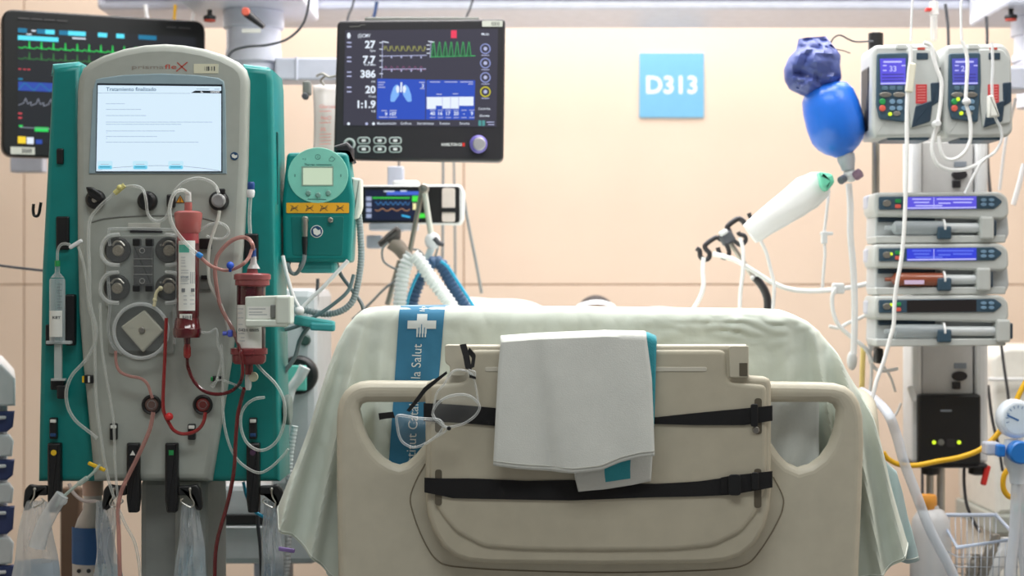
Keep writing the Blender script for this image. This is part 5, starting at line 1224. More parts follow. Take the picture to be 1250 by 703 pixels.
# ---------------------------------------------------------------- the printed sheet draped over the foot end
M_sheet = mat('printed_sheet_white', S(214, 221, 210), .85, bump=.10, bscale=90, sheen=.15, var=.015)
M_band = mat('sheet_blue_band', S(56, 124, 160), .85, bump=.10, bscale=90, sheen=.1)
SF = 2.985                                                    # depth of its front fall
from mathutils import noise as nzs
def sheet():
    kk = SF / FPX
    left = [(449, 375.5), (441, 378), (432, 386), (421, 400), (411, 420), (400, 448), (390, 480), (378, 520), (362, 565), (346, 600), (336, 622)]
    right = [(958, 378), (972, 384), (988, 392), (1003, 404), (1018, 424), (1036, 452), (1052, 480), (1066, 510), (1080, 552), (1096, 610), (1113, 668)]
    top = [(449, 375.5), (470, 373.5), (500, 373), (560, 373.5), (640, 374), (720, 373.8), (800, 375), (880, 376), (930, 376.5), (958, 378)]
    bot = [(336, 622), (344, 640), (356, 652), (376, 672), (392, 690), (401, 702), (413, 712), (470, 715), (735, 720), (1000, 716), (1062, 704), (1080, 699), (1098, 682), (1108, 672), (1113, 668)]
    NR, NC = 110, 250
    g = coons(top, bot, left, right, NR, NC); rows = []
    def fold(px, v):
        f = 0
        for cx_, slope, w, amp in ((452, -70, 7, .020), (431, -82, 6, .026), (408, -62, 6, .026), (472, -30, 9, .012), (556, 10, 12, .005), (985, 50, 6, .020), (1006, 66, 6, .028), (1028, 72, 7, .024), (955, 18, 10, .010)):
            f += 1.25 * amp * hump(px, cx_ + slope * v, w) * min(1, v * 2.6)
        q = Vector((px * .020, v * 3.2, 1.7)); q2 = Vector((px * .045 + v * 2, v * 9.0, 4.1))
        f += .010 * nzs.noise(q) * min(1, v * 4 + .25) + .0045 * (abs(nzs.noise(q2)) - .2)
        side = hump(px, 900, 90) * hump(v, .12, .10)
        f += .010 * side * (abs(nzs.noise(Vector((px * .03, v * 22, 9)))) - .2)
        return f
    for i, row in enumerate(g):
        v = i / (NR - 1); r = []
        for j_, p in enumerate(row):
            u = j_ / (NC - 1)
            e = min(1, min(u, 1 - u) / .035); rim = .028 * (1 - math.sqrt(max(0, 1 - (1 - e) ** 2)))
            et = min(1, v / .10); rim += .045 * (1 - math.sqrt(max(0, 1 - (1 - et) ** 2)))
            y = SF + rim - fold(p.x, v)
            # hanging sides come forward beside the foot board
            q = P(p.x, p.y, SF); q.y = y - .0; r.append(q)
        rows.append(r)
    band = lambda px, py: (487 - (py - 373) * .075) <= px <= (543 - (py - 373) * .095)
    mb = MB(); b = 0
    for r in rows: mb.v += r
    for i in range(NR - 1):
        for j_ in range(NC - 1):
            mb.f.append([i * NC + j_, i * NC + j_ + 1, (i + 1) * NC + j_ + 1, (i + 1) * NC + j_]); mb.m.append(0); mb.s.append(True)
    # carry top and sides backwards over the mattress
    edge = [rows[i][0] for i in range(NR - 1, -1, -1)] + rows[0][1:] + [rows[i][-1] for i in range(1, NR)]
    back = []
    for n_ in range(1, 15):
        d = n_ / 14; rr = []
        for p in edge:
            q = Vector(p); q.y = p.y + 1.35 * d ** 1.2
            if p.z > .98: q.z = p.z - (.040 * math.sin(PI * min(1, d * 1.0) / 2)) + .004 * math.sin(p.x * 20 + d * 9)
            q.x += .008 * math.sin(d * 14 + p.z * 9) * (1 if p.z < 1.0 else .2) - (q.x - .16) * .09 * min(1, d * 3)
            rr.append(q)
        back.append(rr)
    mb.grid([edge] + back, 0, True)
    # blue printed band as its own column of cloth: recut the faces that lie under it
    o = solo(mb, 'bed_sheet', [M_sheet], 'pale greenish white sheet with blue printed band draped over the bed foot', 'bed sheet')
    for p in o.data.polygons: p.use_smooth = True
    # the printed band follows the cloth surface
    def surf(px, py):
        # front depth at a pixel: invert the grid roughly by nearest sample
        best = None
        for i in range(NR):
            for j_ in range(NC):
                d = (g[i][j_].x - px) ** 2 + (g[i][j_].y - py) ** 2
                if best is None or d < best[0]: best = (d, i, j_)
        return best
    def depth(px, py):
        i0 = max(0, min(NR - 1.001, 0)); lo, hi = 0, NR - 1
        # rows are monotonic in py near the band: bisect on row, then on column
        def at(fi, fj):
            i, j2 = int(min(fi, NR - 2)), int(min(fj, NC - 2)); a, c = fi - i, fj - j2
            G = lambda A: (A[i][j2] * (1 - c) + A[i][j2 + 1] * c) * (1 - a) + (A[i + 1][j2] * (1 - c) + A[i + 1][j2 + 1] * c) * a
            return G(g), G(rows)
        fi, fj = (py - 374) / (715 - 374) * (NR - 1), (px - 440) / 520 * (NC - 1)
        for _ in range(12):
            fi = min(max(fi, 0), NR - 1.001); fj = min(max(fj, 0), NC - 1.001)
            p, w3 = at(fi, fj); p2, _w = at(min(fi + .5, NR - 1.001), fj); p3, _w = at(fi, min(fj + .5, NC - 1.001))
            fi += (py - p.y) / max(1e-3, (p2.y - p.y)) * .5 * .8; fj += (px - p.x) / max(1e-3, (p3.x - p.x)) * .5 * .8
        return w3
    def on(px, py, lift):
        w3 = depth(px, py); return Vector((w3.x, w3.y - lift, w3.z))
    bl = lambda t: 487.5 - 14 * t; br = lambda t: 543 - 18 * t
    R_ = []
    for i in range(50):
        t = i / 49; py = 374.6 + (590 - 374.6) * t
        R_.append([on(bl(t) + (br(t) - bl(t)) * k / 12, py, .0022) for k in range(13)])
    # over the top edge a short way
    for n_ in (1, 2, 3, 4):
        R_.insert(0, [Vector((p.x, p.y + .01, p.z + .0016)) if n_ == 1 else Vector((p.x, p.y + .06, p.z)) for p in R_[0]])
    bo = build(MB().grid(R_), 'printed_band', M_band, o)
    # white print on the band: everything is drawn flat, then laid on the cloth
    pr = MB(); Yf = SF
    cx_, cy_ = 515.5, 394.5
    for n_ in range(12):
        ya, yb = 383.2 + 2 * n_, 385.2 + 2 * n_; xa = 515.4 - .04 * (ya - 383)
        hw = 17.5 if 4 <= n_ < 9 else 6.2
        for m_ in range(6): pr.ppoly([(xa - hw + hw * m_ / 3, ya), (xa - hw + hw * (m_ + 1) / 3, ya), (xa - hw + hw * (m_ + 1) / 3, yb), (xa - hw + hw * m_ / 3, yb)], Yf, 0)
    for i, (x, y0) in enumerate(((509.8, 401), (513.2, 398), (516.6, 395), (520, 399))): pr.line([(x, y0 - 2), (x - .8, 411)], 1.5, Yf - .0004, 0)
    for x, y0 in ((511.5, 400), (514.9, 396), (518.4, 400)): pr.line([(x, y0), (x - .3, y0 + 5), (x - .8, 411)], 1.1, Yf - .0008, 1)
    def vtext(txt, px, py, cap, length):
        k = Yf / FPX; d = Vector((.045, 0, 1)); d.normalize()
        pr.text(txt, P(px, py, Yf), d, (-1, 0, .045), cap * k / .69, 0, .0, 'LEFT', length * k)
    vtext('la Salut', 513, 462, 11.5, 42); vtext('Catal\u00e0 de', 509.5, 524, 11.5, 57); vtext('Institut', 506.5, 575, 11.5, 46)
    vtext('Institut', 518, 380, 6, 26)
    vs = []
    for v in pr.v:
        px, py = CX + v.x * FPX / v.y, CY - (v.z - CAMZ) * FPX / v.y
        vs.append(on(px, max(py, 374.5), .0034 + (Yf - v.y)))
    pr.v = vs
    build(pr, 'white_print', [mat('white_cloth_print', S(226, 232, 230), .85), M_band], bo)
    # stitched hem along the low corners
    for side in ('l', 'r'):
        pts = [Vector((rows[NR - 2][j_].x, rows[NR - 2][j_].y - .0015, rows[NR - 2][j_].z)) for j_ in (range(0, 45) if side == 'l' else range(NC - 42, NC))]
        build(MB().tube(pts, .0008, 0, 5, 1), 'hem', mat('hem_white', S(236, 240, 234), .8), o)
    return rows
srows = sheet()
# second cloth layers showing at the low corners
def under(label, polyTop, polyBot, L, R, Y, m, amp=.012, fr=.25):
    g = coons(polyTop, polyBot, L, R, 24, 18)
    rows = [[P(p.x, p.y, Y) + Vector((0, amp * math.sin(p.x * fr + i * .12), 0)) for p in r] for i, r in enumerate(g)]
    t = solo(MB().grid(rows), 'hanging_blanket', m, label, 'blanket', solid=.003)
    h = [Vector((p.x, p.y - .003, p.z)) for p in rows[-2]]
    build(MB().tube(h, .0009, 0, 5, 1), 'hem', mat('hem_white', S(236, 240, 234), .8), t)
M_under = mat('pale_blue_green_cloth', S(192, 212, 214), .85, bump=.1, bscale=90)
under('pale blue cloth corner below the sheet at the right of the foot board', [(1078, 560), (1094, 575)], [(1090, 684), (1108, 688), (1122, 684)], [(1078, 560), (1084, 620), (1090, 684)], [(1094, 575), (1106, 620), (1122, 684)], 3.03, M_under, .004)
under('pale blue cloth hanging by the left lower edge of the foot board', [(386, 590), (409, 596)], [(398, 700), (414, 716)], [(386, 590), (392, 650), (398, 700)], [(409, 596), (411, 660), (414, 716)], 3.02, M_under, .006)
under('white folded cloth stuffed behind the right hand hole of foot board', [(925, 484), (1000, 480)], [(930, 575), (1000, 575)], [(925, 484), (930, 575)], [(1000, 480), (1000, 575)], 2.955, mat('white_folded_cloth', S(218, 222, 220), .85, bump=.1, bscale=90), .005, .12)

# ---------------------------------------------------------------- straps around the panel
YS = YP - .0072
def strap(label, pieces, buckle):
    t = thing('panel_strap', label, 'strap', P(733, pieces[0][0][0][1], YS))
    for i, (a, b) in enumerate(pieces): build(ribbon(a, b, YS - .0022 * i, .002), 'webbing', M_strap, t)
    for x, y, rx, ry in buckle:
        q = rounded([(x - rx, y - ry), (x + rx, y - ry), (x + rx, y + ry), (x - rx, y + ry)], rx * .7, 4)
        build(MB().plate(q, YS - .0075, .004, .0015), 'buckle', M_black, t)
strap('black strap across the upper part of the bed panel behind the towel', [([(517, 492), (560, 494), (605, 498), (700, 505), (799, 509.5), (850, 504), (909, 498.5), (943, 495)], [(517, 514), (560, 516), (605, 520), (700, 521), (799, 517.5), (850, 519), (909, 519), (943, 513.5)])], [(921, 507, 4.5, 14)])
strap('black strap across the lower part of the bed panel', [([(518, 583), (536, 584), (580, 584), (640, 587), (698, 586), (794, 591), (850, 588), (893, 582), (943, 575.5)], [(518, 601), (532, 603), (545, 608), (640, 610), (698, 611), (794, 607), (851, 606), (893, 604), (943, 595)]),
      ([(880, 583), (893, 580.5), (943, 575)], [(880, 603), (893, 604), (943, 595)])], [(922, 587, 4.5, 10.5), (897, 592, 8, 13)])
# ---------------------------------------------------------------- towel
def towel():
    YT = YP - .022
    M_t = mat('white_terry_towel', S(220, 221, 216), .95, bump=.2, bscale=500, sheen=.3, var=.03)
    M_tt = mat('teal_terry_stripe', S(58, 158, 172), .95, bump=.35, bscale=420, sheen=.3, var=.05)
    t = thing('towel', 'white towel with teal edge folded over the bed panel', 'towel', P(700, 590, YT))
    NR, NC = 44, 40
    def sheet_(top, bot, L, R, y, amp, seed, crease=None, rr=.036):
        g = coons(top, bot, L, R, NR, NC); out = []
        for i, r in enumerate(g):
            v = i / (NR - 1); q = []
            for j_, p in enumerate(r):
                u = j_ / (NC - 1)
                d = amp * math.sin(u * 7 + seed + v) * v + amp * .6 * math.sin(u * 15 - 2 * v + seed * 2) * v
                if crease: d += .013 / (1 + math.exp(-(u - (crease[0] + crease[1] * v)) * 70)) * (.35 + .65 * v)
                q.append(P(p.x, p.y, y) - Vector((0, d, 0)))
            out.append(q)
        # over the panel's top edge and down its back
        first = out[0]; b = []
        for a in range(1, 7):
            th = PI * a / 6
            b.insert(0, [Vector((p.x, p.y + rr - rr * math.cos(th), p.z + .010 * math.sin(th))) for p in first])
        b.insert(0, [Vector((p.x, p.y, p.z - .03)) for p in b[0]])
        return b + out
    front = sheet_([(611, 418.5), (656, 415), (739, 411.5), (789, 412.5)], [(602, 568), (625, 571), (650, 573.5), (700, 577), (733, 573), (757, 563), (780, 557), (798, 555)],
                   [(611, 418.5), (608, 450), (606, 490), (602, 568)], [(789, 412.5), (795, 460), (796.5, 500), (798, 555)], YT - .004, .0035, .6, (.27, .12))
    build(MB().grid(front), 'front_fold', M_t, t, solid=.004)
    def mf(i, j): return 1 if (j > .94 or (j > .42 and j < .76 and i > .8 and i < .94)) else 0
    back = sheet_([(700, 414), (750, 413), (792, 414), (801.5, 418)], [(706, 600), (739, 597), (770, 592), (794.5, 587)],
                  [(700, 414), (700, 500), (701, 580), (706, 600)], [(801.5, 418), (799.5, 490), (797.5, 540), (794.5, 587)], YT + .008, .001, 2.0, None, .026)
    def mf(i, j):
        v = (i * (len(back) - 1) - 7) / (NR - 1)
        if .80 < v < .945 and .36 < j < .70: return 1
        if j > .86 and v < .74: return 1
        return 0
    build(MB().grid(back, 0, True, mf), 'rear_fold', [M_t, M_tt], t, solid=.004)
    # stitched hems
    h = MB().tube([Vector((p.x, p.y - .0026, p.z + .0085)) for p in front[-1]], .0008, 0, 5, 1)
    build(h, 'hem_stitch', mat('hem_stitch_white', S(200, 200, 192), .95), t)  # stitching a little darker than the towel cloth
towel()
# ---------------------------------------------------------------- safety goggles hung by their strap
def goggles():
    G = YP - .035
    t = thing('safety_goggles', 'clear safety goggles hanging crooked by a black strap on the bed panel', 'goggles', P(533, 548, G))
    C_g = clear('goggle_plastic', (.88, .9, .9), .05, .04, edge=.35); C_r = clear('goggle_rim', (.95, .96, .96), .18, .04, edge=.75)
    lensR = [(528.5, 503), (531, 497), (537, 490), (546, 484.5), (556, 482), (566, 481.5), (575, 484), (582, 490), (585.5, 496), (584, 502), (579.5, 508), (573, 513), (566, 517), (556, 520), (547, 521.5), (540, 519), (535, 515), (530, 510)]
    lensL = [(484, 509), (489, 507), (497, 508), (508, 510), (520, 511), (530, 511.5), (537, 513), (541, 518), (539, 525), (533, 532), (525, 538), (516, 543), (506, 546), (498, 544), (491, 539), (487, 531), (485, 520)]
    m = MB().tube(PP(lensR, G - .004), .0022, 0, 8, 4, True); build(m, 'rim', C_r, t)
    m = MB().tube(PP(lensL, G - .006), .0022, 0, 8, 4, True); build(m, 'rim', C_r, t)
    def lens(poly, d):
        cx_ = sum(p[0] for p in poly) / len(poly); cy_ = sum(p[1] for p in poly) / len(poly); rows = []
        for k in range(7):
            f = 1 - k / 6 * .98; rows.append([P(cx_ + (p[0] - cx_) * f, cy_ + (p[1] - cy_) * f, G - d - .012 * (1 - f * f)) for p in poly])
        return MB().grid(rows, 0, True, wrap=True)
    build(lens(lensR, .004), 'lens', C_g, t); build(lens(lensL, .006), 'lens', C_g, t)
    # long side shield up to the strap, short one at the other end
    g = coons([(550, 456), (557, 451), (566, 452), (575, 456)], [(529, 500), (545, 484), (566, 481), (584, 492)], [(550, 456), (541, 470), (533, 480), (529, 500)], [(575, 456), (580, 468), (583, 480), (584, 492)], 12, 12)
    build(MB().grid([[P(p.x, p.y, G - .004) + Vector((0, -.016 * math.sin(PI * j_ / 11) * (1 - i / 16), 0)) for j_, p in enumerate(r)] for i, r in enumerate(g)]), 'side_shield', C_g, t)
    m = MB().tube(PP([(529, 500), (533, 480), (541, 470), (550, 456), (557, 451.5), (566, 452), (575, 456), (580, 468), (584, 492)], G - .004), .0016, 0, 8, 4); build(m, 'shield_edge', C_r, t)
    m = MB().plate(rounded([(571, 450), (581, 453), (581, 462), (572, 459)], 2, 3), G - .008, .006, .0015); build(m, 'strap_anchor', C_r, t)
    g = coons([(482, 507), (492, 503), (508, 507)], [(486, 528), (495, 516), (510, 511)], [(482, 507), (483, 516), (486, 528)], [(508, 507), (510, 511)], 6, 8)
    build(MB().grid([[P(p.x, p.y, G - .004) for p in r] for r in g]), 'side_shield', C_g, t)
    m = MB().tube(PP([(540, 519), (536, 513), (531, 511), (528, 505)], G - .008), .0026, 0, 8, 4); build(m, 'nose_bridge', C_r, t)
    build(MB().disc(548, 523, 2.6, G - .009, .006, 0, .3, 14), 'button', M_black, t)
    m = MB().tube(PP([(541, 521), (546, 522), (543, 527), (533, 533)], G - .004), .0018, 0, 8, 4); build(m, 'brow_bar', C_r, t)
    s1 = ribbon([(561, 420.5), (565, 434), (568, 450)], [(569, 419.5), (573, 434), (576, 452)], lambda u: G + .006 - .012 * u, .0015, n=10); build(s1, 'hanging_strap', M_strap, t)
    s2 = ribbon([(573, 424), (581, 433), (579, 448)], [(570, 430), (576, 437), (574, 450)], lambda u: G + .004 - .010 * u, .0015, n=10); build(s2, 'hanging_strap', M_strap, t)
    s3 = ribbon([(573, 457), (581, 460)], [(573, 461), (581, 463)], G - .012, .003, n=4); build(s3, 'strap', M_strap, t)
    s4 = ribbon([(462, 504.5), (470, 503.5), (480, 502.5)], [(463, 512.5), (471, 511), (482, 510)], lambda u: G - .004, .0015, n=8); build(s4, 'strap', M_strap, t)
    s5 = ribbon([(496, 501), (507, 487), (518, 472), (545, 453)], [(500, 503), (512, 489), (520, 478), (546, 456)], lambda u: G - .002 + .006 * u, .0015, n=12); build(s5, 'strap', M_strap, t)
goggles()
# ================================================================ infusion rack on the right
RY = 3.80; KR = RY / FPX
def rack():
    Y = RY + .16; X = lambda p: P(p, 0, Y).x; Z = lambda p: P(0, p, Y).z
    t = thing('infusion_rack', 'grey and white infusion rack column carrying the pumps right of the bed', 'rack', (X(1159), Y + .1, 0))
    for a, b in ((1113, 1126), (1192, 1207)):
        build(MB().bx(X(a), X(b), Y, Y + .10, Z(566), Z(150), 0, .010), 'side_rail', M_white, t)
    build(MB().bx(X(1125), X(1193), Y + .03, Y + .10, Z(560), Z(150), 0, .004), 'back_panel', mat('rack_panel_grey', S(198, 196, 194), .45), t)
    for a, b in ((172, 236), (418, 482)):
        p = build(MB().bx(X(1127), X(1190), Y + .014, Y + .034, Z(b), Z(a), 0, .004), 'socket_cover', mat('rack_cover_grey', S(206, 205, 204), .45), t)
        o = build(MB().plate(circ(1172, a + 41, 9.5, 24, 6), Y + .006, .012, .003), 'cable_socket', M_dark, p)
        build(MB().plate(rrect(1163, a + 48, 1173, a + 57, 1), Y + .006, .012, .002), 'switch', M_dark, p)
        build(MB().plate(rrect(1165, a + 25, 1180, a + 32, 1), Y + .011, .004, .001), 'type_label', M_inkgrey, p)
    o = build(MB().bx(X(1119), X(1195), Y - .02, Y + .10, Z(566), Z(481), 0, .006), 'power_unit', M_black, t)
    for x, m in ((1140.5, glow('led_yellow_green', S(210, 240, 50), 1.2)), (1171, glow('led_yellow_green', S(210, 240, 50), 1.2))): build(MB().disc(x, 540, 2.5, Y - .023, .004, 0, .3, 12), 'indicator_light', m, o)
    build(MB().disc(1149, 540, 4, Y - .023, .005, 0, .3, 16), 'round_socket', M_grey_dk, o)
    build(MB().plate(rrect(1155, 536, 1166, 546, 2), Y - .022, .004, .001), 'button_pad', M_dark, o)
    build(MB().plate(rrect(1148, 500, 1162, 502.5, .8), Y - .021, .003, 0), 'nameplate', M_inkgrey, o)
    build(MB().bx(X(1113), X(1205), Y - .01, Y + .11, Z(571), Z(565), 0, .006), 'foot_plate', M_dark, t)
    for a, b in ((1137, 1146), (1150, 1160)): build(MB().lathe([((b - a) / 2 * Y / FPX, .10), ((b - a) / 2 * Y / FPX, Z(570))], (X((a + b) / 2), Y + .05, 0), (0, 0, 1), 0, 16), 'post', M_steel, t)
    for a in (1138, 1196):
        build(MB().lathe([(.010, 0), (.022, .004), (.022, .02), (.012, .024)], (X(a), Y + .02, Z(581)), (0, 0, 1), 0, 18), 'adjusting_knob', M_black, t)
    build(MB().box(P(1203, 580, Y), (.014, .014, .05), 0, .004, Matrix.Rotation(.25, 3, 'Y')), 'red_tag', M_red, t)
    build(MB().lathe([(.11, .0), (.11, .06), (.09, .08), (.05, .10)], (X(1150), Y + .05, 0), (0, 0, 1), 0, 32), 'base', M_grey_dk, t)
    # arm back to the pendant
    build(MB().bx(X(1195), X(1280), Y + .10, Y + .20, Z(103), Z(74), 0, .006), 'support_arm', M_lav_dk, t)
    build(MB().bx(X(1140), X(1215), Y + .085, Y + .14, Z(170), Z(70), 0, .008), 'upper_bracket', M_lav_dk, t)
    # slim drip pole
    c = P(1069, 0, RY + .12); zt, zb = P(0, 34, RY).z, P(0, 430, RY).z
    build(MB().lathe([(.0095, zb), (.0095, zt)], (c.x, c.y, 0), (0, 0, 1), 0, 16), 'drip_pole', M_silver, t)
    for yy in (245, 330, 405): build(MB().bx(c.x - .01, X(1125), RY + .12, RY + .17, P(0, yy + 5, RY).z, P(0, yy - 5, RY).z, 0, .004), 'cross_bar', M_grey_dk, t)
    o = build(MB().tube([(c.x, c.y, P(0, 57, RY).z), (c.x, c.y, P(0, 31, RY).z)], .018, 0, 14, 1), 'pole_clamp', M_black, t)
    build(MB().box((c.x, c.y, P(0, 34, RY).z), (.02, .02, .02), 0, .003), 'clamp_tip', M_silver, o)
    build(MB().pbox(1070, 425, 1079, 444, RY + .04, .04, 0, .005), 'pole_end', M_black, t)
    for yy in (247, 312, 375):
        q = build(MB().pbox(1058.5, yy - 9, 1065.5, yy + 9, RY + .03, .05, 0, .006), 'clamp_wheel', M_lav_dk, t)
rack()
M_pump = mat('pump_casing_grey', S(196, 199, 197), .42); M_face = mat('pump_slate_face', S(58, 82, 100), .4); M_fdk = mat('pump_slate_dark', S(44, 62, 78), .4)
G_pp = glow('pump_lcd_violet', S(92, 84, 215), 1.0); G_ppd = glow('pump_lcd_dark', S(58, 56, 130), .9); G_ppt = glow('pump_lcd_text', S(190, 190, 250), 1.0)
def vol_pump(px, label, lit, lcd):
    Y = RY - .10; o0 = px - 1065
    t = thing('infusion_pump', label, 'infusion pump', P(px + 41, 166, Y))
    S_ = lambda poly: [(p[0] + o0, p[1]) for p in poly]
    q = rounded(S_([(1068, 55), (1138, 53), (1147, 66), (1149, 160), (1142, 167), (1068, 168), (1064, 158), (1065, 62)]), [6, 10, 8, 4, 3, 3, 4, 8], 4)
    build(MB().plate(q, Y, .13, .008), 'casing', M_pump, t)
    door = build(MB().plate(rounded(S_([(1107, 60), (1136, 60), (1146, 72), (1146, 150), (1112, 156), (1108, 120)]), 3, 3), Y - .006, .01, .003), 'door', mat('pump_door_grey', S(188, 192, 190), .42), t)
    f = build(MB().plate(rounded(S_([(1071, 65), (1109, 64), (1110, 100), (1106, 149), (1074, 145), (1070, 128)]), 3, 3), Y - .008, .012, .003), 'control_panel', M_face, t)
    s = MB().ppoly(S_([(1074, 71.5), (1105.5, 71), (1105.5, 103), (1075, 103.5)]), Y - .0088, 0); y2 = Y - .0094
    s.ptext('33' if lcd == 0 else '2.1', 1090 + o0, 87, 6.5, y2, 2, .02, 'CENTER'); s.line(S_([(1079, 75.5), (1100, 75.3)]), 2.2, y2, 2)
    for yy in (91, 95, 98.5): s.line(S_([(1077, yy), (1103, yy - .3)]), 1.2, y2, 1)
    for x, yy in ((1078, 80), (1078, 86), (1101, 80)): s.line(S_([(x, yy), (x + 4, yy)]), 1.4, y2, 2)
    s.line(S_([(1075.5, 102), (1105, 101.5)]), 1.8, y2, 2)
    build(s, 'screen', [G_pp if lcd == 0 else glow('pump_lcd_slate', S(84, 86, 190), .9), G_ppd, G_ppt], f)
    for i in range(3): build(MB().plate(rrect(1077 + 9 * i + o0, 105, 1084 + 9 * i + o0, 110, 1.5), Y - .011, .006, .001), 'soft_key', mat('key_slate', S(84, 112, 132), .4), f)
    for i in range(2): build(MB().plate(circ(1081 + 17 * i + o0, 115.5, 7.5, 20, 3.2), Y - .011, .006, .001), 'rate_key', M_silver, f)
    build(MB().disc(1077.5 + o0, 124, 4, Y - .011, .006, 0, .3, 14), 'start_key', M_green, f); build(MB().disc(1077.5 + o0, 132, 4, Y - .011, .006, 0, .3, 14), 'stop_key', mat('coral_key', S(216, 96, 82), .4), f)
    for i in range(2):
        for j in range(2): build(MB().plate(circ(1089.5 + 9 * i + o0, 124 + 8 * j, 3.6, 14, 3), Y - .011, .006, .001), 'menu_key', mat('key_blue_grey', S(120, 152, 180), .4), f)
    build(MB().plate(circ(1095 + o0, 138.5, 4.5, 14, 3), Y - .011, .006, .001), 'menu_key', M_silver, f)
    for x, y in lit: build(MB().disc(x + o0, y, 2.3, Y - .013, .006, 0, .3, 12), 'indicator_light', glow('led_yellow_green', S(210, 240, 50), 1.2), f)
    l = MB().plate(rrect(1118 + o0, 103, 1131.5 + o0, 126.5, .6), Y - .0072, .0014, 0)
    for yy in range(6): l.line(S_([(1120, 106 + yy * 3.4), (1129.5, 105.8 + yy * 3.4)]), .8, Y - .0078, 1)
    build(l, 'red_sticker', [mat('red_sticker', S(206, 62, 66), .5), mat('red_sticker_print', S(236, 160, 156), .6)], door)
    build(MB().plate(rrect(1119 + o0, 64.5, 1133 + o0, 72.5, .8), Y - .0075, .002, 0), 'type_plate', M_fdk, door)
    build(MB().plate(rrect(1120 + o0, 58, 1129.5 + o0, 60.5, .8), Y - .0070, .002, 0), 'top_slot', M_inkred, door)
    build(MB().plate(rounded(S_([(1118, 129), (1139, 122), (1136, 148), (1113, 156)]), 2, 3), Y - .0090, .006, .002), 'door_latch', M_fdk, door)
    build(MB().plate(rounded(S_([(1136, 101), (1147, 100), (1147, 124), (1137, 130)]), 1.5, 3), Y - .0080, .006, .002), 'latch_grip', M_fdk, door)
    build(MB().pbox(1083 + o0, 162, 1135 + o0, 171, Y + .01, .10, 0, .004), 'foot', M_face, t)
    build(MB().pbox(1094 + o0, 54, 1107 + o0, 60, Y - .003, .01, 0, .002), 'tube_guide', M_pump, t)
    build(MB().pbox(1060 + o0, 80, 1066 + o0, 160, Y + .03, .08, 0, .006), 'side_clamp', M_black, t)
    return t
vol_pump(1065, 'infusion pump nearest the blue bag at the top of the rack', [(1087, 139)], 0)
vol_pump(1153, 'infusion pump at the top of the rack next to the picture edge', [(1082, 121), (1086, 138)], 1)
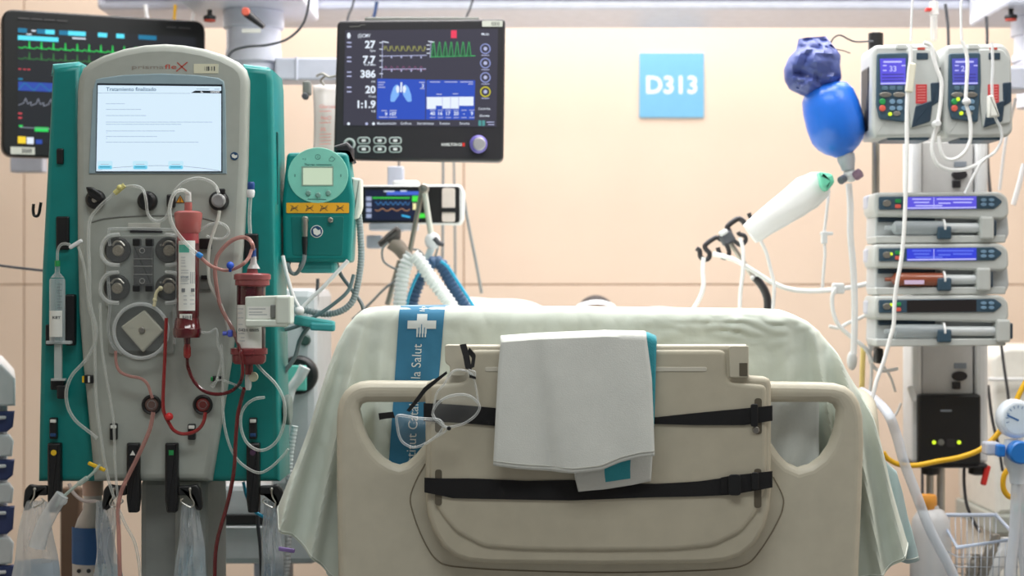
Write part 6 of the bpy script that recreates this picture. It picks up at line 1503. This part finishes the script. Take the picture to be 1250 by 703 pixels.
def syr_pump(y, label, scr, lights, syringe, carriage):
    Y = RY - .04; o0 = y - 233
    t = thing('syringe_pump', label, 'syringe pump', P(1150, y + 65, Y))
    S_ = lambda poly: [(p[0], p[1] + o0) for p in poly]
    top = rounded(S_([(1070, 235), (1222, 234), (1231, 242), (1232, 262), (1226, 268), (1070, 264), (1067, 256), (1068, 240)]), [3, 6, 5, 4, 4, 3, 4, 4], 4)
    build(MB().plate(top, Y, .12, .006), 'head_casing', M_pump, t)
    low = rounded(S_([(1069, 262), (1230, 262), (1232, 285), (1228, 294), (1070, 295), (1068, 290)]), 3, 3)
    build(MB().plate(low, Y + .03, .10, .004), 'bed_casing', mat('pump_tray_grey', S(196, 200, 202), .42), t)
    build(MB().plate(rounded(S_([(1069, 288), (1228, 287), (1228, 296), (1070, 297)]), 2, 3), Y + .004, .10, .003), 'front_lip', M_pump, t)
    f = build(MB().plate(rounded(S_([(1073, 240), (1214, 238.5), (1225, 246), (1214, 255), (1073, 256)]), [2, 2, 5, 2, 2], 4), Y - .004, .008, .002), 'control_panel', M_face, t)
    s = MB().ppoly(S_([(1107, 240.5), (1192, 239.5), (1192, 254.5), (1107, 255.5)]), Y - .0046, 0); y2 = Y - .0052
    if scr < 2:
        for a, b, yy in ((1114, 1136, 243), (1144, 1188, 243), (1116, 1134, 247), (1146, 1160, 248), (1164, 1186, 247), (1118, 1150, 251)): s.line(S_([(a, yy), (b, yy)]), 1.5, y2, 1)
        s.line(S_([(1140, 241), (1140, 254)]), .8, y2, 2)
        s.line(S_([(1108, 254), (1191, 253.2)]), 1.6, y2, 2)
    build(s, 'screen', [[G_pp, glow('pump_lcd_blue', S(52, 64, 205), 1.0), glow('pump_lcd_off', S(44, 38, 38), .5)][scr], G_ppt if scr == 0 else glow('pump_lcd_mid', S(100, 120, 230), 1), G_ppt], f)
    build(MB().plate(circ(1083, 248 + o0, 5, 18, 4), Y - .008, .006, .001), 'rotary_key', M_silver, f)
    build(MB().plate(rrect(1093, 243 + o0, 1100, 247.5 + o0, 1.2), Y - .007, .005, .001), 'start_key', M_green, f); build(MB().plate(rrect(1093, 249.5 + o0, 1100, 254 + o0, 1.2), Y - .007, .005, .001), 'stop_key', mat('coral_key', S(216, 96, 82), .4), f)
    for i in range(2):
        for j in range(2): build(MB().plate(circ(1201 + 9.5 * i, 244 + 5.5 * j + o0, 3.6, 14, 2.2), Y - .007, .005, .001), 'menu_key', mat('key_blue_grey', S(120, 152, 180), .4), f)
    for x, yy in lights: build(MB().disc(x, yy + o0, 2.0, Y - .008, .005, 0, .3, 12), 'indicator_light', glow('led_yellow_green', S(210, 240, 50), 1.2), f)
    build(MB().plate(rrect(1072, 265 + o0, 1142, 271 + o0, 1.5), Y + .022, .012, .003), 'syringe_cradle', M_fdk, t)
    build(MB().pbox(1145, 276 + o0, 1162, 292 + o0, Y - .008, .05, 0, .004), 'barrel_clamp', M_face, t)
    cr = build(MB().pbox(carriage, 264 + o0, carriage + 17, 292 + o0, Y - .01, .05, 0, .005), 'carriage', M_pump, t)
    build(MB().pbox(carriage + 14, 268 + o0, carriage + 20, 288 + o0, Y - .004, .04, 0, .004), 'carriage_lever', M_fdk, cr)
    k = Y / FPX; ax = P(1080, 278 + o0, Y + .012)
    st = thing('syringe', syringe[0], 'syringe', P(1118, 286 + o0, Y))
    build(MB().lathe([(2.4 * k, 0), (2.6 * k, 8 * k), (8 * k, 12 * k), (8.4 * k, 14 * k), (8.4 * k, 70 * k)], ax, (1, 0, 0), 0, 20), 'barrel', syringe[1], st)
    build(MB().lathe([(1 * k, 70 * k), (11 * k, 70 * k), (11 * k, 72.5 * k), (1 * k, 72.5 * k)], ax, (1, 0, 0), 0, 20), 'flange', M_whitetube, st)
    build(MB().lathe([(6 * k, 71 * k), (6 * k, (carriage - 1080) * k - .002)], ax, (1, 0, 0), 0, 16), 'plunger', clear('plunger_pale', (.8, .84, .86), .75), st)
    if syringe[2]: build(MB().bx(ax.x + 22 * k, ax.x + 46 * k, ax.y - 9.2 * k, ax.y - 8.4 * k, ax.z - 6 * k, ax.z - 1 * k, 0, .0003, 1), 'label', mat('lilac_label', S(226, 200, 232), .6), st)
CL = clear('syringe_barrel_right', (.7, .76, .8), .4, .06, edge=.5)
syr_pump(233, 'uppermost syringe pump of the stack, with violet screen', 0, [], ('clear syringe in the uppermost syringe pump', CL, False), 1197)
syr_pump(296, 'middle syringe pump of the stack, with blue screen and brown syringe', 1, [(1088, 247), (1100, 246)], ('brown filled syringe in the middle syringe pump', mat('brown_fluid', S(150, 82, 58), .25, coat=.5), True), 1193)
syr_pump(359, 'lowest syringe pump of the stack, with dark screen', 2, [(1088, 246)], ('clear syringe in the lowest syringe pump', CL, False), 1217)

# ================================================================ resuscitation bag, cap and clear sleeve on the drip pole
def ellipsoid_rows(c, ax, r0, prof, n=24, noise=0, seed=0, ysc=1.0):
    """surface of revolution with crumple"""
    random.seed(seed); ph = [random.uniform(0, 6) for _ in range(5)]
    a = Vector(ax).normalized(); u = Vector((0, 1, 0)); w = a.cross(u).normalized(); rows = []
    for h, r in prof:
        row = []
        for k in range(n):
            t = 2 * PI * k / n; rr = r * (1 + noise * math.sin(3 * t + ph[0] + h * 60) * math.sin(h * 90 + ph[1]) + noise * .8 * math.sin(5 * t + ph[2] - h * 110))
            row.append(Vector(c) + a * h + w * (rr * math.cos(t)) + u * (rr * ysc * math.sin(t)))
        rows.append(row)
    return rows
def resus():
    Y = RY - .02; k = Y / FPX
    t = thing('resuscitation_bag', 'bright blue hand resuscitation bag hanging beside the top infusion pump', 'resuscitation bag', P(1024, 190, Y))
    c = P(1009, 112, Y); d = P(1030, 190, Y) - c; L = d.length
    prof = [(L * h, r * k) for h, r in ((-.14, 2), (-.12, 15), (-.06, 26), (.06, 32), (.25, 34.5), (.5, 35), (.7, 33), (.82, 28), (.91, 21), (.97, 13), (1.0, 10))]
    build(MB().grid(ellipsoid_rows(c, d, 0, prof), 0, True, wrap=True), 'bulb', mat('bright_blue_bulb', S(34, 112, 222), .35, coat=.2), t)
    e = P(1032, 188, Y); ax = Vector((.18, 0, -1))
    build(MB().lathe([(11 * k, 0), (11 * k, 8 * k), (9 * k, 14 * k), (8 * k, 20 * k)], e, ax, 0, 22), 'neck', mat('neck_grey_clear', S(196, 198, 206), .3), t)
    v = build(MB().ball(P(1038, 214, Y), 8.5 * k, 0, (1.1, 1, 1), 16), 'valve', M_white, t)
    build(MB().lathe([(6 * k, 0), (6 * k, 8 * k), (4 * k, 9 * k)], P(1044, 215, Y - .01), (.55, -.5, .4), 0, 18), 'port_cap', mat('plum_grey_cap', S(140, 112, 132), .4), v)
    build(MB().lathe([(5 * k, 0), (5 * k, 7 * k), (3 * k, 8 * k)], P(1030, 218, Y - .01), (-.5, -.5, -.3), 0, 18), 'port_cap', mat('slate_cap', S(96, 102, 112), .4), v)
    # crumpled dark blue cap over its top
    out = [(957, 84), (963, 70), (972, 61), (975, 46), (987, 48), (1000, 45), (1008, 44), (1018, 58), (1026, 68), (1025, 80), (1027, 96), (1021, 104), (1012, 112), (1004, 122), (995, 120), (978, 116), (964, 109), (958, 98)]
    from mathutils import noise as nz_
    rows = []; out2 = [(p.x, p.y) for p in (Vector((a, b, 0)) for a, b in out)]
    for i in range(29):
        y = 44.6 + (121.4 - 44.6) * i / 28; xs = []
        for (ax_, ay), (bx_, by) in zip(out2, out2[1:] + out2[:1]):
            if (ay - y) * (by - y) <= 0 and ay != by: xs.append(ax_ + (bx_ - ax_) * (y - ay) / (by - ay))
        xa, xb = min(xs), max(xs); mid, hw = (xa + xb) / 2, max(.5, (xb - xa) / 2); row = []
        e = math.sin(PI * (i + .6) / 29.2) ** .6
        for k_ in range(40):
            t_ = 2 * PI * k_ / 40; q = P(mid + hw * math.cos(t_), y, Y - .005); q.y += min(.062, .010 + hw * k * 1.1) * e * math.sin(t_)
            n1 = nz_.noise(q * 26) * .030 + abs(nz_.noise(q * 48 + Vector((3, 1, 7)))) * .030 + nz_.noise(q * 95) * .006
            q.y += n1 * abs(math.sin(t_)) ; q.x += .25 * n1 * abs(math.sin(t_)); row.append(q)
        rows.append(row)
    bag = solo(MB().grid(rows, 0, True, wrap=True).add(rows[0], [list(range(40))]).add(rows[-1], [list(range(40))]), 'surgical_cap', clear('translucent_indigo', S(84, 98, 164), .86, .35, (.5, .55, .85), edge=.15), 'crumpled indigo cap stuffed over the top of the bright blue bag', 'cap')
    build(MB().tube(PP([(1012, 56), (1018, 46), (1026, 43), (1036, 48), (1046, 51), (1066, 50)], Y + .02), .0022, 0, 6).tube(PP([(1020, 60), (1030, 62), (1038, 65)], Y + .02), .0014, 0, 6), 'wire_hook', M_cable_dk, t)
    # white reservoir sleeve with green collar
    s = thing('reservoir_sleeve', 'milky white reservoir sleeve slanting down from the blue bag', 'reservoir', P(915, 290, Y))
    a, b = P(1004, 222, Y), P(914, 286, Y); L = (b - a).length
    prof = [(L * h, r * k) for h, r in ((-.10, 4), (-.06, 10), (.04, 18), (.2, 21), (.4, 20), (.6, 18), (.8, 16), (.93, 15), (.99, 13), (1.0, 3))]
    build(MB().grid(ellipsoid_rows(a, b - a, 0, prof, 24, .06, 5, .6), 0, True, wrap=True), 'sleeve', clear('milky_white_film', (.95, .96, .97), .72, .3, edge=.25), s)
    ca = P(1006, 213, Y); col = MB().lathe([(16 * k, 0), (15 * k, 8 * k), (9 * k, 16 * k), (6 * k, 20 * k)], P(1002, 214, Y - .002), (1, 0, -.1), 0, 24)
    build(MB().plate(rounded([(1000, 209), (1017, 212), (1020, 222), (1010, 234), (1003, 228)], 3, 3), Y - .05, .05, .01), 'collar', clear('mint_collar', S(120, 225, 190), .75, .2), s)
resus()
# ================================================================ hose holder on its arm
def holder():
    Y = 3.95
    t = thing('hose_holder', 'black hooked hose holder on a bent black arm above the bed', 'hose holder', P(940, 372, Y))
    build(MB().tube(PP([(881, 293), (874, 290), (862, 298), (861, 303), (866, 309), (865, 315), (860, 317), (855, 313), (854, 306), (850, 303)], Y), .0062, 0, 10), 'hook', M_dark, t)
    build(MB().tube(PP([(893, 290), (890, 282), (888, 277), (894, 271), (902, 267), (908, 271), (909, 274)], Y), .0068, 0, 10), 'hook', M_dark, t)
    build(MB().tube(PP([(908, 272), (912, 277), (918, 276), (920, 270), (916, 265), (914, 260)], Y), .0052, 0, 10), 'hook', M_dark, t)
    build(MB().tube(PP([(886, 297), (890, 307), (888, 314), (882, 314), (878, 308), (876, 302)], Y - .01), .0056, 0, 10), 'hook', M_dark, t)
    build(MB().tube(PP([(896, 294), (904, 299), (910, 294), (909, 288), (903, 286), (901, 283)], Y - .01), .0056, 0, 10), 'hook', M_dark, t)
    build(MB().box(P(887.5, 291, Y), (.034, .03, .030), 0, .006, Matrix.Rotation(-.55, 3, 'Y')), 'centre_block', mat('slate_block', S(82, 84, 90), .4), t)
    build(MB().box(P(883, 284, Y - .008), (.022, .02, .012), 0, .004, Matrix.Rotation(-.55, 3, 'Y')), 'locking_tab', M_white, t)
    build(MB().tube(PP([(892, 297), (921, 340)], Y), .0062, 0, 10, 1), 'rod', M_silver, t)
    build(MB().tube(PP([(921, 338), (928, 346), (934, 356), (937, 368), (937, 386)], Y), .0100, 0, 12), 'flexible_arm', M_dark, t)
    build(MB().ball(P(918.5, 339, Y - .012), .0055, 0, seg=12).ball(P(924, 335, Y - .012), .0055, 0, seg=12), 'screw_heads', M_white, t)
holder()
# ================================================================ drip lines
DL = 'white drip lines around the infusion rack'
def drip(label, pts, Y, r=.0042, m=None, name='hanging_tube'):
    return solo(MB().tube(PP(pts, Y), r * .85, 0, 8), name, m or M_whitetube, label, 'tube', DL)
C_drip = clear('drip_line_white', (.94, .95, .97), .62, .12, edge=.5)
drip('white tube sagging from the black hose holder to the middle syringe pump', [(870, 310), (884, 313), (900, 319), (922, 332), (945, 346), (970, 354), (1000, 355), (1030, 352), (1052, 348), (1072, 342)], 3.92, .0068)
drip('white tube hanging from the left hook of the hose holder', [(859, 314), (858, 330), (859, 347), (855, 362), (846, 378)], 3.93, .0062)
drip('white tube hanging from the middle of the hose holder', [(903, 290), (907, 305), (907, 330), (904, 355), (903, 380)], 3.91, .0056)
drip('white tube falling from the tip of the milky sleeve', [(928, 292), (936, 310), (941, 330), (945, 350), (943, 382)], 3.80, .0050, C_drip)
drip('thin white tube with a square tap dangling left of the thick white line', [(1012, 232), (1009, 260), (1006, 287), (1007, 310), (1005, 335), (1004, 352)], 3.86, .0044, C_drip)
solo(MB().box(P(1006, 290, 3.86), (.014, .014, .030), 0, .003).box(P(1009, 285, 3.86), (.030, .01, .008), 0, .002), 'stopcock', M_white, 'small white stopcock with a crossbar dangling above the bed corner', 'stopcock')
drip('thick white line dropping from the blue bag valve to the bed corner', [(1036, 224), (1038, 250), (1038, 285), (1041, 320), (1043, 360), (1043, 400), (1042, 432)], 3.83, .0092, C_drip)
drip('white tube curling from the sagging line to the bed corner', [(1021, 351), (1016, 362), (1017, 380), (1024, 397), (1040, 412), (1056, 425), (1066, 442)], 3.88, .0060)
drip('white tube crossing behind the curling one', [(1065, 380), (1050, 388), (1036, 394), (1024, 400), (1012, 398)], 3.92, .0050)
solo(MB().box(P(1023, 352, 3.9), (.03, .02, .026), 0, .005), 'tube_junction', M_white, 'white tube junction on the sagging white line', 'connector')
drip('white line running down over the left infusion pump and all syringe pumps', [(1111, 55), (1112, 70), (1110, 86), (1108, 110), (1107, 140), (1107, 180), (1106, 220), (1105, 255), (1103, 290), (1100, 318), (1095, 345), (1092, 370), (1091, 395), (1086, 415), (1079, 440), (1070, 465), (1064, 490)], RY - .15, .0055)
solo(MB().box(P(1111.5, 95, RY - .152), (.017, .012, .066), 0, .003, Matrix.Rotation(.12, 3, 'Y')), 'roller_clamp', mat('cream_clamp', S(232, 228, 210), .4), 'cream roller clamp on the line over the left infusion pump', 'clamp')
drip('white line leaving the top of left infusion pump along its right side', [(1128, 52), (1136, 56), (1139, 68), (1143, 82), (1149, 98), (1149, 115), (1147, 135), (1144, 152), (1139, 170), (1138, 185), (1144, 200), (1158, 207), (1176, 207), (1190, 202), (1203, 194)], RY - .14, .0055)
solo(MB().disc(1145, 150.5, 4.5, RY - .165, .025, 0, .3, 14), 'stopcock', M_white, 'round white stopcock between the two infusion pumps', 'stopcock')
drip('white line crossing the right infusion pump screen and looping below it', [(1174, 50), (1179, 62), (1181, 78), (1180, 100), (1179, 124), (1183, 140), (1185, 155), (1184, 172), (1177, 186), (1166, 194), (1156, 194), (1150, 188), (1147, 176), (1146, 166)], RY - .15, .0050)
solo(MB().ball(P(1180, 124, RY - .155), .0085, 0, (1.2, .8, 1), 12), 'stopcock', M_white, 'white stopcock lying over the right infusion pump keypad', 'stopcock')
drip('thin line falling at the right edge of the right infusion pump', [(1211, 52), (1212, 80), (1211, 110), (1214, 140), (1222, 158), (1222, 172), (1214, 186), (1200, 196), (1190, 212), (1178, 236)], RY - .15, .0040, C_drip)
solo(MB().plate(rounded([(1207, 116), (1213, 116), (1221, 142), (1207, 143)], 1.5, 3), RY - .165, .02, .004), 'drip_clamp', M_paper, 'white wedge clamp over the red sticker of right infusion pump', 'clamp')
drip('thin clear line hanging from the beam above the left infusion pump', [(1115, -10), (1113, 15), (1112, 50)], RY - .14, .0030, C_drip)
drip('thin clear line hanging from the beam above the right infusion pump', [(1176, -10), (1173, 10), (1174, 50)], RY - .14, .0034, C_drip)
dc = thing('drip_chamber', 'clear drip chamber with red clip hanging above the pumps', 'drip chamber', P(1140, 48, 4.0))
build(cyl([(5, 2), (5.5, 4), (5.5, 16), (6.5, 18), (4, 20), (4, 46), (2, 50)], 1140, 2, 4.0, seg=18), 'chamber', clear('chamber_clear', (.88, .88, .86), .4, edge=.5), dc)
build(MB().pbox(1131, 9, 1138, 13, 3.98, .02, 0, .002), 'red_clip', M_red, dc)
build(MB().tube(PP([(1140, -30), (1140, 3)], 4.0), .003, 0, 8, 1), 'hanging_line', C_drip, dc)
for lab, pts, Y in (('dark cord falling behind the gap between the infusion pumps', [(1154, 5), (1157, 30), (1158, 60)], 4.2), ('dark cord falling above the right infusion pump', [(1204, 20), (1205, 40), (1205, 60)], 4.2), ('dark cord on the wall beside the upper rack column', [(1205, 165), (1206, 200), (1209, 236)], 4.3),
                    ('dark cord hanging from the lowest syringe pump over the pale trolley', [(1222, 418), (1226, 450), (1231, 485), (1234, 520)], 4.2), ('dark cord falling along the lower rack column', [(1206, 470), (1211, 510), (1219, 545), (1224, 575)], 4.1), ('black cord falling from the rack foot to the wire basket', [(1177, 568), (1177, 590), (1180, 615), (1188, 635), (1196, 650)], 4.0),
                    ('thin grey cord falling left of the rack posts', [(1126, 566), (1126, 590), (1126, 612)], 4.3)):
    solo(MB().tube(PP(pts, Y), .0040, 0, 8), 'power_cord', M_cable_dk, lab, 'cord', 'cords on the infusion rack')
drip('pale line falling beside the right hand edge of the syringe pumps', [(1240, 120), (1228, 170), (1220, 232)], 4.15, .0050, C_drip)
drip('pale line leaving the picture at the right of the pumps', [(1250, 200), (1244, 225), (1237, 250)], 4.1, .0080, C_drip)
drip('white twisted line below the lowest syringe pump', [(1074, 412), (1064, 425), (1062, 440), (1072, 452), (1085, 452), (1096, 450)], 3.9, .0050)
drip('white line falling straight to the side rail of the bed', [(1061, 390), (1061, 420), (1064, 450), (1062, 480)], 3.9, .0048)
drip('thin white thread line slanting below the rack pole', [(1078, 446), (1087, 460), (1093, 478)], 3.95, .0040)
drip('pale line beside the yellow one over the bed corner', [(1100, 492), (1094, 505), (1086, 512)], 3.95, .0034)
solo(MB().ball(P(1040, 440, 3.92), .016, 0, (.8, .7, 1.5), 14), 'pressure_dome', M_white, 'white oval dome among the lines at the bed corner', 'dome')
solo(MB().box(P(1113, 480, 3.9), (.014, .014, .040), 0, .005, Matrix.Rotation(-.35, 3, 'Y')), 'tube_connector_end', M_white, 'white connector end hanging beside the black power unit', 'connector')
solo(MB().tube(PP([(1054, 420), (1053, 445), (1052, 475), (1050, 500)], 3.95), .0065, 0, 8), 'hanging_tube', mat('pale_yellow_tube', S(246, 222, 140), .5), 'pale yellow tube falling behind the bed corner', 'tube', DL)
solo(MB().tube(PP([(1275, 430), (1250, 470), (1240, 490), (1228, 515), (1213, 535), (1196, 549), (1172, 558), (1145, 563), (1118, 568), (1098, 567), (1084, 560), (1078, 552)], 3.70), .0062, 0, 10), 'power_cord', M_yellowcable, 'yellow cable swooping under the black power unit to the bed', 'cord')
solo(MB().tube(PP([(1052, 478, 3.80), (1068, 488, 3.70), (1084, 505), (1094, 530), (1104, 565), (1118, 602), (1136, 648), (1158, 690), (1176, 730)], 3.55), .0110, 0, 12), 'hanging_hose', clear('pale_blue_hose', (.80, .87, .98), .42, .12, edge=.45), 'wide pale blue hose slanting down to the right of the sheet', 'hose')

# ================================================================ lower right corner
def trolley():
    Y = 4.75; X = lambda p: P(p, 0, Y).x; Z = lambda p: P(0, p, Y).z
    t = thing('medical_trolley', 'off-white trolley behind the infusion rack at the picture edge', 'trolley', (X(1250), Y + .2, 0))
    q = rounded([(1211, 436), (1226, 424), (1330, 424), (1330, 628), (1216, 628)], [8, 8, 4, 4, 4], 4)
    build(MB().plate(q, Y, .4, .012), 'cabinet', mat('trolley_cream', S(236, 234, 226), .45), t)
    build(MB().pbox(1207, 461, 1300, 465, Y - .04, .02, 0, .006), 'side_bar', M_white, t)
    build(MB().pbox(1212, 629, 1330, 652, Y - .02, .4, 0, .006), 'drawer', M_grey, t)
    build(MB().pbox(1240, 617, 1262, 626, Y - .012, .02, 0, .004), 'green_tab', mat('mint_tab', S(90, 190, 160), .4), t)
    build(MB().bx(X(1222), X(1330), Y + .02, Y + .38, .06, Z(652), 0, .01), 'lower_cabinet', mat('trolley_cream', S(236, 234, 226), .45), t)
    for px in (1228, 1322): build(MB().lathe([(.026, -.012), (.03, -.006), (.03, .006), (.026, .012)], (X(px), Y + .08, .03), (1, 0, 0), 0, 18), 'caster', M_black, t)
trolley()
def shelf_():
    Y = 3.76; X = lambda p: P(p, 0, Y).x
    t = thing('side_shelf', 'grey shelf trolley below the frame carrying jug and basket', 'shelf trolley', (X(1175), Y + .1, 0))
    build(MB().bx(X(1105), X(1262), Y - .10, Y + .13, .32, .345, 0, .006), 'shelf_board', M_grey, t)
    for px in (1110, 1257):
        for dy in (-.08, .11): build(MB().lathe([(.012, .0), (.012, .32)], (X(px), Y + dy, 0), (0, 0, 1), 0, 12), 'leg', M_steel, t)
shelf_()
def wjug():
    Y = 3.82; k = Y / FPX; c = P(1133, 0, Y); z0 = .3455
    t = thing('white_jug', 'translucent white jug with an orange cap beside the wire basket', 'jug', (c.x, Y, z0))
    zt = P(0, 603, Y).z - z0; H = zt
    prof = [(22, 0), (24.5, .01), (25, H * .35), (24.5, H * .66), (22, H * .78), (15, H * .86), (10, H * .875), (9.5, H * .90)]
    build(MB().lathe([(r * k, h) for r, h in prof], (c.x + .006, Y, z0), (0, 0, 1), 0, 28), 'bottle', clear('milky_jug', (.88, .89, .92), .72, .25, edge=.2), t)
    cc = P(1127, 0, Y)
    build(MB().lathe([(10.5 * k, H * .87), (11.5 * k, H * .88), (11.5 * k, H * .97), (10 * k, H * .995)], (c.x - .002, Y, z0), (0, 0, 1), 0, 24), 'cap', M_orange, t)
wjug()
def basket():
    Y = 3.84; z0 = .352
    t = thing('wire_basket', 'clear and wire mesh basket of wrapped supplies in the lower right corner', 'basket', P(1190, 720, Y))
    yF, yB = 3.70, 3.87; X = lambda p: P(p, 0, 3.74).x
    zR, zR2 = P(0, 668, 3.70).z, P(0, 640, 3.87).z
    x0, x1 = X(1163), X(1236)
    ft, fr_ = [(x0, yF, zR - .02), (x1 - .02, yF, zR + .03)], None
    build(MB().tube([(x0, yF, zR), (x1, yF, zR + .02), (x1, yB, zR + .05), (x0, yB, zR + .05)], .005, 0, 8, 1, True), 'rim', mat('pale_blue_wire', S(206, 218, 240), .4), t)
    w = MB()
    for i in range(11):
        u = i / 10; xx = x0 + (x1 - x0) * u; w.tube([(xx, yF, zR + .02 * u), (xx * .98 + .02, yF + .01, z0)], .0014, 0, 5, 1)
        w.tube([(xx, yB, zR + .05), (xx, yB - .01, z0)], .0014, 0, 5, 1)
    for j_ in range(1, 7):
        z = z0 + (zR - z0) * j_ / 7; w.tube([(x0, yF, z), (x1, yF, z), (x1, yB, z), (x0, yB, z)], .0014, 0, 5, 1, True)
    build(w, 'wire_mesh', mat('fine_wire', S(190, 196, 206), .35, .5), t)
    for i, (a, b, ww, m, lab) in enumerate((((1196, 712), (1216, 652), .028, M_silver, 'silver wrapped supply pack leaning in the wire basket'), ((1208, 712), (1228, 656), .030, M_white, 'white wrapped supply pack leaning at the right of the wire basket'), ((1184, 712), (1192, 676), .026, M_silver, 'short silver wrapped supply pack at the left of the wire basket'))):
        A, B = P(a[0], a[1], 3.79), P(b[0], b[1], 3.79); A.z = max(A.z, .368); d = B - A; rows = []
        for q in range(13):
            v = q / 12; r = ww * (.55 + .45 * math.sin(PI * min(1, v * .95 + .1)))
            rows.append([A + d * v + Vector((r * .6 * math.cos(2 * PI * k_ / 12) + .003 * math.sin(q * 2 + k_), r * .5 * math.sin(2 * PI * k_ / 12), 0)) for k_ in range(12)])
        mb = MB().grid(rows, 0, True, wrap=True); mb.add(rows[0], [list(range(12))]); mb.add(rows[-1], [list(range(12))])
        solo(mb, 'supply_pack', m, lab, 'supply pack', 'wrapped packs in the wire basket')
basket()
def flow():
    Y = 3.62; k = Y / FPX
    t = thing('suction_regulator', 'white round gauge with a blue knob at the right picture edge', 'gauge', P(1238, 565, Y))
    g = build(MB().plate(circ(1243, 512, 22, 32, 24), Y, .05, .01), 'gauge_body', mat('pale_blue_white', S(226, 234, 244), .3), t)
    f = MB().ppoly(circ(1243, 512, 17, 28, 18), Y - .0006, 0)
    f.line([(1230, 507), (1243, 513)], 2.2, Y - .0012, 1)
    for i in range(11):
        a = PI * (.9 + .12 * i); f.line([(1243 + 12 * math.cos(a), 511 + 13 * math.sin(a)), (1243 + 15 * math.cos(a), 511 + 16 * math.sin(a))], .8, Y - .0012, 1)
    build(f, 'dial', [mat('dial_pale', S(214, 228, 242), .3), mat('dial_blue', S(60, 110, 170), .4)], g)
    build(MB().lathe([(13 * k, 0), (14 * k, .004), (14 * k, .03), (12 * k, .034)], P(1241, 551, Y + .005), (0, -1, 0), 0, 28), 'knob', mat('cobalt_knob', S(38, 118, 200), .35), t)
    build(MB().pbox(1218, 543, 1228, 558, Y - .01, .04, 0, .004), 'knob_lock', mat('cobalt_knob', S(38, 118, 200), .35), t)
    build(MB().pbox(1204, 540, 1222, 556, Y + .01, .04, 0, .005), 'rail_clamp', M_lav_dk, t)
    build(cyl([(15, 536), (17, 545), (16, 566), (10, 578), (9, 590)], 1242, 536, Y + .03, seg=24), 'lower_body', mat('pale_blue_white', S(226, 234, 244), .3), t)
    build(MB().tube(PP([(1241, 586), (1240, 615), (1238, 650), (1234, 690), (1232, 740)], Y + .03), .012, 0, 12), 'outlet_hose', clear('pale_grey_blue_hose', (.82, .86, .94), .6, .15, edge=.3), t)
    solo(MB().tube(PP([(1246, 590), (1248, 620), (1246, 660), (1250, 700), (1252, 740)], Y + .08), .009, 0, 12), 'hanging_hose', clear('pale_grey_blue_hose', (.82, .86, .94), .6, .15, edge=.3), 'second pale hose beside the one under the round gauge', 'hose')
    solo(MB().tube(PP([(1236, 566), (1226, 580), (1225, 596), (1232, 606), (1243, 606)], Y + .12), .0065, 0, 8), 'hanging_tube', M_yellowcable, 'short yellow tube loop under the round gauge', 'tube')
flow()
# ================================================================ light, camera
w = bpy.data.worlds.new('World'); scene.world = w; w.use_nodes = True
w.node_tree.nodes['Background'].inputs['Color'].default_value = (0.80, 0.86, 0.90, 1)
w.node_tree.nodes['Background'].inputs['Strength'].default_value = 0.17
def area(name, loc, sx, sy, power, col=(1, 1, 1), rot=(0, 0, 0)):
    L = bpy.data.lights.new(name, 'AREA'); L.shape = 'RECTANGLE'; L.size = sx; L.size_y = sy; L.energy = power; L.color = col
    o = bpy.data.objects.new(name, L); o.location = loc; o.rotation_euler = rot; COL.objects.link(o); return o
area('ceiling_lamp_head', (0.30, 4.35, 2.86), 3.6, 0.6, 58, (1, 0.98, 0.96))
area('beam_wall_fill', (0.45, 4.74, P(0, 11, 4.55).z - 0.004), 3.4, 0.22, 11.5, (1, 0.985, 0.97))  # unseen fill added under the beam to brighten the upper wall
area('ceiling_lamp_head_side', (0.30, 4.98, 2.86), 3.6, 0.12, 16, (1, 0.98, 0.96))
area('ceiling_lamp_bed', (0.3, 3.4, 2.86), 1.6, 0.7, 40, (1, 0.99, 0.97))
area('front_fill', (-0.1, 1.7, 2.86), 1.8, 0.6, 29, (0.95, 1, 0.99))  # added fill, unseen, lifts the surfaces facing the camera
area('right_side_fill', (1.7, 2.6, 2.86), 0.9, 0.9, 19, (1, 0.99, 0.97))  # added fill at the upper right to brighten the rack and pumps
cam = bpy.data.cameras.new('Camera'); co = bpy.data.objects.new('Camera', cam); COL.objects.link(co)
co.location = (0, 0, CAMZ); co.rotation_euler = (PI / 2, 0, 0)
cam.sensor_width = 36; cam.lens = FPX / 1250 * 36; cam.clip_start = 0.05
cam.dof.use_dof = True; cam.dof.focus_distance = 3.02; cam.dof.aperture_fstop = 3.5
scene.camera = co
scene.view_settings.view_transform = 'Standard'; scene.view_settings.look = 'None'
scene.view_settings.exposure = 0.0; scene.view_settings.gamma = 1.0; scene.view_settings.use_curve_mapping = False
scene.cycles.use_denoising = True
scene.cycles.max_bounces = 10; scene.cycles.transparent_max_bounces = 32
scene.cycles.sample_clamp_indirect = 4.0
